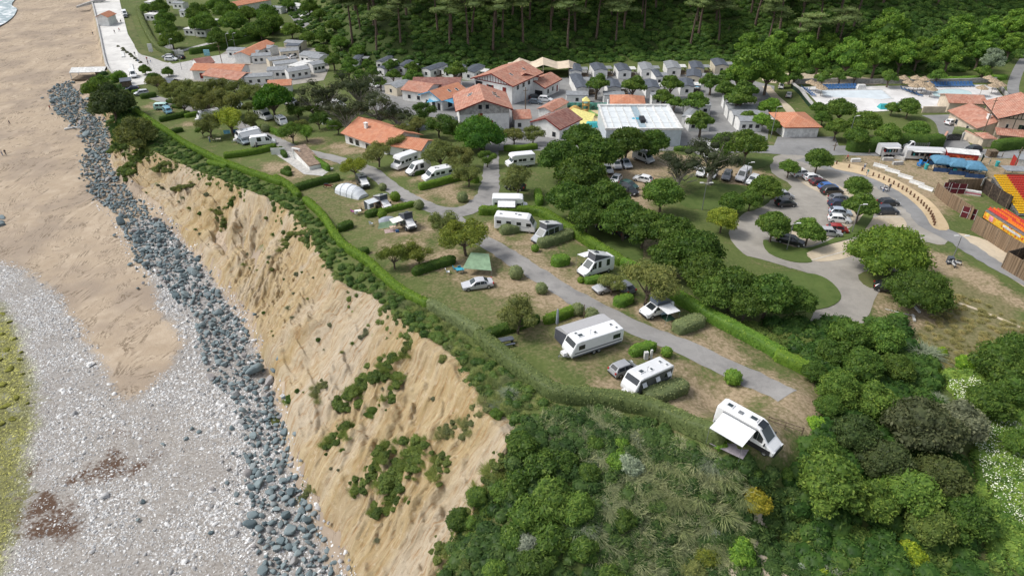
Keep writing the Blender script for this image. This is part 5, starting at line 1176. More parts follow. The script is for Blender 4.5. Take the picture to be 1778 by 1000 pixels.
def poptop(k, x0, x1, W, z, h, lid=(.75, .76, .77), tent=(.1, .105, .12)):
    """raised roof: fabric wedge high at x0 (front), hinged at x1"""
    t_ = MB(); w_ = W/2*.8; t_.rings([[(x0, -w_, z), (x0, w_, z), (x0-.1, w_, z+h), (x0-.1, -w_, z+h)], [(x1, -w_, z), (x1, w_, z), (x1, w_, z+.06), (x1, -w_, z+.06)]]); k.add('roof_tent', t_, M_CLOTH, None, (*tent, 1))
    l_ = MB(); w2 = W/2*.88; l_.rings([[(x0+.12, -w2, z+h), (x0+.12, w2, z+h), (x0+.1, w2*.94, z+h+.12), (x0+.1, -w2*.94, z+h+.12)], [(x1-.1, -w2, z+.05), (x1-.1, w2, z+.05), (x1-.1, w2*.94, z+.17), (x1-.1, -w2*.94, z+.17)]]); i = k.add('roof_lid', l_, M_PAINT, None, (*lid, 1))
    s_ = MB(); s_.box(((x0*.75+x1*.25), 0, z+h*.82+.03), (.8, .55, .1)); k.add('solar_panel', s_, M_GLASS, i)
def awning(k, x0, x1, side, W, z, out=2.3, drop=.35, c=(.78, .79, .8), legs=True):
    a = MB(); y0 = side*(W/2+.02); y1 = side*(W/2+out)
    a.rings([[(x0, y0, z), (x1, y0, z), (x1, y1, z-drop), (x0, y1, z-drop)], [(x0, y0, z+.03), (x1, y0, z+.03), (x1, y1, z-drop+.03), (x0, y1, z-drop+.03)]])
    i = k.add('awning', a, M_CLOTH, None, (*c, 1)); cs = MB(); cs.box(((x0+x1)/2, side*(W/2+.05), z), (abs(x1-x0)+.1, .12, .12)); k.add('awning_case', cs, M_STEEL)
    rl = MB(); rl.tube([(x0, y1, z-drop), (x1, y1, z-drop)], .035, 5); k.add('rail', rl, M_STEEL, i)
    if legs:
        for x in (x0, x1): g = MB(); g.tube([(x, y1, z-drop), (x, y1, .02)], .025, 5); k.add('awning_leg', g, M_STEEL, i)
def box_shell(k, prof, W, name='body', bev=.07, cf=True, mat=None):
    cx = sum(p[0] for p in prof)/len(prof); cz = sum(p[1] for p in prof)/len(prof); b_ = MB()
    ins = [(cx+(x-cx)*(1-bev/2), cz+(z-cz)*(1-bev)) for x, z in prof]
    b_.rings([[(x, y, z) for x, z in p] for y, p in ((-W/2, ins), (-W/2+bev, prof), (W/2-bev, prof), (W/2, ins))]); return k.add(name, b_, mat or M_PAINT, None, cf)
def side_win(k, x0, x1, z0, z1, W, sides=(1, -1), name='side_window', mat=None, frame=True):
    for s_ in sides:
        g = MB(); g.box(((x0+x1)/2, s_*(W/2+.005), z0), (x1-x0, .04, z1-z0)); i = k.add(name, g, mat or M_GLASS)
        if frame: f = MB(); f.box(((x0+x1)/2, s_*(W/2), z0-.05), (x1-x0+.1, .03, z1-z0+.1)); k.add('window_frame', f, M_BLACK, i)
def roofbits(k, pts, z):
    for j, (x, y, a, b_) in enumerate(pts):
        h = MB(); h.box((x, y, z), (a, b_, .09), tx=.88, ty=.85); i = k.add('roof_hatch', h, M_PLAST, None, (.62, .63, .64, 1)); g = MB(); g.box((x, y, z+.085), (a*.62, b_*.62, .02)); k.add('pane', g, M_SCREEN, i)
def caravan(L, W=2.3, z1=2.62, stripe=(.12, .13, .15), dark=False):
    k = Kit(); f = L/2
    prof = [(-f, .75), (-f, 2.3), (-f+.18, z1-.05), (-f+.5, z1), (f-1.2, z1), (f-.75, z1-.12), (f-.32, 1.75), (f-.05, 1.15), (f, .8), (f-.12, .46), (-f+.15, .46)]
    box_shell(k, prof, W)
    g = MB(); q = [(f-.75, W/2-.12, z1-.12), (f-.75, -W/2+.12, z1-.12), (f-.32, -W/2+.12, 1.75), (f-.32, W/2-.12, 1.75)]
    g.panel([q[3], q[2], q[1], q[0]][::1], .03, .04, .96, .08, .9); k.add('front_window', g, M_GLASS)
    for x0, x1, s_ in ((f-1.9, f-1.1, (1, -1)), (f*.02-.3, f*.02+.35, (-1,)), (-f+.6, -f+1.6, (1, -1))): side_win(k, x0, x1, 1.45, 2.0, W, s_)
    d = MB(); d.box((-.6, -(W/2+.008), .55), (.62, .03, 1.75)); k.add('door', d, M_PLAST, None, (.6, .6, .6, 1))
    t_ = MB()
    for s_ in (1, -1): t_.box((-.1, s_*(W/2+.004), .95), (L*.9, .03, .16)).box((0, s_*(W/2+.004), .5), (L*.94, .04, .2))
    k.add('stripe', t_, M_PLAST, None, (*stripe, 1))
    wheels(k, (-.25, .5) if L > 7 else (-.2,), W-.02, .32); roofbits(k, [(f-1.9, 0, .9, .7), (0, .3, .5, .5), (-f+1.2, -.2, .45, .45), (-f+.9, .6, .4, .3)], z1)
    h = MB(); h.tube([(f-.1, .7, .45), (f+1.15, 0, .45)], .045).tube([(f-.1, -.7, .45), (f+1.15, 0, .45)], .045).tube([(f+1.05, 0, .5), (f+1.05, 0, .02)], .035); i = k.add('hitch', h, M_STEEL)
    gb = MB(); gb.box((f+.35, 0, .5), (.55, .9, .4), tx=.9, ty=.8); k.add('gas_locker', gb, M_PLAST, i, (.7, .7, .7, 1))
    an = MB(); an.tube([(.7, .3, z1), (.7, .3, z1+.7)], .02, 4).tube([(.5, .3, z1+.6), (.95, .3, z1+.6)], .02, 4); k.add('aerial', an, M_STEEL)
    for s_ in (1, -1): g = MB(); g.box((-f-.01, s_*(W/2-.25), .9), (.06, .16, .4)); k.add('tail_light', g, M_RED)
    return k
def motorhome(L, W, kind='semi', z1=2.85):
    k = Kit(); f = L/2
    if kind == 'int': prof = [(-f, .6), (-f, z1-.15), (-f+.2, z1), (f-1.5, z1), (f-1.05, z1-.2), (f-.3, 1.45), (f-.05, 1.1), (f, .5), (f-.1, .32), (-f+.1, .42)]; a, b_ = 5, 4
    elif kind == 'alc': prof = [(-f, .6), (-f, z1-.1), (-f+.2, z1+.1), (f-1.6, z1+.15), (f-.95, z1), (f-.75, 2.35), (f-1.1, 2.0), (f-1.35, 1.98), (f-.85, 1.28), (f-.1, 1.05), (f, .5), (f-.1, .32), (-f+.1, .42)]; a, b_ = 8, 7
    else: prof = [(-f, .6), (-f, z1-.15), (-f+.2, z1), (f-2.3, z1), (f-1.75, z1-.35), (f-1.6, 2.15), (f-.85, 1.3), (f-.1, 1.05), (f, .5), (f-.1, .32), (-f+.1, .42)]; a, b_ = 6, 5
    box_shell(k, prof, W); p, q = prof[a], prof[b_]; g = MB(); y = W/2-.12
    g.panel([(p[0], y, p[1]), (p[0], -y, p[1]), (q[0], -y, q[1]), (q[0], y, q[1])], .03, .04, .96, .08, .92); k.add('windscreen', g, M_SCREEN)
    side_win(k, f-2.0 if kind != 'int' else f-1.55, f-1.25 if kind != 'int' else f-.7, 1.35, 1.95, W, frame=False)
    for x0, x1 in ((f-3.2, f-2.5), (-f+2.2, -f+3.0), (-f+.5, -f+1.2)): side_win(k, x0, x1, 1.5, 2.0, W)
    d = MB(); d.box((-.3, -(W/2+.006), .6), (.62, .03, 1.85)); k.add('door', d, M_PLAST, None, (.66, .66, .67, 1))
    t_ = MB(); [t_.box((-.3, s_*(W/2+.004), 1.12), (L*.8, .025, .1)) for s_ in (1, -1)]; k.add('stripe', t_, M_PLAST, None, (.25, .27, .3, 1))
    wheels(k, (f-.95, -f+1.7), W-.06, .36); lamps(k, L, W-.1, .72, .8); roofbits(k, [(f-2.9, 0, .7, .6), (0, .25, .5, .5), (-f+1, -.2, .6, .5)], z1); return k
def place(kit, name, rear, front, color, label, cat, group=None, scale=1.0, skip=()):
    a, b_ = g1(*rear), g1(*front); c = (a+b_)/2; d = b_-a; yaw = math.atan2(d.y, d.x)
    L = 1.6; hx = float(H(c.x+L*math.cos(yaw), c.y+L*math.sin(yaw))); h2 = float(H(c.x-L*math.cos(yaw), c.y-L*math.sin(yaw)))
    z = max(float(H(c.x, c.y)), (hx+h2)/2)+.045; pitch = -math.atan2(hx-h2, 2*L)
    e = kit.stamp(name, (c.x, c.y, z), (0, pitch, yaw), color, scale, skip); tag(e, label, cat, group); return e
WH = (.78, .79, .8); BK = (.02, .022, .025); SI = (.42, .43, .45); DGY = (.14, .15, .17); DB = (.02, .03, .07)
KC = {k_: car(k_) for k_ in ('hatch', 'mini', 'suv', 'sedan', 'estate', 'pickup')}
PG_ = 'cars in the tarmac car park'; GG_ = 'cars in the gravel car park'
for kd, r_, f_, c, lb, g in [
    ('suv',(1375,307),(1404,304.5),WH,'large white off-road car, first of the parked row under the young tree',PG_), ('hatch',(1396,313.4),(1423,312),WH,'white hatchback, second in the parked row',PG_), ('hatch',(1407,322),(1436,320),(.09,.03,.04),'dark maroon car between the white and the blue one',PG_),
    ('hatch',(1421,330),(1452,328),(.03,.12,.38),'bright blue hatchback in the parked row',PG_), ('suv',(1427,337.5),(1459,335.5),BK,'black car just below the blue hatchback',PG_), ('hatch',(1443,350),(1469,349),DGY,'grey car at the top of the second parked row',PG_), ('hatch',(1442,359),(1468,358),DB,'dark blue car half under the island tree',PG_),
    ('hatch',(1442,372),(1474,374.5),(.36,.42,.5),'light silver-blue hatchback in the second row',PG_), ('hatch',(1439,384),(1474,387),WH,'white hatchback nearest the camera in the second row',PG_), ('mini',(1442,402),(1464,403.5),(.33,.03,.03),'red car beside the curved lawn island',PG_), ('hatch',(1432,408),(1447,409),SI,'silver car mostly hidden behind a tree, left of the red car',PG_),
    ('estate',(1356,419),(1388,427),BK,'black estate car parked alone under a tree at the loop',PG_), ('suv',(1342,345.5),(1373,344),SI,'silver off-road car left of the parking loop',PG_), ('hatch',(1346,358.5),(1380,357),BK,'black hatchback beside the silver off-road car',PG_), ('hatch',(1530,357),(1552,356),BK,'dark car behind the black one at the island tree',PG_), ('suv',(1520,371),(1555,370.5),(.03,.04,.06),'black off-road car right of the island tree',PG_),
    ('hatch',(1528,503),(1552,508),BK,'dark car in the shade of the two big trees',PG_),
    ('pickup',(1078,285),(1090,293.5),(.4,.44,.5),'blue-grey pickup in the gravel car park',GG_), ('suv',(1065,287),(1073,296),SI,'grey off-road car beside the blue-grey pickup',GG_), ('hatch',(1052,296),(1058,303),WH,'white car at the leafy edge of the gravel car park',GG_), ('hatch',(1074,311),(1063,322),WH,'white hatchback facing the camera in the gravel car park',GG_),
    ('hatch',(1127,318),(1105,313),WH,'white hatchback half behind the brown conifer',GG_), ('hatch',(1080,322),(1104,331),(.02,.07,.06),'dark green car in the gravel car park',GG_), ('suv',(1076,331),(1104,341),BK,'black car beside the dark green one',GG_), ('estate',(1084,411),(1106,408),BK,'black car in the shade beside the campsite hedge lawn',GG_), ('hatch',(1064,404),(1046,399),BK,'dark car hidden under the tree belt beside the grass strip',GG_),
    ('suv',(1264,306),(1259,315),DGY,'grey car next to the white van by the bare conifer',GG_), ('suv',(1311,314),(1301,323),WH,'white off-road car facing the lawn by the lamp post',GG_), ('hatch',(1240,303),(1233,312),WH,'white car under the bare conifer',GG_), ('hatch',(1219,300),(1214,309),WH,'white car behind the bare limbs of the conifer',GG_), ('hatch',(1210,288),(1204,296),SI,'silver car half hidden behind the dark conifer',GG_), ('hatch',(1323,318),(1314,327),WH,'white car nosing out of the tree at the lawn head',GG_),
    ('sedan',(850,496),(808,502),(.5,.51,.54),'silver saloon car parked on the grass by the green shelter',None), ('mini',(1066,652),(1096,641),(.34,.35,.37),'small silver-grey hatchback behind the dark caravan',None), ('mini',(1701,263),(1676,263),BK,'small black car driving on the main road',None),
    ('hatch',(702,227),(719,227),WH,'white estate car beside the grey tent at the tiled lodge',None), ('suv',(258.8,164),(234,167),(.5,.52,.55),'silver car on the first far pitch above the dark hedge',None), ('hatch',(237,157),(224,158),DB,'dark blue car beside the black-roofed kiosk',None),
    ('suv',(287,106),(309,106),WH,'white car parked at the seafront road corner',None), ('hatch',(322,104),(305,101),BK,'black car behind the white one at the seafront corner',None), ('hatch',(300,101),(284,101),SI,'silver car left of the white one at the seafront corner',None), ('hatch',(217,22),(215,27),WH,'farthest white car on the promenade',None), ('hatch',(218,28),(219,34),BK,'dark car between two vans on the promenade',None),
    ('hatch',(503,104),(515,101),WH,'white car among the far mobile homes',None), ('suv',(941,176),(953,177),WH,'white off-road car beside the white house with the dark door',None), ('hatch',(924,173),(936,172),BK,'black car in the shade of the white house',None), ('hatch',(924,180),(935,181),(.1,.13,.16),'dark grey car behind the black one at the white house',None),
    ('hatch',(800,211),(790,215),BK,'dark car behind the green round tree',None), ('hatch',(413,246),(433,254),(.18,.22,.24),'slate-blue car wedged between two white campers',None), ('sedan',(1062,502),(1046,506),SI,'silver car under the wide tamarisk',None), ('hatch',(1088,508),(1076,500),DGY,'grey car half hidden in the wide tamarisk',None), ('hatch',(904,330),(886,328),BK,'black car under the tamarisk above the motorhome',None), ('mini',(1355,158),(1356,150),WH,'white car parked on the track left of the pool',None), ('mini',(1368,172),(1370,166),(.5,.5,.48),'small grey car on the grass left of the pool wall',None), ('mini',(1644,218),(1656,215),WH,'white car in the villa drive behind the gate',None)]:
    place(KC[kd], 'parked_car', r_, f_, c, lb, 'car', g)
# the near campers
k = van(6.9, 2.15, 2.85, 1.3, .85, 2.0, glass=((0, .35, .55), (0, .62, .8)))
for s_ in (1, -1): g = MB(); g.box((-.1, s_*1.095, .32), (6.3, .03, .62)); k.add('lower_panel', g, M_BLACK)
g = MB(); g.box((3.3, 0, .3), (.42, 1.86, .5), tx=.8); k.add('lower_nose', g, M_BLACK); roofbits(k, [(.3, 0, 1.1, .75), (-2.4, 0, .9, .7)], 2.86); g = MB(); g.box((-1.1, -.2, 2.85), (.45, .4, .14)); k.add('roof_vent', g, M_STEEL); g = MB(); g.panel([(1.7, .55, 2.72), (1.7, -.55, 2.72), (.98, -.55, 2.9), (.98, .55, 2.9)], .03); k.add('solar_panel', g, M_GLASS)
awning(k, -2.5, 1.2, -1, 2.15, 2.6, 2.6, .45)
g = MB(); g.tube([(-3.62, .35+.34*math.cos(a*.7), .95+.34*math.sin(a*.7)) for a in range(10)], .035, 5).tube([(-3.62, -.45+.34*math.cos(a*.7), .95+.34*math.sin(a*.7)) for a in range(10)], .035, 5).tube([(-3.62, .35, .95), (-3.62, 0, 1.5), (-3.62, -.45, .95)], .03, 5)
k.add('bicycle_rack', g, M_BLACK); place(k, 'campervan', (1263,741), (1327,786), WH, 'white campervan with black lower sides and open awning, nearest the camera', 'campervan')
k = caravan(7.8); roofbits(k, [(2.3, -.6, .5, .3)], 2.62)
t_ = MB(); y0, y1 = -1.17, -3.9; t_.rings([[(x, y0, .1), (x, y0, 2.58), (x, (y0+y1)/2-.3, 2.45), (x, y1, 1.75), (x, y1-.1, .05)] for x in (-3.5, 3.2)]); i = k.add('awning_tent', t_, M_CLOTH, None, (.4, .4, .41, 1))
w2 = MB(); w2.rings([[(3.21, y0-.15, .1), (3.21, y0-.15, 2.3), (3.21, y1+.1, 1.65), (3.21, y1, .1)], [(3.25, y0-.15, .1), (3.25, y0-.15, 2.3), (3.25, y1+.1, 1.65), (3.25, y1, .1)]]); w2.box((0, y1-.1, .15), (5.8, .04, 1.3)); k.add('tent_wall', w2, M_CLOTH, i, (.07, .075, .09, 1))
place(k, 'caravan', (1064,593), (991,617), (.78,.79,.8), 'large white twin-axle caravan with a grey awning tent on its far side', 'caravan')
k = caravan(6.6, 2.3, 2.65, (.03, .03, .035))
for s_ in (1, -1): g = MB(); g.box((-.15, s_*1.156, .5), (5.7, .03, 1.9)); k.add('side_panel', g, M_PLAST, None, (.10, .105, .11, 1))
for x in (-2.3, -.3, 2.0): g = MB(); g.rings([[(x-.35, 1.2, 2.0), (x+.35, 1.2, 2.0), (x+.35, 1.5, 1.6), (x-.35, 1.5, 1.6)], [(x-.35, 1.18, 2.03), (x+.35, 1.18, 2.03), (x+.35, 1.48, 1.63), (x-.35, 1.48, 1.63)]]); k.add('open_window', g, M_CHROME)
place(k, 'caravan', (1152,657), (1086,688), (.7,.71,.72), 'dark grey sided caravan with a white roof and open windows', 'caravan')
k = van(5.95, 2.05, 2.65, 1.25, .8, 1.8, glass=((0, .1, .28), (0, .6, .8))); poptop(k, 1.2, -2.0, 2.05, 2.66, 1.15); awning(k, -1.2, 1.4, -1, 2.05, 2.45, 1.9, .3); place(k, 'campervan', (1060,466), (1004,483), WH, 'white campervan with a raised pop-top beside the bright blocky hedge', 'campervan')
k = van(5.95, 2.05, 2.6, 1.25, .8, 1.8, glass=((0, .03, .4), (0, .45, .75))); poptop(k, 1.2, -2.0, 2.05, 2.61, .95); place(k, 'campervan', (976,407), (921,428), (.33,.35,.38), 'silver-grey campervan with a raised pop-top behind a rounded hedge', 'campervan')
k = van(4.95, 1.92, 1.98, 1.15, .85, 1.75, True, glass=((0, .05, .45), (0, .52, .9)), screenmat=M_GLASS); poptop(k, .9, -1.9, 1.92, 1.99, .95, (.12, .13, .14), (.1, .12, .15)); awning(k, -1.4, 1.0, 1, 1.92, 2.0, 2.0, .15)
place(k, 'campervan', (1158,540), (1116,552), WH, 'white van with a dark raised roof and small grey awning by the tall hedge', 'campervan')
k = motorhome(7.2, 2.3, 'int'); place(k, 'motorhome', (862,396), (929,402), WH, 'long white integrated motorhome between the hedge and the silver campervan', 'motorhome')
k = motorhome(6.6, 2.25, 'alc'); awning(k, -2.2, 1.0, -1, 2.25, 2.55, 1.3, .75, legs=False); place(k, 'motorhome', (859,365), (912,366), WH, 'white motorhome with a lowered white side awning above the long hedge', 'motorhome')
k = motorhome(6.4, 2.25, 'alc'); place(k, 'motorhome', (926,286), (879,291), WH, 'white motorhome with a cab bulge at the side track under the tree belt', 'motorhome')
k = motorhome(6.4, 2.25, 'alc'); place(k, 'motorhome', (722,283), (683,297), WH, 'white alcove motorhome, upper of three by the big tamarisks', 'motorhome')
k = van(5.6, 2.0, 2.5, 1.2, .8, 1.7, glass=((0, .2, .5),)); place(k, 'campervan', (745,296), (707,306), WH, 'white high-roofed panel van, middle of three by the big tamarisks', 'campervan')
k = motorhome(6.6, 2.25, 'semi', 2.6); place(k, 'motorhome', (784,307), (736,317), WH, 'low white motorhome with a sloping nose, lowest of three behind the hedge', 'motorhome')
def vw(c_pop, h_=.95): k = van(4.95, 1.92, 1.98, 1.15, .85, 1.75, True, glass=((0, .05, .45), (0, .52, .9))); poptop(k, 1.0, -1.8, 1.92, 1.99, h_, c_pop, (.07, .08, .1)); return k
def bonnet_cover(k): g = MB(); g.panel([(1.68, .72, 1.28), (1.68, -.72, 1.28), (.68, -.66, 1.92), (.68, .66, 1.92)], .04, .02, .98, .02, .98); g.panel([(2.3, .8, .98), (2.3, -.8, .98), (1.7, -.76, 1.27), (1.7, .76, 1.27)], .04, .02, .98, .02, .98); k.add('windscreen_cover', g, M_CLOTH, None, (.8, .8, .8, 1))
k = vw((.1, .11, .12), .35); bonnet_cover(k); place(k, 'campervan', (622,313), (640,334), BK, 'black van with a white windscreen cover beside the white tent', 'campervan')
k = vw((.5, .52, .52)); bonnet_cover(k); awning(k, -1.3, .9, -1, 1.92, 1.95, 2.1, .1, (.5, .53, .56)); g = MB(); g.box((-1.3, -2.2, .1), (.03, 1.9, 1.75)).box((.1, -2.9, .1), (1.2, .03, 1.7)); k.add('awning_wall', g, M_CLOTH, None, (.4, .43, .46, 1))
place(k, 'campervan', (654,354), (677,369), (.09,.05,.04), 'white and brown van with a pop-top and a grey side awning by the camp road', 'campervan')
k = vw((.2, .21, .22), 1.1); bonnet_cover(k); awning(k, -1.1, 1.1, -1, 1.92, 1.95, 2.0, .2, (.75, .74, .66)); place(k, 'campervan', (699,385), (719,405), (.03,.035,.04), 'dark van with a tall pop-top and cream awning left of the tamarisk', 'campervan')
k = vw((.3, .31, .33), .7); awning(k, -1.2, .9, -1, 1.92, 1.9, 1.9, .1, (.6, .62, .65)); place(k, 'campervan', (404,184), (422,190), (.45,.5,.55), 'grey van with a black pop-top and small awning among the far tamarisks', 'campervan')
k = caravan(6.2); t_ = MB(); t_.rings([[(x, 1.2, .1), (x, 1.2, 2.4), (x, 3.2, 1.9), (x, 3.3, .05)] for x in (-2.6, 2.2)]); k.add('awning_tent', t_, M_CLOTH, None, (.3, .32, .34, 1)); place(k, 'caravan', (452,238), (412,247), WH, 'white caravan with a grey lean-to tent, left of the slate-blue car', 'caravan')
k = van(5.95, 2.05, 2.6, 1.25, .8, 1.8, glass=((0, .3, .6),)); place(k, 'campervan', (438,255), (479,250), WH, 'white panel campervan in front of the white caravan, nose to the gate', 'campervan')
k = motorhome(7.0, 2.25, 'semi'); place(k, 'motorhome', (446,202), (472,211), WH, 'white semi-integrated motorhome facing the small bright hedge', 'motorhome')
k = caravan(4.3, 2.0, 2.3); place(k, 'caravan', (483,213), (497,222), WH, 'small white caravan right behind the semi-integrated motorhome', 'caravan')
k = caravan(6.2); place(k, 'caravan', (380,205), (348,211), WH, 'white caravan left of the washing-line tamarisk', 'caravan')
k = caravan(5.0); place(k, 'caravan', (368,156), (382,162), WH, 'white caravan half hidden among the far tamarisks', 'caravan')
KV = van(4.4, 1.8, 1.95, 1.1, .35, .8, True, glass=((0, .05, .45), (0, .52, .9)))
place(KV, 'campervan', (270,191), (296,190), (.5,.75,.7), 'turquoise and white vintage van at the far pitch', 'campervan'); place(KV, 'campervan', (288,194), (297,201), (.2,.42,.55), 'blue vintage van facing the camera beside the turquoise one', 'campervan')
KW = van(5.4, 2.0, 2.4, 1.2, .8, 1.7); place(KW, 'delivery_van', (1108,277), (1126,284), (.5,.53,.56), 'pale grey van at the back of the gravel car park', 'van'); place(KW, 'delivery_van', (230,131), (234,138), WH, 'white van parked at the end of the plaza', 'van')
place(KW, 'delivery_van', (216,24), (219,31), WH, 'white van on the promenade road near the walkers', 'van'); place(KW, 'delivery_van', (1296,306), (1282,318), (.6,.6,.62), 'white van with a dark bonnet between grey and white cars', 'van')
for a, b_, lb in [((1238,262),(1252,266),'white van behind the bare conifer, left one'),((1222,268),(1228,277),'white van behind the bare conifer, lower one'),((1128,250),(1142,254),'white van under the tree belt at the back of the car park'),((645,150),(655,153),'small white van by the grey mobile home'),((560,190),(574,190),'white van glimpsed through the bare conifer branches'),((580,187),(592,188),'second white van glimpsed through the bare branches'),((500,182),(512,184),'white van behind the umbrella pine'),((845,150),(840,156),'white utility van by the half-timbered house')]: place(KW, 'delivery_van', a, b_, WH, lb, 'van', scale=.95)
k = van(5.6, 1.95, 2.15, 1.2, .8, 1.6); k.parts = [p for p in k.parts if p[0] not in ()]
def flatbed():
    k = Kit(); f = 2.9; st = [(f, .42, .65, .72, .8, .7), (f-.16, .28, .9, .98, .93, .84), (f-.8, .26, 1.2, 1.3, .98, .84), (f-1.45, .26, 1.22, 2.05, .98, .8), (f-2.1, .26, 1.22, 2.1, .98, .82), (f-2.25, .3, 1.2, 1.9, .95, .8)]
    shell(k, st, [(2, .5, 1), (3, .05, .85)], 2); wheels(k, (f-.95, -f+1.2), 1.95, .35); lamps(k, 5.8, 1.95, .7)
    b_ = MB(); b_.box((-1.15, 0, .62), (3.5, 2.05, .12)); i = k.add('load_bed', b_, M_STEEL)
    for a in ((-1.15, 1.0, 3.5, .04), (-1.15, -1.0, 3.5, .04), (-2.88, 0, .04, 2.0), (.58, 0, .04, 2.0)):
        m = MB()
        for z in (.8, 1.05, 1.3, 1.55, 1.8): m.box((a[0], a[1], z), (a[2], a[3], .05))
        n_ = 7
        for q in range(n_): m.box((a[0]+(q/(n_-1)-.5)*(a[2]-.05 if a[2] > 1 else 0), a[1]+(q/(n_-1)-.5)*(a[3]-.05 if a[3] > 1 else 0), .7), (.05, .05, 1.2))
        k.add('mesh_side', m, M_STEEL, i)
    return k
place(flatbed(), 'flatbed_truck', (1609,259), (1564,259), WH, 'white flatbed truck with a mesh cage, parked behind the food trailers', 'truck')
def quick(name, mb, mats, px, py, yaw, label, cat, group=None, color=None, up=0.0, sm=False, scale=1):
    """one-mesh thing standing at a picture position"""
    p = g1(px, py); o = mb.build(name, mats, None, (p.x, p.y, p.z+up), yaw, color, sm); o.scale = (scale,)*3; tag(o, label, cat, group); return o
# ---------------- buildings ----------------
def tile_mat(name, a, b_, c3, scale=(1, 1, 1)):
    m, n, bs = newmat(name); bs.inputs['Roughness'].default_value = .85; bs.inputs['Specular IOR Level'].default_value = .15
    tc = n.nodes.new("ShaderNodeTexCoord"); oi = n.nodes.new("ShaderNodeObjectInfo")
    wv_ = N(n, "ShaderNodeTexWave", Scale=.75); wv_.bands_direction = 'X'; wv_.inputs['Distortion'].default_value = .3; at = N(n, "ShaderNodeAttribute", attribute_name="uvt"); n.links.new(at.outputs['Vector'], wv_.inputs['Vector'])
    vo = N(n, "ShaderNodeTexVoronoi", Scale=1.6); n.links.new(at.outputs['Vector'], vo.inputs['Vector']); s_ = n.nodes.new("ShaderNodeSeparateColor"); n.links.new(vo.outputs['Color'], s_.inputs[0])
    t_ = tex(n, .5, detail=6); c = mixc(n, s_.outputs[0], a, b_); c = mixc(n, math_(n, 'MULTIPLY', step_(n, t_, .45, .7), .6), c, c3)
    c = mixc(n, math_(n, 'MULTIPLY', wv_.outputs[1] if len(wv_.outputs) > 1 else wv_.outputs[0], .35), c, tuple(q*.55 for q in a)); n.links.new(c, bs.inputs['Base Color'])
    bump(n, bs, wv_.outputs[0], .5, .1); return m
M_TILE = tile_mat("clay_roof_tiles", (.40, .175, .12), (.56, .32, .24), (.38, .25, .20))
M_TILEO = tile_mat("orange_roof_tiles", (.50, .20, .115), (.58, .29, .18), (.46, .24, .17))
M_TILED = tile_mat("dark_old_roof_tiles", (.22, .10, .085), (.33, .18, .145), (.3, .2, .17))
M_METR = simple("grey_roof_sheet", (.27, .285, .30), .55, .12, 1.2, spec=.3); M_DKR = simple("slate_roof_sheet", (.10, .115, .14), .6, .15, 1.5); M_LTR = simple("white_roof_sheet", (.66, .66, .64), .6, .12, 1.2)
M_WALL = simple("white_render", (.74, .74, .72), .85, .07, .8, spec=.15); M_CREAM = simple("cream_render", (.62, .53, .42), .85, .08, .8, spec=.15); M_STONEW = simple("grey_stained_render", (.42, .41, .39), .9, .2, 1.2)
M_REDW = simple("oxblood_paint", (.20, .025, .02), .6, .15, 3); M_DGREEN = simple("dark_green_paint", (.02, .05, .03), .6)
def uvt(me):
    """tile rows run down each slope"""
    n_ = len(me.vertices); V = np.empty(n_*3, np.float32); me.vertices.foreach_get('co', V); V = V.reshape(-1, 3)
    a = me.attributes.new('uvt', 'FLOAT_VECTOR', 'POINT'); a.data.foreach_set('vector', V.ravel())
WINS = 0
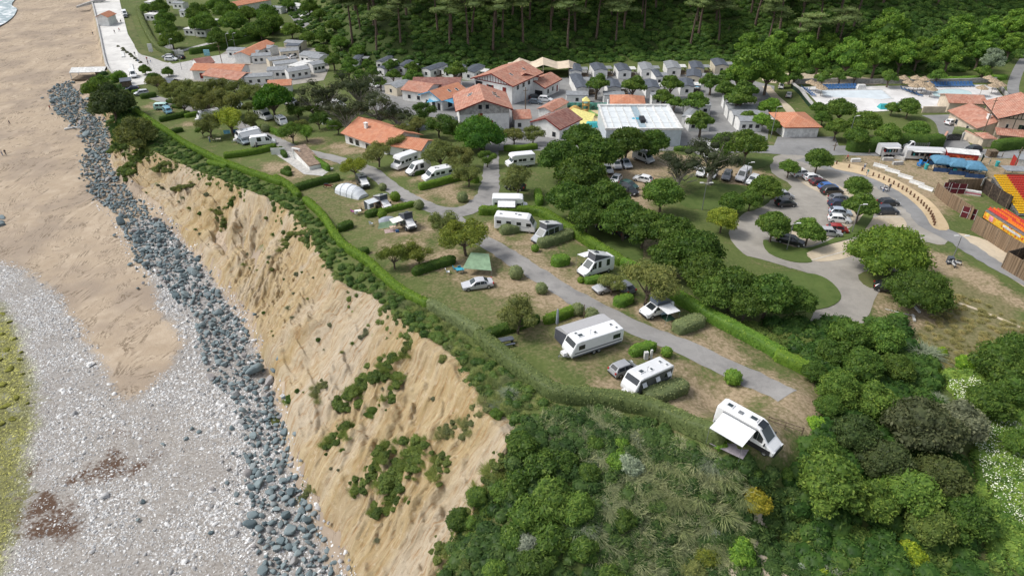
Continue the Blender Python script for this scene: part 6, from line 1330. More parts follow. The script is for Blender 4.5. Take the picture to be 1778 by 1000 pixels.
def build_house(name, fl, fr, depth, h, roof='d', pitch=.4, label='', cat='house', group=None, up=None, wall=None, rmat=None, over=.5, wins=(), chim=(), base=0, floorz=None, fascia=None, sheds=()):
    """fl, fr: front corners in the picture at eave height (up=None) or on the ground (up=0);
    roof 'd' ridge runs back from the front, 'f' ridge along the front, 'hip', 'flat', 'mono'; wins: (face, u0, z0, w, h, kind)"""
    hh = h if up is None else up
    if isinstance(fl, tuple) and len(fl) == 2: a, b_ = g1(fl[0], fl[1], hh), g1(fr[0], fr[1], hh)
    z0 = min(a.z, b_.z)+base if floorz is None else floorz; d = Vector((b_.x-a.x, b_.y-a.y)); W = d.length; yaw = math.atan2(d.y, d.x)
    if isinstance(depth, tuple): p = PZ(depth[0], depth[1], z0+hh); q = Vector((p[0]-b_.x, p[1]-b_.y)); D = abs(-math.sin(yaw)*q.x+math.cos(yaw)*q.y)
    else: D = depth
    e = empty(name, (a.x, a.y, z0), yaw); tag(e, label, cat, group)
    rise = (W/2 if roof in ('d',) else D/2)*pitch; wl = MB()
    if roof == 'd': wl.rings([[(0, y, -.8), (W, y, -.8), (W, y, h), (W/2, y, h+rise), (0, y, h)] for y in (0, D)])
    elif roof == 'f': wl.rings([[(x, 0, -.8), (x, D, -.8), (x, D, h), (x, D/2, h+rise), (x, 0, h)] for x in (0, W)])
    elif roof == 'mono': wl.rings([[(x, 0, -.8), (x, D, -.8), (x, D, h+D*pitch), (x, 0, h)] for x in (0, W)])
    else: wl.box((W/2, D/2, -.8), (W, D, h+.8))
    wl.build('wall', wall or M_WALL, e); r = MB(); o = over; t_ = .14; mt = rmat or M_TILE
    if roof == 'd':
        for sg in (0, 1):
            x0, x1 = (-o, W/2) if sg == 0 else (W+o, W/2); za, zb_ = h-o*pitch+.05, h+rise+.05
            q = [(x0, -o, za), (x1, -o, zb_), (x1, D+o, zb_), (x0, D+o, za)]; r.add([(x, y, z+t_) for x, y, z in q]+q, [(0, 1, 2, 3), (7, 6, 5, 4), (0, 4, 5, 1), (1, 5, 6, 2), (2, 6, 7, 3), (3, 7, 4, 0)])
    elif roof == 'f':
        for sg in (0, 1):
            y0, y1 = (-o, D/2) if sg == 0 else (D+o, D/2); za, zb_ = h-o*pitch+.05, h+rise+.05
            q = [(-o, y0, za), (-o, y1, zb_), (W+o, y1, zb_), (W+o, y0, za)]; r.add([(x, y, z+t_) for x, y, z in q]+q, [(0, 1, 2, 3), (7, 6, 5, 4), (0, 4, 5, 1), (1, 5, 6, 2), (2, 6, 7, 3), (3, 7, 4, 0)])
    elif roof == 'hip':
        k_ = min(W, D)/2; rz = h+k_*pitch; ca = [(-o, -o, h), (W+o, -o, h), (W+o, D+o, h), (-o, D+o, h)]
        top = [(k_, D/2, rz), (W-k_, D/2, rz)] if W >= D else [(W/2, k_, rz), (W/2, D-k_, rz)]
        if W >= D: r.add(ca+top, [(0, 1, 5, 4), (1, 2, 5), (2, 3, 4, 5), (3, 0, 4), (3, 2, 1, 0)])
        else: r.add(ca+top, [(0, 1, 4), (1, 2, 5, 4), (2, 3, 5), (3, 0, 4, 5), (3, 2, 1, 0)])
    elif roof == 'mono':
        q = [(-o, -o, h-o*pitch), (W+o, -o, h-o*pitch), (W+o, D+o, h+(D+o)*pitch), (-o, D+o, h+(D+o)*pitch)]; r.add([(x, y, z+.15) for x, y, z in q]+[(x, y, z+.02) for x, y, z in q], [(0, 1, 2, 3), (7, 6, 5, 4), (0, 4, 5, 1), (1, 5, 6, 2), (2, 6, 7, 3), (3, 7, 4, 0)])
    else: r.box((W/2, D/2, h), (W+2*o, D+2*o, .18))
    me = r.mesh('roof', mt); uvt(me); ro = link('roof', me, e)
    if fascia and roof == 'd':
        f_ = MB()
        for sg in (-1, 1): f_.add([(W/2+sg*(W/2+o), -o-.03, h-o*pitch-.12), (W/2, -o-.03, h+rise-.12), (W/2, -o-.03, h+rise+.2), (W/2+sg*(W/2+o), -o-.03, h-o*pitch+.2)], [(0, 1, 2, 3)])
        for sg in (-1, 1): x = W/2+sg*(W/2+o+.03); f_.box((x, D/2, h-o*pitch-.1), (.06, D+2*o, .26))
        f_.build('fascia', fascia, e)
    for (x, y, hz) in chim:
        c_ = MB(); c_.box((x*W, y*D, h), (.8, .6, hz)).box((x*W, y*D, h+hz), (1.0, .8, .12)); c_.build('chimney', M_WALL, ro)
    for wv in wins:
        fc, u, z, ww, wh = wv[:5]; kd = wv[5] if len(wv) > 5 else 'w'
        def wb(off, du, dz, sw, sh, th=.06):
            m = MB()
            if fc == 'f': m.box((u*W+du, -off, z+dz), (sw, th, sh))
            elif fc == 'r': m.box((W+off, u*D+du, z+dz), (th, sw, sh))
            elif fc == 'l': m.box((-off, u*D+du, z+dz), (th, sw, sh))
            return m
        if kd == 'd': wb(.03, 0, 0, ww, wh).build('door', M_BLACK, e)
        elif kd == 'dw': wb(.03, 0, 0, ww, wh).build('door', M_LTR, e)
        elif kd == 'dr': wb(.03, 0, 0, ww, wh).build('door', M_REDW, e)
        else:
            f_ = wb(.02, 0, -.06, ww+.16, wh+.12).build('window', M_LTR, e); wb(.05, 0, 0, ww, wh, .05).build('pane', M_GLASS, f_)
            if kd in ('s', 'sg', 'sc'):
                mt_ = {'s': M_REDW, 'sg': M_DGREEN, 'sc': M_REDW}[kd]
                if kd == 'sc': wb(.08, 0, 0, ww, wh).build('shutter', mt_, f_)
                else:
                    for sg in (-1, 1): wb(.07, sg*(ww/2+ww*.28), -.03, ww*.5, wh+.06).build('shutter', mt_, f_)
            if kd == 'k':  # sill only
                wb(.1, 0, -.12, ww+.2, .08, .14).build('sill', M_CONC, f_)
    e['W'] = W; e['D'] = D; return e, W, D, h, rise
def skylights(e, W, D, h, rise, pts, side):
    for u, v in pts:
        m = MB(); y = v*D; x = (W/2)*u if side < 0 else W-(W/2)*u; z = h+rise*u+.22; sl_ = math.atan2(rise, W/2)*(-1 if side < 0 else 1)
        M = Matrix.Translation((x, y, z)) @ Matrix.Rotation(sl_, 4, 'Y'); m.box((0, 0, 0), (1.2, .8, .08), M=M); o = m.build('skylight', M_LTR, e); g = MB(); g.box((0, 0, .085), (1.0, .6, .02), M=M); g.build('pane', M_GLASS, o)
h_ = build_house('basque_house', (797,188), (884,187), (927,159), 6.0, 'd', .36, 'large white house with a red tiled roof and stained grey gable behind the round tree', over=.9, fascia=M_REDW, wins=[('f',.3,1.2,1.3,1.6,'sc'),('f',.62,1.2,1.3,1.6,'sc'),('f',.42,5.9,.9,1.1),('f',.56,5.9,.9,1.1),('f',.42,3.4,1.2,1.4,'sc'),('r',.08,3.2,1.1,1.9,'sc'),('r',.3,3.2,1.1,2,'sc'),('r',.5,3.4,.8,1.6),('r',.6,3.4,.8,1.6),('r',.7,3.4,.8,1.6),('r',.8,3.4,.8,1.6),('r',.1,.2,1.1,2,'d')])
skylights(*h_[:5], [(.45,.55),(.45,.68),(.35,.45)], 1); skylights(*h_[:5], [(.5,.55),(.55,.62)], -1)
gb = MB(); gb.rings([[(0.05, -.02, 4.6), (h_[1]-.05, -.02, 4.6), (h_[1]-.05, -.02, 6), (h_[1]/2, -.02, 6+h_[4]-.05), (.05, -.02, 6)], [(0.05, -.05, 4.6), (h_[1]-.05, -.05, 4.6), (h_[1]-.05, -.05, 6), (h_[1]/2, -.05, 6+h_[4]-.05), (.05, -.05, 6)]]); gb.build('gable_panel', M_STONEW, h_[0])
h_ = build_house('half_timbered_house', (824,135), (889,146), (932,125), 6.2, 'd', .34, 'half-timbered house with a red balcony behind the large white house', over=.9, fascia=M_REDW, wins=[('f',.42,3.6,1.2,1.3,'s'),('f',.8,3.7,1.2,1.3,'sc'),('f',.12,3.2,2.4,2.2,'d'),('f',.35,.6,1,1.3,'k'),('r',.2,4,1.1,1.2),('r',.4,4,1.1,1.2),('r',.6,4,1.1,1.2),('r',.8,4,1.1,1.2)])
e, W, D, h, rise = h_; b_ = MB(); b_.box((W*.12, -.55, 3.0), (3.4, 1.0, .15)).box((W*.12, -1.0, 3.1), (3.4, .06, .95)).box((W*.12-1.7, -.55, 3.1), (.06, 1, .95)).box((W*.12+1.7, -.55, 3.1), (.06, 1, .95)); b_.build('balcony', M_REDW, e)
b_ = MB(); b_.box((W/2, -.04, 5.75), (W, .08, .2)).box((W/2, -.04, 3.0), (W*.75, .08, .2)); [b_.box((W*q/14, -.04, 5.9), (.12, .08, max(.15, (rise-.2)*(1-abs(q/7-1))))) for q in range(1, 14)]; b_.build('timber_frame', M_REDW, e)
skylights(e, W, D, h, rise, [(.5,.75),(.5,.3)], 1)
h_ = build_house('house_wing', (885,140), (934,134), (955,118), 6.0, 'd', .36, 'rear red-roofed wing between the half-timbered house and the beige marquee', over=.6, fascia=M_REDW, wins=[('r',.3,3.6,1,1),('r',.6,3.6,1,1)])
skylights(*h_[:5], [(.4,.5)], 1)
build_house('white_house', (912,146), (945,151), (969,137), 3.6, 'd', .42, 'low white house with a red roof and dark garage door by the parked white car', over=.6, fascia=M_REDW, wins=[('f',.72,-.1,2.6,2.4,'d'),('r',.25,1,.9,1.3),('r',.55,1,.9,1.3),('r',.85,.1,.8,1.9,'dr')])
h_ = build_house('white_annexe', (925,211), (972,220), (989,202), 3.4, 'd', .42, 'white annexe with a dark red roof beside the water playground', over=.5, fascia=M_REDW, rmat=M_TILED, wins=[('r',.4,1,1,1),('f',.8,.9,1,1.2)]); skylights(*h_[:5], [(.5,.4),(.4,.7)], -1)
build_house('side_lean_to', (894,206), (921,206), 7, 3.0, 'f', .3, 'low white extension with a red roof between the large house and the annexe', over=.4, wins=[('f',.3,.8,.9,1.1)])
build_house('tiled_wing', (957,190), (985,178), 4, 3.2, 'f', .35, 'narrow red-roofed wing behind the annexe along the playground wall', over=.4)
h_ = build_house('reception_building', (731,164), (767,173), (799,156), 3.3, 'd', .4, 'reception building with an orange tiled gable and blue trim', over=.6, rmat=M_TILEO, fascia=simple("blue_paint", (.08,.3,.5), .6), wins=[('f',.3,1,1.2,1.2,'w'),('f',.6,1,1.2,1.2,'w'),('f',.85,0,1,2.1,'d'),('r',.3,.6,1.6,1.6),('r',.7,.6,1.2,1.6)]); skylights(*h_[:5], [(.5,.5),(.4,.75)], 1)
build_house('reception_wing', (698,156), (738,161), 9, 3.2, 'f', .3, 'white wing with a weathered tile roof left of the orange gable', over=.4, rmat=M_TILE, wins=[('f',.3,.9,1,1.1),('f',.7,.9,1,1.1)])
build_house('old_tiled_building', (716,150), (797,152), 10, 3.4, 'f', .28, 'long building with a dark old tile roof behind the reception', over=.4, rmat=M_TILED)
h_ = build_house('tiled_lodge', (598,230), (670,249), (722,232), 2.8, 'f', .42, 'campsite lodge with an orange tiled roof and one white chimney', over=.7, rmat=M_TILEO, chim=((.32,.28,2.6),), wins=[('f',.15,.6,1.3,1.3),('f',.3,.6,1.3,1.3),('f',.55,.6,1.3,1.3),('f',.75,.1,1,2,'d'),('r',.5,1,1.2,1)])
build_house('lodge_extension', (676,252), (730,258), 6, 2.4, 'f', .35, 'low orange-tiled extension at the right of the lodge', over=.5, rmat=M_TILEO, wins=[('f',.5,.8,1,1)])
build_house('holiday_centre', (333,122), (417,122), (453,114), 3.4, 'f', .32, 'broad orange-roofed building between the road and the far mobile homes', over=.5, rmat=M_TILEO, wins=[('r',.3,.9,1,1.1),('r',.55,.9,1,1.1),('f',.2,.6,2,1.8,'dr'),('f',.5,.9,1.2,1.2),('f',.8,.9,1.2,1.2)])
build_house('holiday_centre_wing', (352,131), (412,137), 8, 2.9, 'f', .3, 'front wing with a weathered tile roof of the broad orange-roofed building', over=.4, rmat=M_TILE, wins=[('f',.2,.8,1,1.2),('f',.45,0,1.2,2,'dr'),('f',.8,.8,1,1.2)])
build_house('maroon_roof_hut', (345,113), (372,109), 8, 3.6, 'f', .3, 'dark maroon roofed block behind the orange roof', over=.3, rmat=M_TILED)
build_house('small_orange_house', (432,96), (475,76), 6, 3, 'f', .35, 'long low orange roof among the far mobile homes', over=.4, rmat=M_TILEO)
build_house('orange_roof_cabin', (466,150), (504,147), 5, 2.8, 'f', .4, 'small orange-roofed cabin in front of the far mobile homes', over=.4, rmat=M_TILEO)
build_house('far_orange_building', (405,12), (470,0), 8, 3.4, 'f', .3, 'long pinkish-orange roof at the top edge behind the plane trees', over=.4, rmat=M_TILEO)
build_house('beach_hut', (167,30), (186,30), 7, 4.0, 'd', .5, 'small white lifeguard hut with an orange roof on the promenade', over=.5, rmat=M_TILEO)
h_ = build_house('garage', (1364,220), (1423,220), (1412,196), 2.9, 'hip', .4, 'double garage with an orange hipped roof beside the road', 'garage', over=.6, rmat=M_TILEO, wall=M_WALL, wins=[('f',.27,0,3.2,2.2,'dw'),('f',.73,0,3.2,2.2,'dw')])
b_ = MB(); b_.box((h_[1]/2, -.08, 2.5), (h_[1], .1, .4)); b_.build('lintel', M_REDW, h_[0])
h_ = build_house('half_timbered_villa', (1739,204), (1850,212), 13, 5.8, 'd', .4, 'cream half-timbered villa with a large terracotta roof at the right edge', over=.9, wall=M_CREAM, fascia=M_BLACK, wins=[('f',.42,2.9,1.3,1.4,'sg'),('f',.52,2.9,1.3,1.4,'sg'),('f',.14,3.0,.5,1.2),('f',.75,2.9,1.3,1.4,'sg'),('l',.4,3.2,1,1.2),('f',.4,.4,1.6,1.6),('f',.7,.2,1.2,2,'d')])
e, W, D, h, rise = h_; b_ = MB(); b_.box((W/2, -.04, 2.5), (W, .08, .16)).box((W/2, -.04, 5.6), (W, .08, .16)); [b_.box((W*q/16, -.04, 5.7), (.14, .08, max(.1, (rise-.1)*(1-abs(q/8-1))))) for q in range(1, 16)]; b_.box((W*.24, -.04, 2.5), (.14, .08, 3.2)); b_.build('timber_frame', M_DGREEN, e)
b_ = MB(); q = [(-.6, -3.2, 2.2), (W+.5, -3.2, 2.2), (W+.5, -.05, 3.1), (-.6, -.05, 3.1)]; b_.add([(x, y, z+.14) for x, y, z in q]+q, [(0, 1, 2, 3), (7, 6, 5, 4), (0, 4, 5, 1), (1, 5, 6, 2), (2, 6, 7, 3), (3, 7, 4, 0)]); me = b_.mesh('porch_roof', M_TILE); uvt(me); link('porch_roof', me, e); b_ = MB(); [b_.box((x, -3.0, -.5), (.3, .3, 2.7)) for x in (0, W*.33, W*.66, W)]; b_.build('porch_post', M_CREAM, e)
h_ = build_house('villa_wing', (1651,193), (1699,220), 10, 3.0, 'f', .36, 'lower wing of the villa with a terracotta roof and white chimney', over=.6, wall=M_CREAM, chim=((.8,.35,2.4),), wins=[('f',.3,.8,1,1.2,'k'),('f',.7,.8,1,1.2,'k')])
build_house('villa_back_wing', (1650,178), (1712,180), 7, 3.0, 'f', .34, 'back wing of the villa beside the paddling pool', over=.5, wall=M_CREAM)
build_house('garden_pavilion', (1709,240), (1727,240), 3.5, 2.3, 'hip', .5, 'little tiled pavilion in the villa garden', 'pavilion', over=.5, wall=M_CREAM)
# mobile homes
MH = 'mobile homes of the campsite'
def mob(fl, fr, depth, ridge, lb, rm=None, wl=None, deck=True, h=2.7):
    h_ = build_house('mobile_home', fl, fr, depth, h, ridge, .22 if ridge != 'flat' else 0, lb, 'mobile home', MH, up=0, wall=wl or M_WALL, rmat=rm or M_DKR, over=.12, wins=[('f',.5,1.0,.9,1.0)]+([('f',.2,1.0,.9,.9),('f',.8,1,1,.9)] if ridge == 'f' else [('r',.25,1,1,1),('r',.6,.2,.8,1.9,'d'),('r',.85,1,1,1)]))
    e, W, D, _, _ = h_
    if deck and ridge == 'd':
        b_ = MB(); b_.box((W+1.4, D*.55, .1), (2.6, D*.5, .3)); [b_.box((W+x, y, .4), (.1, .1, .9)) for x in (.3, 2.6) for y in (D*.3, D*.8)]; b_.box((W+2.65, D*.55, .9), (.06, D*.5, .35)); dk_ = b_.build('deck', M_WOOD, e)
        b_ = MB(); b_.box((W+1.3, D*.6, 2.35), (2.5, D*.42, .08)); [b_.box((W+2.45, y, .3), (.08, .08, 2.05)) for y in (D*.4, D*.8)]; b_.build('canopy', M_LTR if e.name[-1] in '0248' else M_METR, e)
BEI = simple("beige_cladding", (.60, .54, .43), .7, .06, 1)
for i, (a, b_, dp, rd, lb, rm, wl) in enumerate([
    ((989,138.7),(1009,138.7),8.5,'d','first grey-roofed mobile home from the left in the back row below the wood',None,None),((1031,137),(1054,137),8.5,'d','second mobile home in the back row below the wood',None,None),((1073,138),(1095,138),8.5,'d','third mobile home in the back row below the wood',None,None),((1113,136.7),(1135,136.7),9,'d','grey-sided wide mobile home, fourth in the back row',M_METR,None),((1157,134),(1181,134),9,'d','grey-sided wide mobile home, fifth in the back row',M_METR,None),((1199,133.6),(1221,133.6),8.5,'d','beige mobile home, sixth in the back row',None,BEI),((1240,129),(1263,129),8.5,'d','beige mobile home at the right end of the back row',None,BEI),
    ((994,158),(1014,158),8.5,'d','mobile home at the left of the second row, upper one',None,None),((1000,169),(1022,169),8.5,'d','mobile home at the left of the second row, lower one',None,None),((1054,168.5),(1077,168.5),8.5,'d','grey-roofed mobile home between two round trees above the orange roof',None,None),((1121,169),(1144,169),8.5,'d','mobile home right of the orange roof',None,None),((1138,149),(1150,149),8.5,'d','mobile home half behind a round tree in the second row',None,None),((1180,166),(1203,166),8.5,'d','mobile home with a blue parasol beside it',None,None),((1190,148),(1215,148),8.5,'d','dark-roofed mobile home behind the blue parasol',None,BEI),
    ((983,181),(1020,182),4,'flat','flat grey mobile home left above the playground',M_METR,None),((1048,182),(1084,182),4,'flat','flat grey mobile home above the glazed pool hall corner',M_METR,None),((1131,184),(1152,184),4,'flat','flat grey mobile home behind the pool hall',M_METR,None),
    ((1262,207),(1309,207),4.5,'f','upper of three parallel white mobile homes by the lane',M_METR,None),((1271,218),(1318,218),4.5,'f','middle of three parallel white mobile homes by the lane',M_METR,None),((1282,229),(1321,229),4.5,'f','lower of three parallel white mobile homes by the lane',M_METR,None),((1255,189),(1290,189),4,'f','mobile home under the round tree at the lane',M_METR,None),
    ((1188,200),(1232,200),4.5,'f','grey-roofed mobile home right of the pool hall, upper',M_METR,None),((1182,220),(1199,222),8,'d','narrow mobile home against the pool hall side',M_METR,None),((1195,229),(1230,229),4.5,'f','white-roofed mobile home below the round tree right of the pool hall',M_LTR,None),
    ((803,139),(824,141),9,'d','white mobile home left of the half-timbered house',None,None),((733,134),(748,137),9,'d','white mobile home between round trees behind the old tile roof',None,None),((767,135),(787,138),8,'d','white mobile home half behind a plane tree',None,None),((690,130),(704,131),8,'d','small white mobile home peeking between plane trees',None,None),((654,121),(664,122),8,'d','far white mobile home between the plane trees',None,None),((612,118),(624,118),8,'d','farthest white mobile home left of the row of plane trees',None,None),((669,163),(690,168),9,'d','grey mobile home with a beige canopy left of the reception',M_METR,BEI),((655,132),(668,134),8,'d','mobile home glimpsed between two round plane trees',None,None),
    ((495,87),(524,89),4.5,'f','beige mobile home at the back of the far cluster',M_METR,BEI),((443,94),(470,98),4.5,'f','grey-roofed mobile home beside the long orange roof',M_METR,None),((396,101),(425,101),4.5,'f','white mobile home at the left of the far cluster',M_METR,None),((415,106),(450,106),4.5,'f','second white mobile home at the left of the far cluster',M_METR,None),((439,112),(472,110),4.5,'f','third grey-roofed mobile home of the far cluster',M_METR,None),((470,120),(502,115),4.5,'f','mobile home beside the white car of the far cluster',M_METR,BEI),((489,104),(520,101),4.5,'f','mobile home with a white roof edge in the far cluster',M_METR,BEI),((521,109),(548,112),6,'f','large white mobile home at the right of the far cluster',M_METR,None),((537,114),(556,116),6,'f','white dark-windowed mobile home at the right end of the far cluster',M_METR,None),
    ((466,138),(500,136),5,'f','mobile home with an open porch in the far cluster',M_METR,None),((503,140),(540,134),5,'f','mobile home with a pink panel in the far cluster',M_METR,None),((427,150),(475,147),4.5,'f','long mobile home at the front of the far cluster',M_METR,None),((545,128),(566,124),4.5,'f','low grey mobile home at the lower right of the far cluster',M_METR,None),((480,127),(520,122),4.5,'flat','dark flat-roofed mobile home in the middle of the far cluster',M_METR,None),((498,93),(520,93),4,'flat','small blue-grey roofed mobile home behind the cluster',M_DKR,None),((520,130),(548,121),4.5,'flat','white-roofed mobile home in the middle of the far cluster',M_LTR,None)]): mob(a, b_, dp, rd, lb, rm, wl)
for i, (x, y) in enumerate([(262,12),(268,25),(262,34),(310,14),(345,38),(350,62),(330,60),(395,70),(420,30),(322,28),(300,8),(440,5),(365,45),(480,22),(512,16)]):
    lbs = ['leftmost','second','third','upper','dark-shaded','white awninged','low white','hedge-side','central','grey-roofed','top-edge','farthest','tree-shaded','road-side','corner']
    h_ = build_house('mobile_home', (x-9,y+2), (x+9,y+3), 4.2, 2.6, 'f' if i % 2 else 'flat', .2, lbs[i]+' mobile home among the plane trees of the far campsite', 'mobile home', MH, up=0, rmat=[M_LTR, M_METR][i % 2], over=.1, wins=[('f',.3,1,1,.9),('f',.7,1,1,.9)])
# pool hall with a glazed roof
a, b_ = g1(1053,225,4.2), g1(1184,226,4.2); yaw = math.atan2(b_.y-a.y, b_.x-a.x); W = (b_-a).length; c = Vector((*PZ(1180, 184, a.z+4.2), 0)); D = abs(-math.sin(yaw)*(c.x-b_.x)+math.cos(yaw)*(c.y-b_.y))
e = empty('pool_hall', (a.x, a.y, a.z), yaw); tag(e, 'glazed white pool hall with a grid of translucent roof panels', 'pool hall'); m = MB(); m.box((W/2, D/2, -.8), (W, D, 4.8)); m.build('wall', simple("hall_panels", (.5, .56, .6), .5, .06, 1), e)
fr_ = MB(); fr_.box((W/2, .15, 4.0), (W+.6, .5, .5)).box((W/2, D-.15, 4.0), (W+.6, .8, .6)).box((.1, D/2, 4.0), (.5, D-.9, .5)).box((W-.1, D/2, 4.0), (.7, D-.9, .5)); [fr_.box((W*q/9, D/2, 4.0), (.12 if q != 7 else .35, D-1, .34)) for q in range(1, 9)]; fr_.build('roof_frame', M_LTR, e)
for i in range(9):
    if i in (4,): g = MB(); g.box((W*(i+.5)/9, D/2, 4.02), (W/9-.3, D-1.1, .1)); g.build('roof_panel', simple("blue_grey_panel", (.33, .42, .47), .5), e); g = MB(); g.box((W*(i+.75)/9, D*.35, 4.12), (1.2, 3.2, .8)); g.build('roof_vent', M_BLACK, e); g = MB(); g.slab([(W*(i+.2)/9+.9*math.cos(t)*1.4, D*.45+.8*math.sin(t)) for t in [q*.5236 for q in range(12)]], 4.12, 4.16); g.build('emblem', simple("turquoise_paint", (.05, .35, .5), .5), e); continue
    for j in range(4): g = MB(); g.box((W*(i+.5)/9, .6+(D-1.2)*(j+.5)/4, 4.05), (W/9-.2, (D-1.2)/4-.14, .1)); g.build('roof_panel', simple("polycarbonate", (.68, .72, .73), .3, .05, 1, spec=.5), e)
build_house('pool_bar', (1062,183), (1119,184), 9, 3.2, 'hip', .4, 'building with an orange pyramid-like roof behind the pool hall', over=.5, rmat=M_TILEO)
# water playground
W4 = gp([(986,192),(1053,192),(1054,216),(985,214)]); drape('playground_paving', W4, simple("yellow_paving", (.6, .5, .3), .8, .12, .8, obj=False), .07)
def wall_run(name, px, h, th, mat, label, cat='wall', group=None, cap=None, world=None, up0=.3, parts=None):
    P = gp(px) if world is None else world
    if len(P) > 2 or True: d_ = np.concatenate([[0], np.cumsum(np.hypot(*np.diff(P, axis=0).T))]); n_ = max(2, int(d_[-1]/2)+1); s_ = np.unique(np.concatenate([np.linspace(0, d_[-1], n_), d_])); P = np.stack([np.interp(s_, d_, P[:, 0]), np.interp(s_, d_, P[:, 1])], 1)
    tg = unit(np.gradient(P, axis=0)); nn = np.stack([-tg[:, 1], tg[:, 0]], 1)*th/2; z = H(P[:, 0], P[:, 1]); m = MB()
    m.rings([[(*(p+q), zz-up0), (*(p-q), zz-up0), (*(p-q), zz+h), (*(p+q), zz+h)] for p, q, zz in zip(P, nn, z)]); o = m.build(name, mat); tag(o, label, cat, group)
    if cap: c_ = MB(); c_.rings([[(*(p+q*1.5), zz+h), (*(p-q*1.5), zz+h), (*(p-q*1.5), zz+h+.1), (*(p+q*1.5), zz+h+.1)] for p, q, zz in zip(P, nn, z)]); c_.build('coping', cap, o)
    return o
M_TURQ = simple("turquoise_plastic", (.05, .38, .40), .5, .1, 2); M_YEL = simple("yellow_cover", (.75, .68, .25), .6, .08, 2); M_MUR = simple("painted_mural", (.10, .32, .28), .7, .45, .7); M_BLUE = simple("blue_plastic", (.05, .13, .29), .5, .1, 3); M_BLUEC = simple("blue_canvas", (.10, .24, .36), .7, .1, 2)
wall_run('mural_wall', [(979,191),(1053,192)], 2.2, .3, M_MUR, 'green and turquoise painted wall behind the water playground')
p = g1(1016,202); e = empty('water_slide_tower', p, 0); e.scale = (.72,)*3; tag(e, 'yellow wooden slide tower of the water playground', 'slide tower'); m = MB(); [m.box((x, y, 0), (.2, .2, 6.5)) for x in (-1.2, 1.2) for y in (-1.2, 1.2)]; m.box((0, 0, 2.2), (2.6, 2.6, .2)).box((0, 0, 4.4), (2.6, 2.6, .2)); m.build('frame', simple("ochre_wood", (.5, .32, .1), .7, .2, 2), e); m = MB(); m.box((0, 0, 6.3), (3, 3, 1.4), tx=.1, ty=.1); m.build('roof', M_YEL, e); m = MB(); m.tube([(1.2, -1, 2.6), (3, -3, 2.0), (5.5, -3.6, 1.0), (7, -2.5, .3)], .45, 8); m.build('slide', simple("green_plastic", (.2, .4, .12), .5), e)
quick('play_house', MB().box((0, 0, 0), (3, 2.4, 2.2)).box((0, 0, 2.2), (3.6, 3, 1.3), 0, 0, .2, .2), simple("ochre_wood", (.5, .32, .1)), 998, 205, 0, 'small ochre play house left of the slide tower', 'play house')
p = g1(1003,218); m = MB(); m.add([(-6, -1, .6), (3, -2, .5), (5, 3.5, 2.0), (-1, 5, 3.2)], [(0, 1, 2, 3)]).add([(-6, -1, .5), (3, -2, .4), (5, 3.5, 1.9), (-1, 5, 3.1)], [(3, 2, 1, 0)]); m.tube([(-1, 5, 0), (-1, 5, 3.2)], .06).tube([(5, 3.5, 0), (5, 3.5, 2)], .06); o = m.build('shade_sail', M_YEL, None, p); tag(o, 'pale yellow shade sail over the water playground', 'shade sail')
p = g1(1028,220); m = MB(); m.box((0, 0, 0), (5, 3, 1.2), tx=.5, ty=.5); o = m.build('splash_dome', M_TURQ, None, p); tag(o, 'turquoise splash feature at the front of the water playground', 'play feature')
wall_run('playground_wall', [(1052,230),(1054,190)], 3.0, .3, M_WALL, 'white side wall between playground and pool hall')
p = g1(942,131); m = MB(); pk = [(-9, 2), (-3, 3), (3, 2), (9, 3.0)]
m.rings([[(-13, -4, 2.4), (-8, -4, 3.2), (-4, -4, 3.0), (0, -4, 4.6), (5, -4, 3.2), (9, -4, 3.6), (13, -4, 2.4)], [(-12, 3, 2.6), (-8, 2, 5.4), (-4, 2, 3.8), (0, 2, 5.6), (5, 2, 4.0), (9, 2, 4.6), (12, 3, 2.6)], [(-12, 7, 2.4), (-8, 7, 3), (-4, 7, 2.8), (0, 7, 3.2), (5, 7, 2.8), (9, 7, 3), (12, 7, 2.4)]], cap=(False, False), closed=False); [m.tube([(x, y, -.2), (x, y, z)], .08) for x, y, z in ((-8, 2, 5.4), (0, 2, 5.6), (9, 2, 4.6), (-13, -4, 2.4), (13, -4, 2.4), (0, -4, 4.6))]
o = m.build('marquee', simple("beige_canvas", (.62, .52, .40), .8, .08, .6), None, p); tag(o, 'beige peaked marquee behind the low white house', 'marquee')
p = g1(772,190); m = MB(); m.rings([[(-5, -1, 2.2), (0, -2, 3.2), (5.5, -2, 1.4)], [(-4, 3, 3), (0, 3, 2.4), (6, 1.5, 2.8)]], cap=(False, False), closed=False); [m.tube([q, (q[0], q[1], 0)], .05) for q in ((-5, -1, 2.2), (5.5, -2, 1.4), (-4, 3, 3), (6, 1.5, 2.8))]; o = m.build('shade_sail', simple("sky_blue_canvas", (.12, .38, .58), .7, .1, 1), None, p); tag(o, 'blue shade sail in front of the reception', 'shade sail')
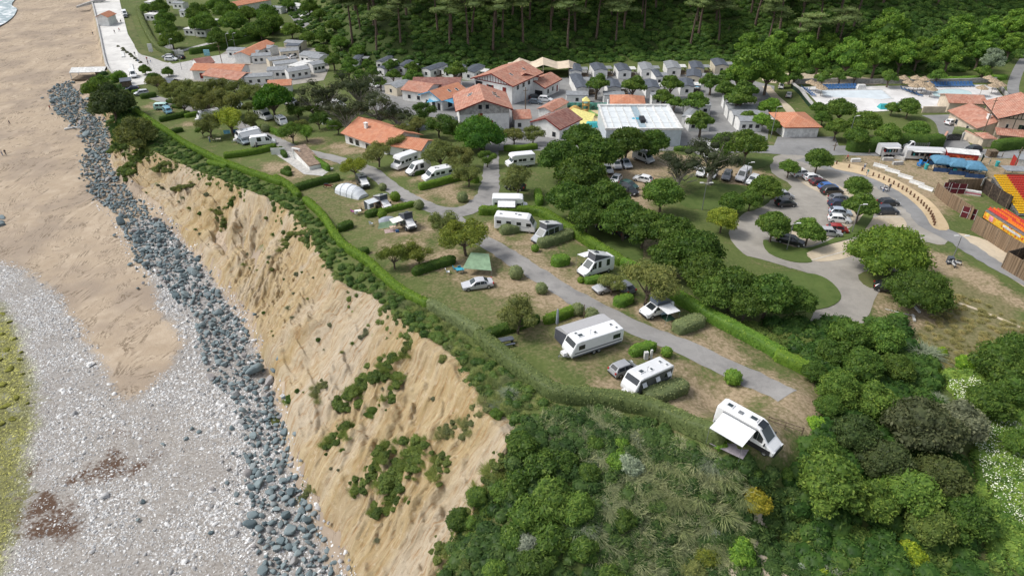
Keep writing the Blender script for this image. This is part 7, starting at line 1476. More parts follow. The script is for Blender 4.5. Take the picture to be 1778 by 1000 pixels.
# walls, gates and the washhouse
wall_run('garden_wall', [(1671,241),(1690,250),(1712,255),(1726,257)], 2.1, .3, M_CREAM, 'curved cream garden wall along the road below the villa', cap=M_TILE); wall_run('garden_wall', [(1628,258),(1636,250),(1640,243)], 2.2, .3, M_CREAM, 'short cream wall left of the dark gate', cap=M_TILE)
a, b_ = g1(1642,245), g1(1667,245); e = empty('driveway_gate', a, math.atan2(b_.y-a.y, b_.x-a.x)); W = (b_-a).length; tag(e, 'dark double driveway gate between cream walls', 'gate'); m = MB(); [m.box((W*(q+.5)/14, 0, .1), (W/14-.06, .06, 1.5+.3*math.sin(math.pi*(q+.5)/14))) for q in range(14)]; m.box((W/2, .05, .3), (W, .05, .1)).box((W/2, .05, 1.2), (W, .05, .1)); m.build('gate_leaf', M_BLACK, e); [MB().box((x, 0, 0), (.45, .45, 2.2)).build('gate_post', M_CONC, e) for x in (-.3, W+.3)]
build_house('washhouse', (509,272), (538,296), 3.2, 2.2, 'flat', 0, 'washhouse hidden by hedges with a brown flat roof and white portal', 'washhouse', up=0, rmat=simple("brown_roof_felt", (.26, .19, .14), .9, .2, 1.5), wall=M_WALL, over=.1)
m = MB(); m.box((0, 0, 0), (.25, .3, 2.6)).box((1.9, 0, 0), (.25, .3, 2.6)).box((.95, 0, 2.45), (2.2, .35, .3)); quick('portal', m, M_WALL, 511, 276, -.4, 'white portal at the end of the washhouse', 'portal')
m = MB(); m.box((0, 0, .1), (3.2, .1, 1.6)); [m.box((x, -.06, .1), (.08, .06, 1.7)) for x in (-1.6, -.5, .6, 1.6)]; quick('white_gate', m, M_WALL, 484, 269, .12, 'white boarded gate at the head of the paved slab', 'gate')
build_house('kiosk', (214,156), (231,154), 4, 2.5, 'flat', 0, 'dark-roofed hut between the bank and the first pitch', 'hut', up=0, rmat=M_DKR, wall=M_WOOD, over=.3)
build_house('garden_shed', (274,153), (298,155), 4, 2.0, 'f', .4, 'low grey slate-roofed shed behind the plaza hedge', 'shed', up=0, rmat=M_DKR, wall=M_WOOD, over=.3)
p = g1(160,134); e = empty('beach_bar', p, .1); tag(e, 'white canopied beach bar at the end of the promenade', 'beach bar'); m = MB(); m.rings([[(x, -3, 2.5), (x, 0, 3.6), (x, 3, 2.6)] for x in (-6, -2, 2, 6)], closed=False, cap=(False, False)).rings([[(x, -3, 2.4), (x, 0, 3.5), (x, 3, 2.5)] for x in (-6, -2, 2, 6)], closed=False, cap=(False, False)); m.build('canopy', M_LTR, e); [MB().box((x, y, -2), (.2, .2, 4.6)).build('post', M_WALL, e) for x in (-5.8, 5.8) for y in (-2.8, 2.8)]; MB().box((0, 0, -.2), (12, 6, .3)).build('deck', M_WOOD, e); MB().box((8, -2, 2.2), (9, .4, .4)).box((8, 2, 2.2), (9, .4, .4)).box((12, 0, 2.2), (.4, 4, .4)).build('pergola', M_WALL, e); m = MB(); m.box((4, 3, 0), (6, 4, 2.4)); m.build('kitchen', M_WOOD, e)
# pool terrace
sheet('pool_terrace', [(1385,152),(1560,150),(1725,148),(1745,172),(1700,186),(1640,186),(1500,196),(1440,200)], M_DECK, .1, sm=0)
M_WATER, n, b = newmat("pool_water"); b.inputs['Roughness'].default_value = .05; n.links.new(mixc(n, step_(n, tex(n, .8), .3, .7), (.52, .68, .72), (.62, .76, .78)), b.inputs['Base Color'])
M_EMPTYP = simple("pale_pool_lining", (.62, .68, .72), .5, .05, .5, obj=False)
def pool(px, mat, name, label, edge=M_DECK):
    Wp = gp(px); z = float(H(*Wp.mean(0)))+.2; m = MB(); m.add([(x, y, z) for x, y in Wp], [tuple(range(len(Wp)))[::-1]]); o = m.build(name, mat); tag(o, label, 'pool'); c_ = Wp.mean(0); r = MB(); Wo = c_+(Wp-c_)*1.06; n_ = len(Wp)
    r.add([(x, y, z+.05) for x, y in Wp]+[(x, y, z+.05) for x, y in Wo]+[(x, y, z-.3) for x, y in Wo], [(i, (i+1) % n_, n_+(i+1) % n_, n_+i) for i in range(n_)]+[(n_+i, n_+(i+1) % n_, 2*n_+(i+1) % n_, 2*n_+i) for i in range(n_)]); r.build('coping', M_LTR, o)
pool([(1425,160),(1530,159),(1548,172),(1440,180)], M_EMPTYP, 'swimming_pool', 'rectangular pale swimming pool on the terrace')
pool([(1653+34*math.cos(t), 164.5+7.5*math.sin(t)) for t in [q*.3142 for q in range(20)]], M_WATER, 'paddling_pool', 'round shallow pool with pale turquoise water')
wall_run('terrace_wall', [(1375,146),(1560,146),(1640,146),(1728,143)], 1.5, .4, M_STONEW, 'grey wall along the back of the pool terrace'); wall_run('terrace_wall', [(1375,152),(1400,178),(1412,192)], 1.3, .8, M_DGREEN, 'dark clad sloping wall at the left end of the pool terrace', cap=M_CONC); wall_run('terrace_wall', [(1728,145),(1748,170)], 1.2, .4, M_STONEW, 'wall at the right end of the pool terrace'); wall_run('terrace_wall', [(1600,196),(1640,196)], 1.8, .3, M_CREAM, 'cream wall below the pool terrace beside the villa drive')
kit = Kit(); m = MB(); m.box((0, 0, .28), (.65, 1.3, .06)); kit.add('seat', m, M_BLUE); m = MB(); m.rings([[(-.32, .6, .3), (.32, .6, .3), (.32, 1.15, .95), (-.32, 1.15, .95)], [(-.32, .65, .27), (.32, .65, .27), (.32, 1.2, .92), (-.32, 1.2, .92)]]); kit.add('backrest', m, M_BLUE); m = MB(); [m.box((x, y, 0), (.05, .05, .3)) for x in (-.28, .28) for y in (-.55, .6)]; kit.add('leg', m, M_LTR)
def row(kit, name, p0, p1, n_, yaw, lb, cat, g, sc_=1.0, color=None):
    for i in range(n_):
        t_ = i/(max(1, n_-1)); p = g1(p0[0]+(p1[0]-p0[0])*t_, p0[1]+(p1[1]-p0[1])*t_); e = kit.stamp(name, (p.x, p.y, p.z+.12), (0, 0, yaw), color, sc_); tag(e, lb, cat, g)
row(kit, 'sun_lounger', (1432,156), (1486,155), 11, 0, 'blue lounger lined up behind the rectangular pool', 'sun lounger', 'blue loungers behind the rectangular pool', 1.3)
row(kit, 'sun_lounger', (1614,152), (1688,151), 14, 0, 'blue lounger lined up behind the paddling pool', 'sun lounger', 'blue loungers behind the paddling pool', 1.3)
row(kit, 'sun_lounger', (1570,158), (1597,168), 5, .8, 'dark blue lounger among the straw parasols', 'sun lounger', 'blue loungers among the straw parasols', 1.2)
row(kit, 'sun_lounger', (1398,156), (1412,168), 6, 1.2, 'lounger at the left end of the terrace', 'sun lounger', 'loungers at the left end of the terrace', 1.2)
kit = Kit(); m = MB(); m.tube([(0, 0, 2.05), (0, 0, 2.2), (0, 0, 2.95)], [1.55, 1.4, .05], 12); kit.add('canopy', m, simple("straw_thatch", (.40, .31, .21), .95, .3, 3, bmp=.4)); m = MB(); m.tube([(0, 0, 0), (0, 0, 2.1)], .05); kit.add('pole', m, M_WOOD)
for i, (x, y) in enumerate([(1405,158),(1415,162),(1424,168),(1565,150),(1573,158),(1586,150),(1592,158),(1600,152),(1598,164),(1608,162),(1613,170),(1583,164),(1712,150),(1700,168),(1722,156),(1732,162),(1720,164)]): p = g1(x, y); e = kit.stamp('straw_parasol', (p.x, p.y, p.z+.1), (0, 0, i), None, 1.15); tag(e, ['straw parasol in the group at the left end of the pool terrace', 'straw parasol in the cluster between the two pools', 'straw parasol at the right end of the pool terrace'][0 if x < 1500 else 1 if x < 1650 else 2], 'parasol', ['parasols at the left end of the terrace', 'parasols between the pools', 'parasols at the right end of the terrace'][0 if x < 1500 else 1 if x < 1650 else 2])
quick('pool_cover', MB().box((0, 0, 0), (6, 2.5, 1.4), tx=.9, ty=.3), M_TURQ, 1543, 189, 0, 'turquoise covered pool strip in the garden below the terrace', 'pool cover'); quick('covered_trolley', MB().box((0, 0, 0), (3, 1.6, 1.6), tx=.7, ty=.7), M_LTR, 1494, 156, 0, 'white wrapped equipment at the end of the blue loungers', 'covered trolley')
quick('blue_parasol', MB().tube([(0, 0, 2.0), (0, 0, 2.6)], [1.6, .05], 8).tube([(0, 0, 0), (0, 0, 2.1)], .04), simple("light_blue_canvas", (.2, .45, .62), .7), 1208, 160, 0, 'light blue parasol beside a mobile home', 'parasol')
# ---------------- campsite things ----------------
M_TENTW = simple("white_tent_cloth", (.62, .65, .68), .8, .06, 1); M_GREENC = simple("green_canvas", (.22, .33, .21), .8, .1, 1.5); M_GREYC = simple("grey_tent_cloth", (.3, .33, .37), .8, .1, 1)
def dome(L, W, Hh, front=.55, n=9):
    m = MB(); rg = []
    for i in range(n):
        t_ = i/(n-1); x = -L/2+L*t_; s_ = max(.06, math.sin(math.pi*min(1, .16+t_*.72))**.6) if i < n-2 else (.72 if i == n-2 else .42)
        rg.append([(x, W/2*math.cos(a)*(.75+.25*s_), Hh*s_*max(0, math.sin(a))**.75) for a in [math.pi*q/10 for q in range(11)]])
    m.rings(rg, closed=True); return m
p0 = g1(611,338); e = empty('tunnel_tent', p0, -.62); tag(e, 'white tunnel tent on the dry lawn beside the black van', 'tent'); dome(6.6, 3.3, 2.1).build('canopy', M_TENTW, e, smooth_=False)
m = MB(); [m.tube([(x, 1.66*math.cos(a)*1.0, 2.1*max(0, math.sin(a))**.75*k_+.02) for a in [math.pi*q/10 for q in range(11)]], .05, 4) for x, k_ in ((-1.6, .97), (.2, 1.0), (1.7, .97))]; m.build('tent_pole', M_GREYC, e)
p0 = g1(674,388); e = empty('dome_tent', p0, .3); tag(e, 'small grey and green dome tent under the cream awning', 'tent'); dome(3.2, 2.4, 1.3).build('canopy', M_GREYC, e); b_ = MB(); b_.rings([[(-2.2, -1.9, .02), (1.2, -2.2, .02)], [(-1.6, -1.1, .9), (1.2, -1.0, 1.0)]], closed=False, cap=(False, False)); b_.build('flysheet', M_GREENC, e)
p0 = g1(833,470); e = empty('canvas_shelter', p0, -.15); tag(e, 'pale green canvas shelter behind the silver saloon car', 'shelter'); m = MB(); q = [(-2.3, -1.8, 1.3), (2.2, -1.7, 1.25), (1.2, 1.6, 2.2), (-1.6, 1.5, 2.3)]; m.add(q+[(x, y, z-.03) for x, y, z in q], [(0, 1, 2, 3), (7, 6, 5, 4)]); m.build('canopy', M_GREENC, e); [MB().tube([(x, y, z), (x, y, 0)], .03, 5).build('pole', M_STEEL, e) for x, y, z in q]
p0 = g1(733,224); e = empty('inflatable_tent', p0, .5); tag(e, 'grey and white tent by the white car beside the tiled lodge', 'tent'); dome(5, 3.2, 2.3).build('canopy', M_GREYC, e); MB().box((1.6, -1.3, .4), (1.2, .1, 1.3)).build('window', M_LTR, e)
p0 = g1(568,214); e = empty('small_tent', p0, .5); tag(e, 'pale small tent behind the lodge trees', 'tent'); dome(3, 2.4, 1.5).build('canopy', M_LTR, e)
m = MB(); m.rings([[(-1.7, 0, .3), (-1.7, 0, .35), (-1.7, 0, .4), (-1.7, 0, .35)], [(-.8, -.35, .25), (-.8, 0, .1), (-.8, .35, .25), (-.8, 0, .45)], [(.8, -.35, .25), (.8, 0, .1), (.8, .35, .25), (.8, 0, .45)], [(1.7, 0, .3), (1.7, 0, .35), (1.7, 0, .4), (1.7, 0, .35)]])
for x, y, lb in ((755,219,'yellow kayak beside the tent at the lodge'), (760,224,'second yellow kayak lying below the first')): quick('kayak', m, simple("yellow_plastic", (.65, .5, .06), .4), x, y, -.1, lb, 'kayak', up=.05)
ch = Kit(); m = MB(); m.box((0, 0, .42), (.5, .5, .05)); ch.add('seat', m, M_CLOTH, None, True); m = MB(); m.rings([[(-.25, -.25, .44), (-.25, .25, .44), (-.4, .25, 1.0), (-.4, -.25, 1.0)], [(-.2, -.25, .44), (-.2, .25, .44), (-.35, .25, 1.0), (-.35, -.25, 1.0)]]); ch.add('backrest', m, M_CLOTH, None, True)
for x in (-.22, .22):
    for y in (-.24, .24): m = MB(); m.tube([(x, y, .42), (x*1.2, y, 0)], .015, 4); ch.add('leg', m, M_STEEL)
tb = Kit(); m = MB(); m.box((0, 0, .68), (1.2, .8, .04)); tb.add('table_top', m, M_PLAST, None, True)
for x in (-.5, .5):
    for y in (-.32, .32): m = MB(); m.tube([(x, y, .68), (x, y, 0)], .02, 4); tb.add('leg', m, M_STEEL)
def st(kit, nm, px, py, yaw, c, lb, cat, g=None, s_=1.0): p = g1(px, py); e = kit.stamp(nm, (p.x, p.y, p.z+.02), (0, 0, yaw), c, s_); tag(e, lb, cat, g); return e
for px, py, yw, c, lb in [(613,371,1,(.5,.15,.4),'purple camping chair at the left end of the grey awning pitch'),(619,374,2,WH,'white camping chair beside the purple one'),(631,369,0,(.2,.12,.08),'brown camping chair left of the grey side awning'),(645,392,1.2,(.55,.6,.66),'white round folding chair beside the hedge stub'),(791,471,.5,(.05,.3,.45),'blue camping chair left of the green shelter'),(797,469,1.8,(.05,.3,.45),'second blue camping chair beside the green shelter'),(1160,541,0,(.03,.1,.3),'dark blue camping chair under the small grey awning'),(428,222,0,WH,'white chair under the washing line tamarisk'),(371,246,.4,(.6,.55,.4),'cream chair on the far lawn'),(778,476,.2,WH,'white lounger-like chair leaning at the dark hedge')]: st(ch, 'camping_chair', px, py, yw, c, lb, 'chair')
for px, py, yw, c, lb in [(683,400,.4,(.6,.45,.35),'low camping table with blue boxes before the dark van'),(622,372,.3,WH,'small white table between the camping chairs'),(1152,550,.3,(.3,.42,.5),'pale blue table beside the white pop-top van'),(380,246,.2,(.65,.6,.45),'cream table on the far lawn by the caravans'),(799,474,.2,(.05,.35,.5),'small blue table by the green shelter')]: st(tb, 'camping_table', px, py, yw, c, lb, 'table')
pt_ = Kit(); m = MB(); m.box((0, 0, .72), (1.8, .75, .06)); pt_.add('table_top', m, M_DKR)
for y in (-.75, .75): m = MB(); m.box((0, y, .42), (1.8, .28, .05)); pt_.add('bench', m, M_DKR)
for x in (-.65, .65): m = MB(); m.box((x, 0, 0), (.08, 1.5, .4)).box((x, 0, .4), (.08, .6, .32)); pt_.add('frame', m, M_BLACK)
st(pt_, 'picnic_table', 880, 597, .3, None, 'dark picnic table inside the curve of the cliff hedge', 'picnic table')
quick('cool_box', MB().box((0, 0, 0), (.6, .4, .4), tx=.95, ty=.95), M_BLUE, 690, 403, .3, 'blue cool box on the ground before the dark van', 'cool box'); quick('ground_mat', MB().box((0, 0, 0), (2.4, 2, .03)), simple("pinkish_mat", (.4, .3, .28), .9), 680, 402, .3, 'pinkish mat before the dark pop-top van', 'mat'); quick('ground_mat', MB().box((0, 0, 0), (2.8, 2.2, .03)), simple("dark_green_mat", (.04, .1, .06), .9), 1150, 551, .4, 'dark green mat under the small grey awning', 'mat')
quick('ground_mat', MB().box((0, 0, 0), (3.6, 2.3, .04)), simple("mauve_mat", (.3, .27, .3), .9), 1268, 772, -.65, 'grey mat under the white awning of the nearest campervan', 'mat')
quick('closed_parasol', MB().tube([(0, 0, 0), (0, 0, .9)], .04, 6).tube([(0, 0, .9), (0, 0, 1.1), (0, 0, 3.2), (0, 0, 3.5)], [.05, .2, .14, .02], 8), M_GREYC, 967, 573, 0, 'closed grey parasol standing behind the grey awning tent', 'parasol'); quick('sign_post', MB().tube([(0, 0, 0), (0, 0, 2.6)], .05, 6).box((.25, 0, 1.0), (.5, .06, .3), rz=.5), M_WOOD, 1013, 556, 0, 'wooden post between two clipped round bushes', 'post')
quick('power_box', MB().box((0, 0, 0), (.5, .4, 1.1)).box((.7, 0, 0), (.25, .25, 1.3)), M_LTR, 1121, 623, .2, 'pale service pillar above the dark caravan', 'service pillar')
m = MB(); [m.box((x, 0, 0), (.1, .1, 1.1)) for x in (-1.8, 0, 1.8)]; m.box((0, 0, .95), (3.8, .06, .1)).box((0, 0, .5), (3.8, .06, .08)); quick('wooden_rail', m, M_WOOD, 1362, 745, -.5, 'dark wooden rail at the end of the last pitch', 'fence')
p0 = g1(414,236); e = empty('washing_line', p0, .25); tag(e, 'washing line with blue towels left of the white caravans', 'washing line'); m = MB(); m.tube([(-4, 0, 0), (-4, 0, 1.8)], .03, 5).tube([(4, 0, 0), (4, 0, 1.8)], .03, 5).tube([(-4, 0, 1.75), (4, 0, 1.75)], .012, 4); m.build('line', M_STEEL, e); [MB().box((x, 0, .75), (1.6, .03, 1.0)).build('towel', mm, e) for x, mm in ((-2.6, simple("sky_towel", (.2, .45, .6), .9)), (-.6, M_BLUE), (1.6, M_BLUE))]
fb = MB(); fb.tube([(-.8, 0, .02), (-.8, 0, .62)], .02, 4).tube([(.8, 0, .02), (.8, 0, .62)], .02, 4)
# bicycles and scooters
def ring(m, c, r, th=.03, n_=12): m.tube([(c[0]+r*math.cos(6.283*q/n_), c[1], c[2]+r*math.sin(6.283*q/n_)) for q in range(n_+1)], th, 4)
mk = Kit()
for x in (-.65, .65): m = MB(); ring(m, (x, 0, .3), .26, .06); mk.add('wheel', m, M_TYRE)
m = MB(); m.rings([[(-.8, -.12, .5), (-.8, .12, .5), (-.8, .1, .75), (-.8, -.1, .75)], [(0, -.14, .3), (0, .14, .3), (0, .12, .65), (0, -.12, .65)], [(.4, -.1, .3), (.4, .1, .3), (.4, .05, .5), (.4, -.05, .5)], [(.55, -.15, .35), (.55, .15, .35), (.5, .12, .95), (.5, -.12, .95)]]); mk.add('body', m, M_PAINT, None, True); m = MB(); m.box((-.4, 0, .75), (.75, .26, .1)); mk.add('seat', m, M_BLACK); m = MB(); m.tube([(.5, -.33, 1.02), (.5, .33, 1.02)], .02, 4); mk.add('handlebar', m, M_BLACK)
st(mk, 'scooter', 1534, 331, 2, (.6,.6,.62), 'pale scooter ridden along the access road', 'scooter'); st(mk, 'motorcycle', 571, 326, .2, (.25,.03,.03), 'small dark red motorcycle under the long dark hedge', 'motorcycle', s_=1.1); st(mk, 'motorcycle', 893, 332, .3, BK, 'black motorcycle under the tamarisk beside the side track', 'motorcycle')
for i, (x, y) in enumerate([(1650,458),(1654,462),(1658,459)]): st(mk, 'scooter', x, y, .4+i, (.6,.62,.63), ['leftmost','middle','rightmost'][i]+' of three pale scooters by the bin at the path junction', 'scooter')
# lamp posts and poles
def lamp(px, py, h, lb, arm=.9, double=False): 
    p = g1(px, py); e = empty('street_lamp', p, 0); tag(e, lb, 'street lamp', 'street lamps'); m = MB(); m.tube([(0, 0, 0), (0, 0, h)], [.09, .06], 6); pl_ = m.build('pole', M_STEEL, e)
    m = MB(); m.tube([(0, 0, h), (arm, 0, h+.15)], .04, 4).box((arm, 0, h+.1), (.7, .3, .12)); m.build('lamp_head', M_LTR, e)
    if double: m = MB(); m.tube([(0, 0, h), (-arm, 0, h+.15)], .04, 4).box((-arm, 0, h+.1), (.7, .3, .12)); m.build('lamp_head', M_LTR, e)
for px, py, h, lb in [(1471,250,7,'tall lamp post on the verge by the main road'),(1219,365,5.5,'lamp post on the lawn behind the tree belt'),(1366,434,5,'lamp post beside the black estate car'),(1479,404,5.5,'lamp post on the curved lawn island'),(1653,452,4.5,'lamp post with a bin at the path junction'),(1292,322,5,'lamp post before the white off-road car'),(1338,240,8,'tall pole left of the garage'),(418,186,5,'lamp on the far camp road by the tamarisk'),(297,173,4,'lamp by the litter bin on the far road'),(316,122,7,'tall pole at the seafront corner'),(299,92,5,'lamp at the far campsite entrance'),(398,92,7,'left of two tall poles along the far hedge'),(409,86,6,'right of two tall poles along the far hedge')]: lamp(px, py, h, lb, double=py in (365, 452))
for px, py, h, lb in [(1702,244,11,'tall dark utility pole in front of the villa wing'),(912,216,10,'dark utility pole before the white annexe'),(391,134,11,'dark utility pole before the orange-roofed building'),(1264,60,3,'bare white stake on the hillside'),(1757,300,6,'floodlight pole above the upper stand'),(1448,262,2.2,'road sign post at the car park entrance')]: m = MB(); m.tube([(0, 0, 0), (0, 0, h)], [.14, .1], 6).box((0, 0, h-.9), (1.4, .12, .12)); quick('utility_pole', m, M_WOOD, px, py, .3, lb, 'pole')
# ---------------- car park edge and fairground ----------------
BLD = [(490,180),(575,205),(665,228),(700,245),(740,262),(778,275),(812,288),(848,305),(880,320),(912,338),(940,355),(968,370),(995,390),(1020,410),(1045,430),(1068,450),(1085,468),(1103,487),(1120,505),(1133,525),(1143,545),(1150,562),(1155,580),(1160,600)]
m = MB(); m.tube([(0, 0, -.1), (0, 0, .85), (0, 0, .95)], [.17, .16, .08], 8); bm_ = m.mesh('bollard', simple("brown_timber", (.16, .09, .055), .9, .2, 4))
for x, y in BLD: p = g1(1328+x/3.951, 240+y/3.951); o = link('bollard', bm_, None, p, (0, 0, 0)); tag(o, 'brown timber bollard along the ochre boardwalk', 'bollard', 'timber bollards along the boardwalk')
m = MB(); m.rings([[(x, -.3, 0), (x, .3, 0), (x, .28, .2), (x, .12, .45), (x, .1, .8), (x, -.1, .8), (x, -.12, .45), (x, -.28, .2)] for x in (-1.5, 1.5)]); jm = m.mesh('road_barrier', M_LTR)
for i, (x, y) in enumerate([(1528,291),(1549,299.5),(1571.5,309.6),(1591,320.5),(1607,329)]): p = g1(x, y); o = link('road_barrier', jm, None, p, (0, 0, -.75-.06*i)); tag(o, ['topmost','second','middle','fourth','lowest'][i]+' of five white plastic barriers beside the boardwalk', 'barrier', 'white barriers beside the boardwalk')
for i, (x, y, a) in enumerate([(1541,279,.0),(1558,286,.1),(1562,277,-.9),(1485,281,.1)]): quick('stone_block', MB().box((0, 0, 0), (2.4 if i < 3 else 2.2, .7, .75), tx=.97, ty=.92), M_CONC if i < 3 else M_LTR, x, y, a, ['pale stone block below the first food trailer','pale stone block nearest the fairground entrance','pale stone block leaning beside the food trailer','white block on the verge by the pink figure'][i], 'block')
def trailer(px, py, yaw, L, c, lb, op, hatch=True):
    p = g1(px, py); e = empty('food_trailer', p, yaw); tag(e, lb, 'food trailer'); m = MB(); m.rings([[(x, -1.1, .5), (x, 1.1, .5), (x, 1.1, 2.5), (x, .8, 2.85), (x, -.8, 2.85), (x, -1.1, 2.5)] for x in (-L/2, L/2)]); m.build('body', M_PAINT, e, color=c)
    MB().box((0, -1.11, 1.2), (L*.75, .04, 1.05)).build('serving_hatch', M_BLACK, e); m = MB(); q = [(-L*.38, -1.15, 2.45), (L*.38, -1.15, 2.45), (L*.38, -2.6, 2.65), (-L*.38, -2.6, 2.65)]; m.add(q+[(x, y, z+.05) for x, y, z in q], [(3, 2, 1, 0), (4, 5, 6, 7), (0, 1, 5, 4), (2, 3, 7, 6)]); m.build('hatch_flap', M_LTR, e)
    for i in range(5): MB().box((-L*.3+i*L*.14, -1.14, 1.25), (.3, .05, .6)).build('goods', [M_RED, M_BLUE, M_TURQ, M_LTR, M_CREAM][(i+op) % 5], e)
    for x in (-.6, .3): m = MB(); m.tube([(x, -1.15, .35), (x, 1.15, .35)], .35, 12); m.build('wheel', M_TYRE, e)
trailer(1539,270,.02,4.6,(.55,.56,.58),'small white food trailer at the left end of the fairground',0); trailer(1600,277,-.12,8.4,(.62,.62,.62),'long white food trailer with an open flap behind the blue chairs',2)
p = g1(1664,283); e = empty('red_food_stall', p, -.28); tag(e, 'red food stall with a sloping white roof behind the blue gazebos', 'food stall'); MB().box((0, 0, .3), (6.4, 2.4, 2.3)).build('body', simple("red_board", (.38, .035, .03), .5), e); m = MB(); m.rings([[(-3.3, -1.3, 2.6), (-3.3, 1.3, 2.9), (-3.3, 1.3, 3.0), (-3.3, -1.3, 2.7)], [(3.6, -1.3, 2.6), (3.6, 1.3, 2.9), (3.6, 1.3, 3.0), (3.6, -1.3, 2.7)]]); m.build('roof', M_LTR, e); m = MB(); m.box((-.2, -1.24, 1.0), (5.2, .04, 1.2)); m.build('sign_board', simple("red_orange_sign", (.55, .1, .04), .5, .4, 1.5), e); m = MB(); m.box((1.0, -1.28, 1.5), (2.4, .03, .12)).box((.6, -1.28, 1.25), (1.6, .03, .1)); m.build('lettering_band', M_LTR, e)
for x in (-2, 2): m = MB(); m.tube([(x, -1.2, .35), (x, 1.2, .35)], .35, 10); m.build('wheel', M_TYRE, e)
def gazebo(px, py, yaw, lb):
    p = g1(px, py); e = empty('gazebo', p, yaw); tag(e, lb, 'gazebo', 'blue gazebos of the fairground'); m = MB(); n_ = 6; m.rings([[(2.0*k_*cx, 2.0*k_*cy, 2.15+z) for cx, cy in ((-1, -1), (0, -1.0), (1, -1), (1, 0), (1, 1), (0, 1), (-1, 1), (-1, 0))] for k_, z in ((1.02, -.25), (1.02, 0), (.8, .5), (.45, .85), (.05, 1.0))], cap=(False, True)); m.build('canopy', M_BLUEC, e)
    for x in (-1.95, 1.95):
        for y in (-1.95, 1.95): MB().box((x, y, 0), (.08, .08, 2.1)).build('leg', M_BLACK, e)
    MB().box((0, -1.98, .1), (3.8, .05, .95)).build('side_wall', simple("navy_canvas", (.04, .09, .22), .8, .15, 1.5), e); MB().box((0, 1.98, .1), (3.8, .05, .95)).build('side_wall', M_BLUE, e)
    for x in (-.9, .8): MB().box((x, .2, 0), (.9, .9, .75)).build('table', M_CREAM, e)
for i, (x, y) in enumerate([(1631,294),(1658,299),(1686,304)]): gazebo(x, y, -.22, ['left','middle','right'][i]+' blue gazebo of the three in the fairground')
for i, (x, y, lb) in enumerate([(1607,294,'turquoise bin below the blue chairs'),(1656,302,'turquoise bin before the middle gazebo'),(1730,289,'turquoise bin alone on the dry grass'),(1760,285,'turquoise bin near the red kiosk')]): m = MB(); m.tube([(0, 0, 0), (0, 0, 1.1)], [.35, .42], 10).tube([(0, 0, 1.1), (0, 0, 1.2)], .45, 10); quick('litter_bin', m, M_TURQ, x, y, 0, lb, 'litter bin')
quick('litter_bin', MB().tube([(0, 0, 0), (0, 0, .9)], [.3, .3], 8), M_BLACK, 348, 183, 0, 'black litter bin beside the far camp road', 'litter bin'); quick('litter_bin', MB().box((0, 0, 0), (.8, .8, 1.2)), M_DKR, 1648, 457, 0, 'dark bin at the foot of the lamp at the path junction', 'litter bin')
for i, (x, y) in enumerate([(1594,292),(1599,290),(1604,287),(1595,288)]): st(ch, 'blue_chair', x, y, i*1.3, (.03,.2,.5), 'blue chair in the cluster left of the gazebos', 'chair', 'blue chairs left of the gazebos', 1.3)
for i, (x, y) in enumerate([(1703,292),(1704,296),(1702,299),(1698,303)]): st(ch, 'white_chair', x, y, i, (.5,.65,.7), 'pale folding chair stacked at the right of the gazebos', 'chair', 'pale chairs right of the gazebos', 1.3)
m = MB(); [m.box((x, 0, 0), (.35, 1.6, 1.5)) for x in (-.75, -.25, .25, .75)]; m.box((0, 0, 1.5), (2.1, 1.7, .08)); quick('wooden_crate', m, M_WOOD, 1720, 272, .0, 'slatted wooden crate on the verge by the main road', 'crate')
e = empty('red_kiosk', g1(1775,292), -.3); tag(e, 'white and red kiosk at the right edge of the fairground', 'kiosk'); MB().box((0, 0, 0), (4, 3.6, 2.5)).build('wall', M_LTR, e); MB().box((-2.03, 0, 0), (.06, 3.5, 2.4)).build('side_panel', simple("red_board", (.38, .035, .03), .5), e); MB().box((0, 0, 2.5), (4.3, 3.9, .12)).build('roof', M_METR, e)
for x, y, lb in [(1699,290,'dark feather flag at the right of the gazebos'),(1762,284,'dark feather flag beside the red kiosk'),(1527,284,'slim white feather flag at the stone blocks'),(1481,262,'white figure-like flag on the verge')]: quick('feather_flag', MB().tube([(0, 0, 0), (0, 0, 3)], .03, 5).rings([[(0, -.02, .7), (.1, -.02, .7), (.1, .02, .7), (0, .02, .7)], [(0, -.02, 2.4), (.6, -.02, 2.4), (.6, .02, 2.4), (0, .02, 2.4)], [(0, -.02, 3.1), (.1, -.02, 3.1), (.1, .02, 3.1), (0, .02, 3.1)]]), M_LTR if x < 1600 else M_DGREEN, x, y, .2, lb, 'flag')
for i in range(14): quick('fence_post', MB().box((0, 0, 0), (.12, .12, 1.2)), M_WOOD, 1508+i*21, 268+i*.55, 0, 'thin post between the main road and the fairground', 'post', 'posts along the main road')
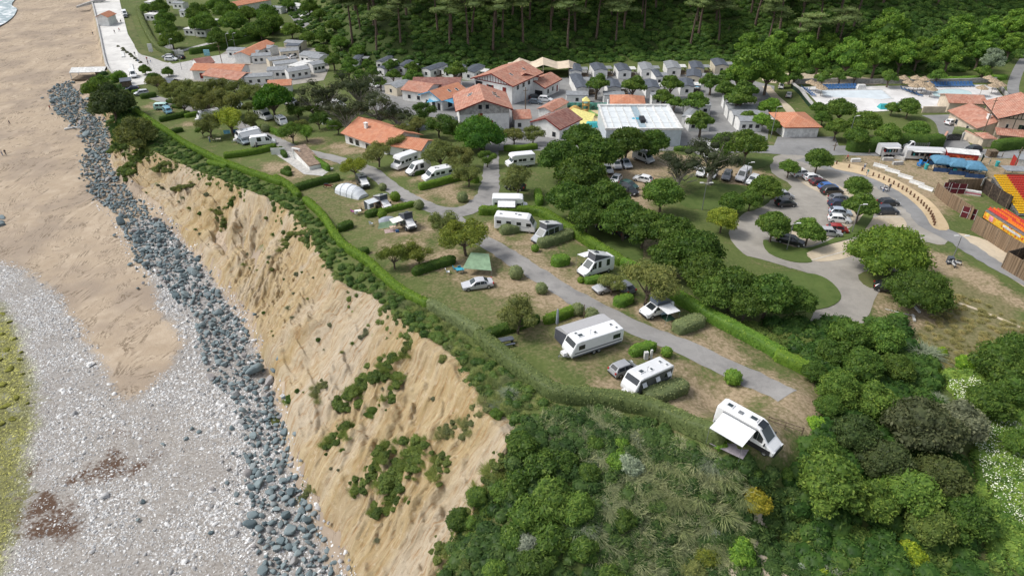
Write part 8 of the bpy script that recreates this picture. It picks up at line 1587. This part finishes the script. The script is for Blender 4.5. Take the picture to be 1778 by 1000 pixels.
# board fences of the arena
M_BOARD, n, b = newmat("brown_fence_boards"); b.inputs['Roughness'].default_value = .9; wv_ = N(n, "ShaderNodeTexNoise", Scale=3.5, Detail=2); ge = n.nodes.new("ShaderNodeNewGeometry"); mp = n.nodes.new("ShaderNodeMapping"); mp.inputs['Scale'].default_value = (1.6, 1.6, .04); n.links.new(ge.outputs['Position'], mp.inputs[0]); n.links.new(mp.outputs[0], wv_.inputs['Vector']); n.links.new(mixc(n, step_(n, wv_.outputs[0], .3, .7), (.13, .085, .05), (.27, .19, .12)), b.inputs['Base Color']); bump(n, b, wv_.outputs[0], .4)
M_BOARDD = simple("dark_fence_boards", (.06, .045, .035), .9, .3, 2); M_MAR = simple("maroon_panel", (.13, .02, .03), .7)
def fence(px, h, lb, posts=3.0, mat=None):
    P = smooth(gp(px), 3) if len(px) > 2 else gp(px); o = wall_run('board_fence', None, h, .1, mat or M_BOARD, lb, 'fence', world=P)
    d_ = np.concatenate([[0], np.cumsum(np.hypot(*np.diff(P, axis=0).T))])
    for s_ in np.arange(0, d_[-1]+.1, posts): x, y = np.interp(s_, d_, P[:, 0]), np.interp(s_, d_, P[:, 1]); m = MB(); m.box((x, y, float(H(x, y))-.2), (.16, .16, h+.3)); m.build('fence_post', M_WOOD, o)
    return o
fence([(1622,338),(1642,355),(1662,368),(1684,382)], 2.6, 'brown board fence on the left side of the arena'); fence([(1640,334),(1690,332),(1703,331)], 2.8, 'board fence with maroon doors across the back of the arena yard'); fence([(1703,332),(1728,350),(1750,364)], 2.8, 'dark board fence below the upper stand', mat=M_BOARDD)
fence([(1686,400),(1710,415),(1745,438),(1800,470)], 3.0, 'brown board fence along the banner of the lower stand'); fence([(1739,465),(1760,478),(1800,502)], 3.0, 'brown board fence of the near enclosure at the right edge'); fence([(1739,464),(1800,448)], 3.0, 'dark inner fence of the near enclosure', mat=M_BOARDD)
for px, py, yw, w_, lb in [(1660,336,-.1,3.0,'maroon double door in the back fence of the arena'),(1643,334,-.1,2.0,'single maroon door in the back fence of the arena'),(1679,379,-.75,2.4,'maroon door in the left fence of the arena')]: m = MB(); m.box((0, -.12, 0), (w_, .08, 2.2)); o = quick('arena_door', m, M_MAR, px, py, yw, lb, 'door panel'); m = MB(); [m.box((x, -.18, 0), (.07, .05, 2.2)) for x in (-w_/2, 0, w_/2)]; m.box((0, -.18, 1.1), (w_, .05, .07)); m.build('door_frame', M_LTR, o)
quick('striped_bench', MB().box((0, 0, 0), (3.2, .8, .9), tx=.95).box((0, -.41, .3), (3.1, .03, .3), 1), [M_LTR, simple("pink_board", (.5, .15, .2), .6)], 1687, 338, -.45, 'white and pink board standing in the arena yard', 'board')
quick('white_banner', MB().box((0, 0, 1.4), (1.6, .05, 1.6)), M_LTR, 1702, 332, .6, 'white sheet at the corner of the arena fences', 'banner')
# grandstands: stepped rows with coloured seats
SY, SR, SG_, SO = (.80,.50,.03), (.58,.07,.05), (.42,.43,.46), (.75,.22,.03); M_SEAT = objcol("seat_plastic", .45, .05, 2)
sm_ = MB(); sm_.box((0, 0, 0), (.44, .4, .06)).box((0, .2, 0), (.44, .05, .42)); seat_me = sm_.mesh('seat', M_SEAT)
def stand(name, lb, o, u, v, n_rows, L, rise, dep, colfn, base=.6, skew=.0, under=M_STEEL):
    """o: low front-left corner; u along the rows, v back and up"""
    yaw = math.atan2(u.y, u.x); e = empty(name, o, yaw); tag(e, lb, 'grandstand'); m = MB()
    for i in range(n_rows):
        x0 = skew*i*dep; m.box((x0+L/2, i*dep+dep/2, base+i*rise-.12), (L, dep, .12)); 
        if i % 3 == 0: [m.box((x, i*dep+.1, -.6), (.1, .1, base+i*rise+.5)) for x in np.arange(x0+.2, x0+L, 2.4)]
    m.build('tier', M_STEEL, e); uc = MB(); uc.add([(0, 0, 0), (skew*n_rows*dep, n_rows*dep, 0), (skew*n_rows*dep, n_rows*dep, base+n_rows*rise-.3), (0, 0, base-.2)], [(0, 1, 2, 3), (3, 2, 1, 0)]); uc.build('side_frame', under, e)
    bl = {}
    for i in range(n_rows):
        for j in range(int(L/.52)):
            c = colfn(i, j, int(L/.52)); x = skew*i*dep+.3+j*.52
            if c is None: continue
            bl.setdefault(c, []).append((x, i*dep+dep*.55, base+i*rise+.3))
    for c, pts in bl.items():
        m = MB()
        for x, y, z in pts: m.box((x, y, z), (.44, .4, .05)).box((x, y+.2, z+.05), (.44, .05, .38))
        o_ = m.build('seats', M_SEAT, e, color=c); o_['kind'] = 'stuff'
    return e
a, b_ = g1(1768,376), g1(1830,378); u = (b_-a); u.z = 0; u.normalize(); tl = g1(1718,311,2.8); v = tl-a; dn = Vector((-u.y, u.x, 0)); nd = v.dot(dn); sk = v.dot(u)/nd
stand('grandstand', 'upper grandstand with yellow, red and grey seats at the right edge', a, u, dn, 16, 26, .165, nd/16*.94, lambda i, j, n_: SY if j < 5 else SR if j < 10+i//3 else (SG_ if j < 17+i//3 else (SY if j < 22+i//3 else SR)), .3, sk)
a, b_ = g1(1699,392), g1(1800,451); u = (b_-a); u.z = 0; u.normalize(); dn = Vector((-u.y, u.x, 0))
e = stand('grandstand', 'lower grandstand with orange and red seats and a coloured banner', a+Vector((0, 0, 0)), u, dn, 5, (b_-a).length, -.16, .85, lambda i, j, n_: SO if (i+j//9) % 2 else SR, 3.2, .0)
L = (b_-a).length; m = MB(); m.rings([[(x, -.15, 1.9), (x, -.1, 1.9), (x, -.1, 3.1), (x, -.15, 3.1)] for x in (.3, L)]); M_BAN, n, b = newmat("banner_print"); t1 = tex(n, .9, detail=3); n.links.new(mixc(n, step_(n, tex(n, 2.5, detail=2), .4, .6), mixc(n, step_(n, t1, .4, .5), (.55, .06, .03), (.75, .28, .03)), (.8, .55, .05)), b.inputs['Base Color']); bn = m.build('banner', M_BAN, e); MB().box((L*.52, -.19, 2.5), (L*.3, .03, .4)).build('banner_strip', M_LTR, bn); MB().box((2.2, -.19, 2.1), (1.0, .03, .9)).build('banner_patch', simple("pink_patch", (.75, .3, .4), .6), bn)
m = MB()
for x in np.arange(.3, L, 1.2): m.tube([(x, 0, 0), (x, 0, 2.6)], .05, 4).tube([(x, 0, 0), (x+1.2, 0, 2.4)], .03, 4)
m.build('scaffold', M_BLACK, e)
quick('speaker_roof', MB().box((0, 0, 1.6), (9, 3, .15)).box((-4, 0, 0), (.1, .1, 1.6)).box((4, 0, 0), (.1, .1, 1.6)), M_METR, 1775, 306, -.1, 'grey canopy behind the upper grandstand', 'canopy')
for i, (x, y) in enumerate([(1676,576),(0,0)]): pass
for i, (x, y, lb) in enumerate([(1592,538,'upper white kerb stone under the big tree by the meadow'),(1586,553,'lower white kerb stone under the big tree by the meadow')]): quick('kerb_stone', MB().box((0, 0, 0), (.3, 1.6, .25)), M_LTR, x, y, -.3*i, lb, 'kerb stone')
quick('warning_sign', MB().tube([(0, 0, 0), (0, 0, 1.2)], .04, 5).box((0, 0, .9), (.7, .06, .8)), simple("orange_sign", (.8, .13, .05), .5), 1613, 538, 0, 'orange sign beside the trunk of the big tree', 'sign')
# promenade details
m = MB(); m.box((0, 0, 0), (1.2, 9, .45)); [quick('plaza_bench', m, M_LTR, x, y, .5, lb, 'bench') for x, y, lb in ((213,96,'upper long white ledge on the plaza'),(228,117,'lower long white ledge on the plaza'))]
for i in range(9): t_ = i/8; bush(BUSH[i % 3], 207+t_*36+random.uniform(-2, 2), 82+t_*28, 2.6+random.random()*1.5, 'gr', 'small dry planting clump in the plaza bed', 'planting clumps in the plaza bed')
quick('information_board', MB().box((0, 0, .4), (1.6, .2, 3)).box((0, 0, 0), (.3, .2, .4)), M_LTR, 263, 92, .2, 'white upright board on the verge by the far campsite', 'sign'); quick('entrance_gate', MB().box((0, 0, 0), (5, .3, 1.6)), M_LTR, 309, 95, -.1, 'white gate block of the far campsite', 'gate'); quick('entrance_board', MB().box((0, 0, 0), (2.2, .3, 2.2)), simple("light_blue_board", (.25, .5, .6), .6), 360, 97, 0, 'light blue board at the far campsite hedge', 'sign')
m = MB(); m.rings([[(-7, -1.2, -.6), (-7, 1.2, -.6), (-7, 1.2, .2), (-7, -1.2, .2)], [(7, -1.2, 2), (7, 1.2, 2), (7, 1.2, 4), (7, -1.2, 4)]]); quick('beach_ramp', m, M_CONC, 160, 12, .35, 'concrete ramp from the promenade down to the sand', 'ramp', up=.5)
quick('dry_log', MB().tube([(-2.6, 0, .2), (-1, .2, .3), (1, 0, .25), (2.6, .3, .2)], [.3, .35, .3, .2], 7), M_LTR, 129, 224, .4, 'pale driftwood log on the sand by the rocks', 'log')
# ---------------- people ----------------
M_SKIN = simple("skin", (.45, .27, .19), .6); M_HAIR = simple("dark_hair", (.03, .02, .015), .7)
def person_mesh(pose, shirt, trousers, seed):
    """one continuous body grown from a skeleton of joints"""
    st_ = {'stand': .04, 'walk': .30, 'sit': 0}[pose]; J = {'pelvis': (0, 0, .95), 'waist': (0, 0, 1.1), 'chest': (.02, 0, 1.32), 'neck': (.02, 0, 1.48), 'head': (.04, 0, 1.6), 'crown': (.04, 0, 1.72)}
    E = [('pelvis','waist'),('waist','chest'),('chest','neck'),('neck','head'),('head','crown')]; Rd = dict(pelvis=.14, waist=.125, chest=.15, neck=.055, head=.095, crown=.07)
    for s_, q in ((1, 'l'), (-1, 'r')):
        k_ = st_*s_
        J[q+'hip'] = (0, .09*s_, .9); J[q+'knee'] = (k_*.6+.03, .1*s_, .48); J[q+'ankle'] = (k_, .1*s_, .09); J[q+'toe'] = (k_+.17, .11*s_, .04)
        J[q+'sh'] = (0, .19*s_, 1.4); J[q+'elbow'] = (-k_*.5-.02, .25*s_, 1.14); J[q+'wrist'] = (-k_*.8+.08, .25*s_, .9); J[q+'hand'] = (-k_*.9+.11, .25*s_, .8)
        E += [('pelvis', q+'hip'), (q+'hip', q+'knee'), (q+'knee', q+'ankle'), (q+'ankle', q+'toe'), ('chest', q+'sh'), (q+'sh', q+'elbow'), (q+'elbow', q+'wrist'), (q+'wrist', q+'hand')]
        Rd.update({q+'hip': .1, q+'knee': .065, q+'ankle': .045, q+'toe': .04, q+'sh': .065, q+'elbow': .045, q+'wrist': .03, q+'hand': .035})
        for f in range(3): nm = q+'f%d' % f; J[nm] = (J[q+'hand'][0]+.02*(f-1)+.01, J[q+'hand'][1], .71+.01*f); E.append((q+'hand', nm)); Rd[nm] = .011
    ks = list(J); me = bpy.data.meshes.new('body'); me.from_pydata([J[k_] for k_ in ks], [(ks.index(a), ks.index(b_)) for a, b_ in E], []); o = bpy.data.objects.new('tmp', me); col.objects.link(o)
    md = o.modifiers.new('s', 'SKIN'); sv = me.skin_vertices[0].data
    for i, k_ in enumerate(ks): sv[i].radius = (Rd[k_]*(1.0), Rd[k_]*(1.0)); sv[i].use_root = k_ == 'pelvis'
    o.modifiers.new('d', 'SUBSURF').levels = 1; dg = bpy.context.evaluated_depsgraph_get(); out_ = bpy.data.meshes.new_from_object(o.evaluated_get(dg)); bpy.data.objects.remove(o)
    out_.materials.clear(); [out_.materials.append(x) for x in (M_SKIN, shirt, trousers, M_HAIR)]
    for f in out_.polygons: z = f.center.z; ay = abs(f.center.y); f.material_index = 3 if z > 1.63 or (z > 1.55 and f.center.x < .0) else 0 if z > 1.46 or (ay > .2 and z < 1.2) else 1 if z > .98 else 2 if z > .12 else 3; f.use_smooth = True
    out_.name = 'body'; return out_
SH = [simple("white_shirt", (.65, .65, .63), .9), simple("dark_shirt", (.04, .045, .06), .9), simple("red_shirt", (.4, .05, .05), .9), simple("blue_shirt", (.06, .15, .35), .9), simple("green_shirt", (.05, .25, .22), .9)]
PM = [person_mesh('walk', SH[1], SH[1], 1), person_mesh('stand', SH[0], SH[3], 2), person_mesh('walk', SH[2], SH[1], 3), person_mesh('stand', SH[4], SH[0], 4)]
for i, (x, y, k_, lb) in enumerate([(205,42,0,'person in dark clothes walking on the promenade, left one by the vans'),(211,42,0,'person in dark clothes walking on the promenade, right one by the vans'),(208,56,2,'person in red walking down the promenade'),(200,60,0,'person in dark clothes beside the promenade planter'),(235,98,0,'person in dark clothes on the plaza bed edge'),(240,108,1,'person in white on the plaza'),(256,107,2,'person in red at the foot of the plaza'),(262,110,1,'person in white at the right of the plaza'),(258,114,0,'person in dark clothes at the plaza corner'),
    (162,62,0,'person in dark clothes at the foot of the sea wall'),(5,271,1,'person in white on the sand at the left edge'),(11,270,0,'person in dark clothes on the sand at the left edge'),(18,218,0,'person in dark clothes alone on the upper sand'),(88,192,2,'person in red near the tip of the rocks'),(1500,295,1,'person in white at the edge of the boardwalk'),(1505,306,3,'person in green on the access road by the bollards'),(1533,334,1,'rider in white beside the pale scooter'),(1543,332,0,'person in dark clothes right of the scooter'),(1470,280,2,'person in red at the white block'),
    (1609,283,0,'person in dark clothes at the food trailer'),(1604,280,0,'second person in dark clothes at the food trailer'),(1716,288,3,'person in green by the dry grass'),(447,258,0,'person in dark clothes beside the white panel campervan'),(365,248,1,'person in white on the far lawn'),(1092,168,1,'person in white by the mobile homes'),(641,222,2,'person in red by the lodge')]):
    p = g1(x, y); o = link('person', PM[k_], None, (p.x, p.y, max(p.z, 4.6 if (x < 265 and y < 120 and x > 195) else -9)+.06), (0, 0, i*1.9)); tag(o, lb, 'person')
# grass blades through the near bluff
def tufts(name, polys, n_, seed, label, color, s0=.7, s1=1.2):
    X, Y = poly_pts(polys)(np.random.default_rng(seed), n_); V, F, v, m_ = [], [], [], 0; r = np.random.default_rng(seed)
    src = []
    for me in TALLG+TUFT[:1]:
        a = np.empty(len(me.vertices)*3, np.float32); me.vertices.foreach_get('co', a); f = np.empty(len(me.loops), np.int32); me.loops.foreach_get('vertex_index', f); t_ = np.empty(len(me.polygons), np.float32); me.attributes['v'].data.foreach_get('value', t_); src.append((a.reshape(-1, 3), f.reshape(-1, 4), t_))
    for i, (x, y) in enumerate(zip(X, Y)):
        a, f, t_ = src[i % 3]; s_ = r.uniform(s0, s1); V.append(a*s_+np.array([x, y, float(H(x, y))])); F.append(f+m_); m_ += len(a); v.append(t_+r.uniform(-.25, .35))
    o = link(name, np_mesh(name, np.vstack(V), np.vstack(F), M_LEAF, attrs={'v': ('FACE', np.clip(np.concatenate(v), 0, 1))}), color=color); tag(o, label, 'grass', kind='stuff')
tufts('tall_grass', [[(930,735),(1040,715),(1240,790),(1290,840),(1290,960),(1200,1020),(1040,1000),(1000,900),(1060,830)]], 520, 9, 'tall grey-green grasses over the middle of the near bluff', (.19,.215,.12), .45, .85)
tufts('rough_grass', [[(880,640),(950,700),(900,735),(840,690),(790,625),(740,560),(690,520),(640,470),(700,510),(800,580)]], 170, 10, 'coarse grasses along the cliff brow', (.15,.185,.07), .25, .5)
tufts('meadow_grass', [[(1640,500),(1790,560),(1790,640),(1640,650),(1590,590)]], 260, 11, 'dry grasses of the meadow on the right', (.22,.21,.09), .2, .35)
# ---------------- bay lines, kerbs ----------------
for i, (a, b_) in enumerate([((1466,352),(1448,352)),((1470,362),(1446,362)),((1478,369),(1444,368)),((1478,379.5),(1440,378)),((1480,391),(1440,390)),((1500,425),(1560,424)),((1560,360),(1520,361)),((1562,378),(1515,378)),((1400,318),(1384,312)),((1412,324),(1396,318)),((1425,331),(1408,325)),((1536,537),(1590,550)),((1400,455),(1500,428))]): lane('bay_line', [a, b_], .12, M_LINE, .115)
L = Leaves(900); X, Y = poly_pts([[(1640,670),(1690,660),(1778,760),(1790,930),(1740,900),(1700,830),(1680,740)]])(L.r, 2600); L.cards(np.stack([X, Y, H(X, Y)+.75+.3*L.r.random(2600)], 1), unit(rdir(L.r, 2600)+np.array([0, 0, 1.5])), .07, .8, tone=1.0)
o = link('white_flowers', L.mesh('white_flowers'), color=(.4, .42, .36)); tag(o, 'small white flowers scattered over the scrub on the right', 'flowers', kind='stuff')
# ---------------- labels that single out members of a group ----------------
SHORT = {'dark trees of the near thicket': 'dark tree of the near thicket', 'leafy trees between the campsite and the car park': 'dark leafy tree of the tree belt', 'shrubs of the near bluff': 'green shrub on the near bluff', 'tamarisks and small trees of the campsite': 'small campsite tree',
 'broad-leaved trees at the foot of the wood': 'light tree at the wood edge', 'round plane trees among the mobile homes': 'round plane tree among mobile homes', 'garden trees in front of the pool terrace': 'garden tree below the pool terrace', 'tussocks of pampas grass on the near bluff': 'pampas tussock on the near bluff',
 'scrub patches on the ochre cliff face': 'small tuft on the bare cliff', 'plane trees of the far campsite': 'plane tree of the far campsite', 'round trees behind the pool terrace': 'round tree behind the pool terrace', 'timber bollards along the boardwalk': 'timber bollard along the boardwalk',
 'blue loungers behind the rectangular pool': 'blue lounger behind the rectangular pool', 'blue loungers behind the paddling pool': 'blue lounger behind the paddling pool', 'loungers at the left end of the terrace': 'lounger at the left terrace end', 'blue loungers among the straw parasols': 'blue lounger among the parasols',
 'parasols at the left end of the terrace': 'straw parasol at the left terrace end', 'parasols between the pools': 'straw parasol between the pools', 'parasols at the right end of the terrace': 'straw parasol at the right terrace end', 'blue chairs left of the gazebos': 'blue chair left of the gazebos',
 'pale chairs right of the gazebos': 'pale chair right of the gazebos', 'posts along the main road': 'thin post along the main road', 'trees of the car park': None, 'planting clumps in the plaza bed': 'dry clump in the plaza bed', 'weed-covered rocks at the left margin': 'weed-covered rock at the left margin', 'brambles behind the tall hedge': None, 'dark conifers among the campsite buildings': None}
ORD = ['first', 'second', 'third', 'fourth', 'fifth', 'sixth', 'seventh', 'eighth', 'ninth', 'tenth', 'eleventh', 'twelfth', '13th', '14th', '15th', '16th', '17th', '18th', '19th', '20th', '21st', '22nd', '23rd', '24th', '25th', '26th', '27th', '28th', '29th', '30th']
from collections import defaultdict
sets_ = defaultdict(list)
for o in bpy.data.objects:
    g = o.get('group')
    if g in SHORT and SHORT[g] and o.parent is None: sets_[(g, o['label'])].append(o)
for (g, lb), ob in sets_.items():
    if len(ob) < 2: continue
    P = [(proj(*o.location), o) for o in ob]; P.sort(key=lambda q: q[0][1]); one = len(ob) <= 14 or 'bollard' in g or 'road' in g; rows = 1 if one else math.ceil(len(ob)/9); per = math.ceil(len(ob)/rows)
    for r_ in range(rows):
        R_ = sorted(P[r_*per:(r_+1)*per], key=lambda q: q[0][0])
        for i, (_, o) in enumerate(R_): o['label'] = SHORT[g]+(', ' if one else ', %s row from the top, ' % ORD[r_])+ORD[i]+' from the left'
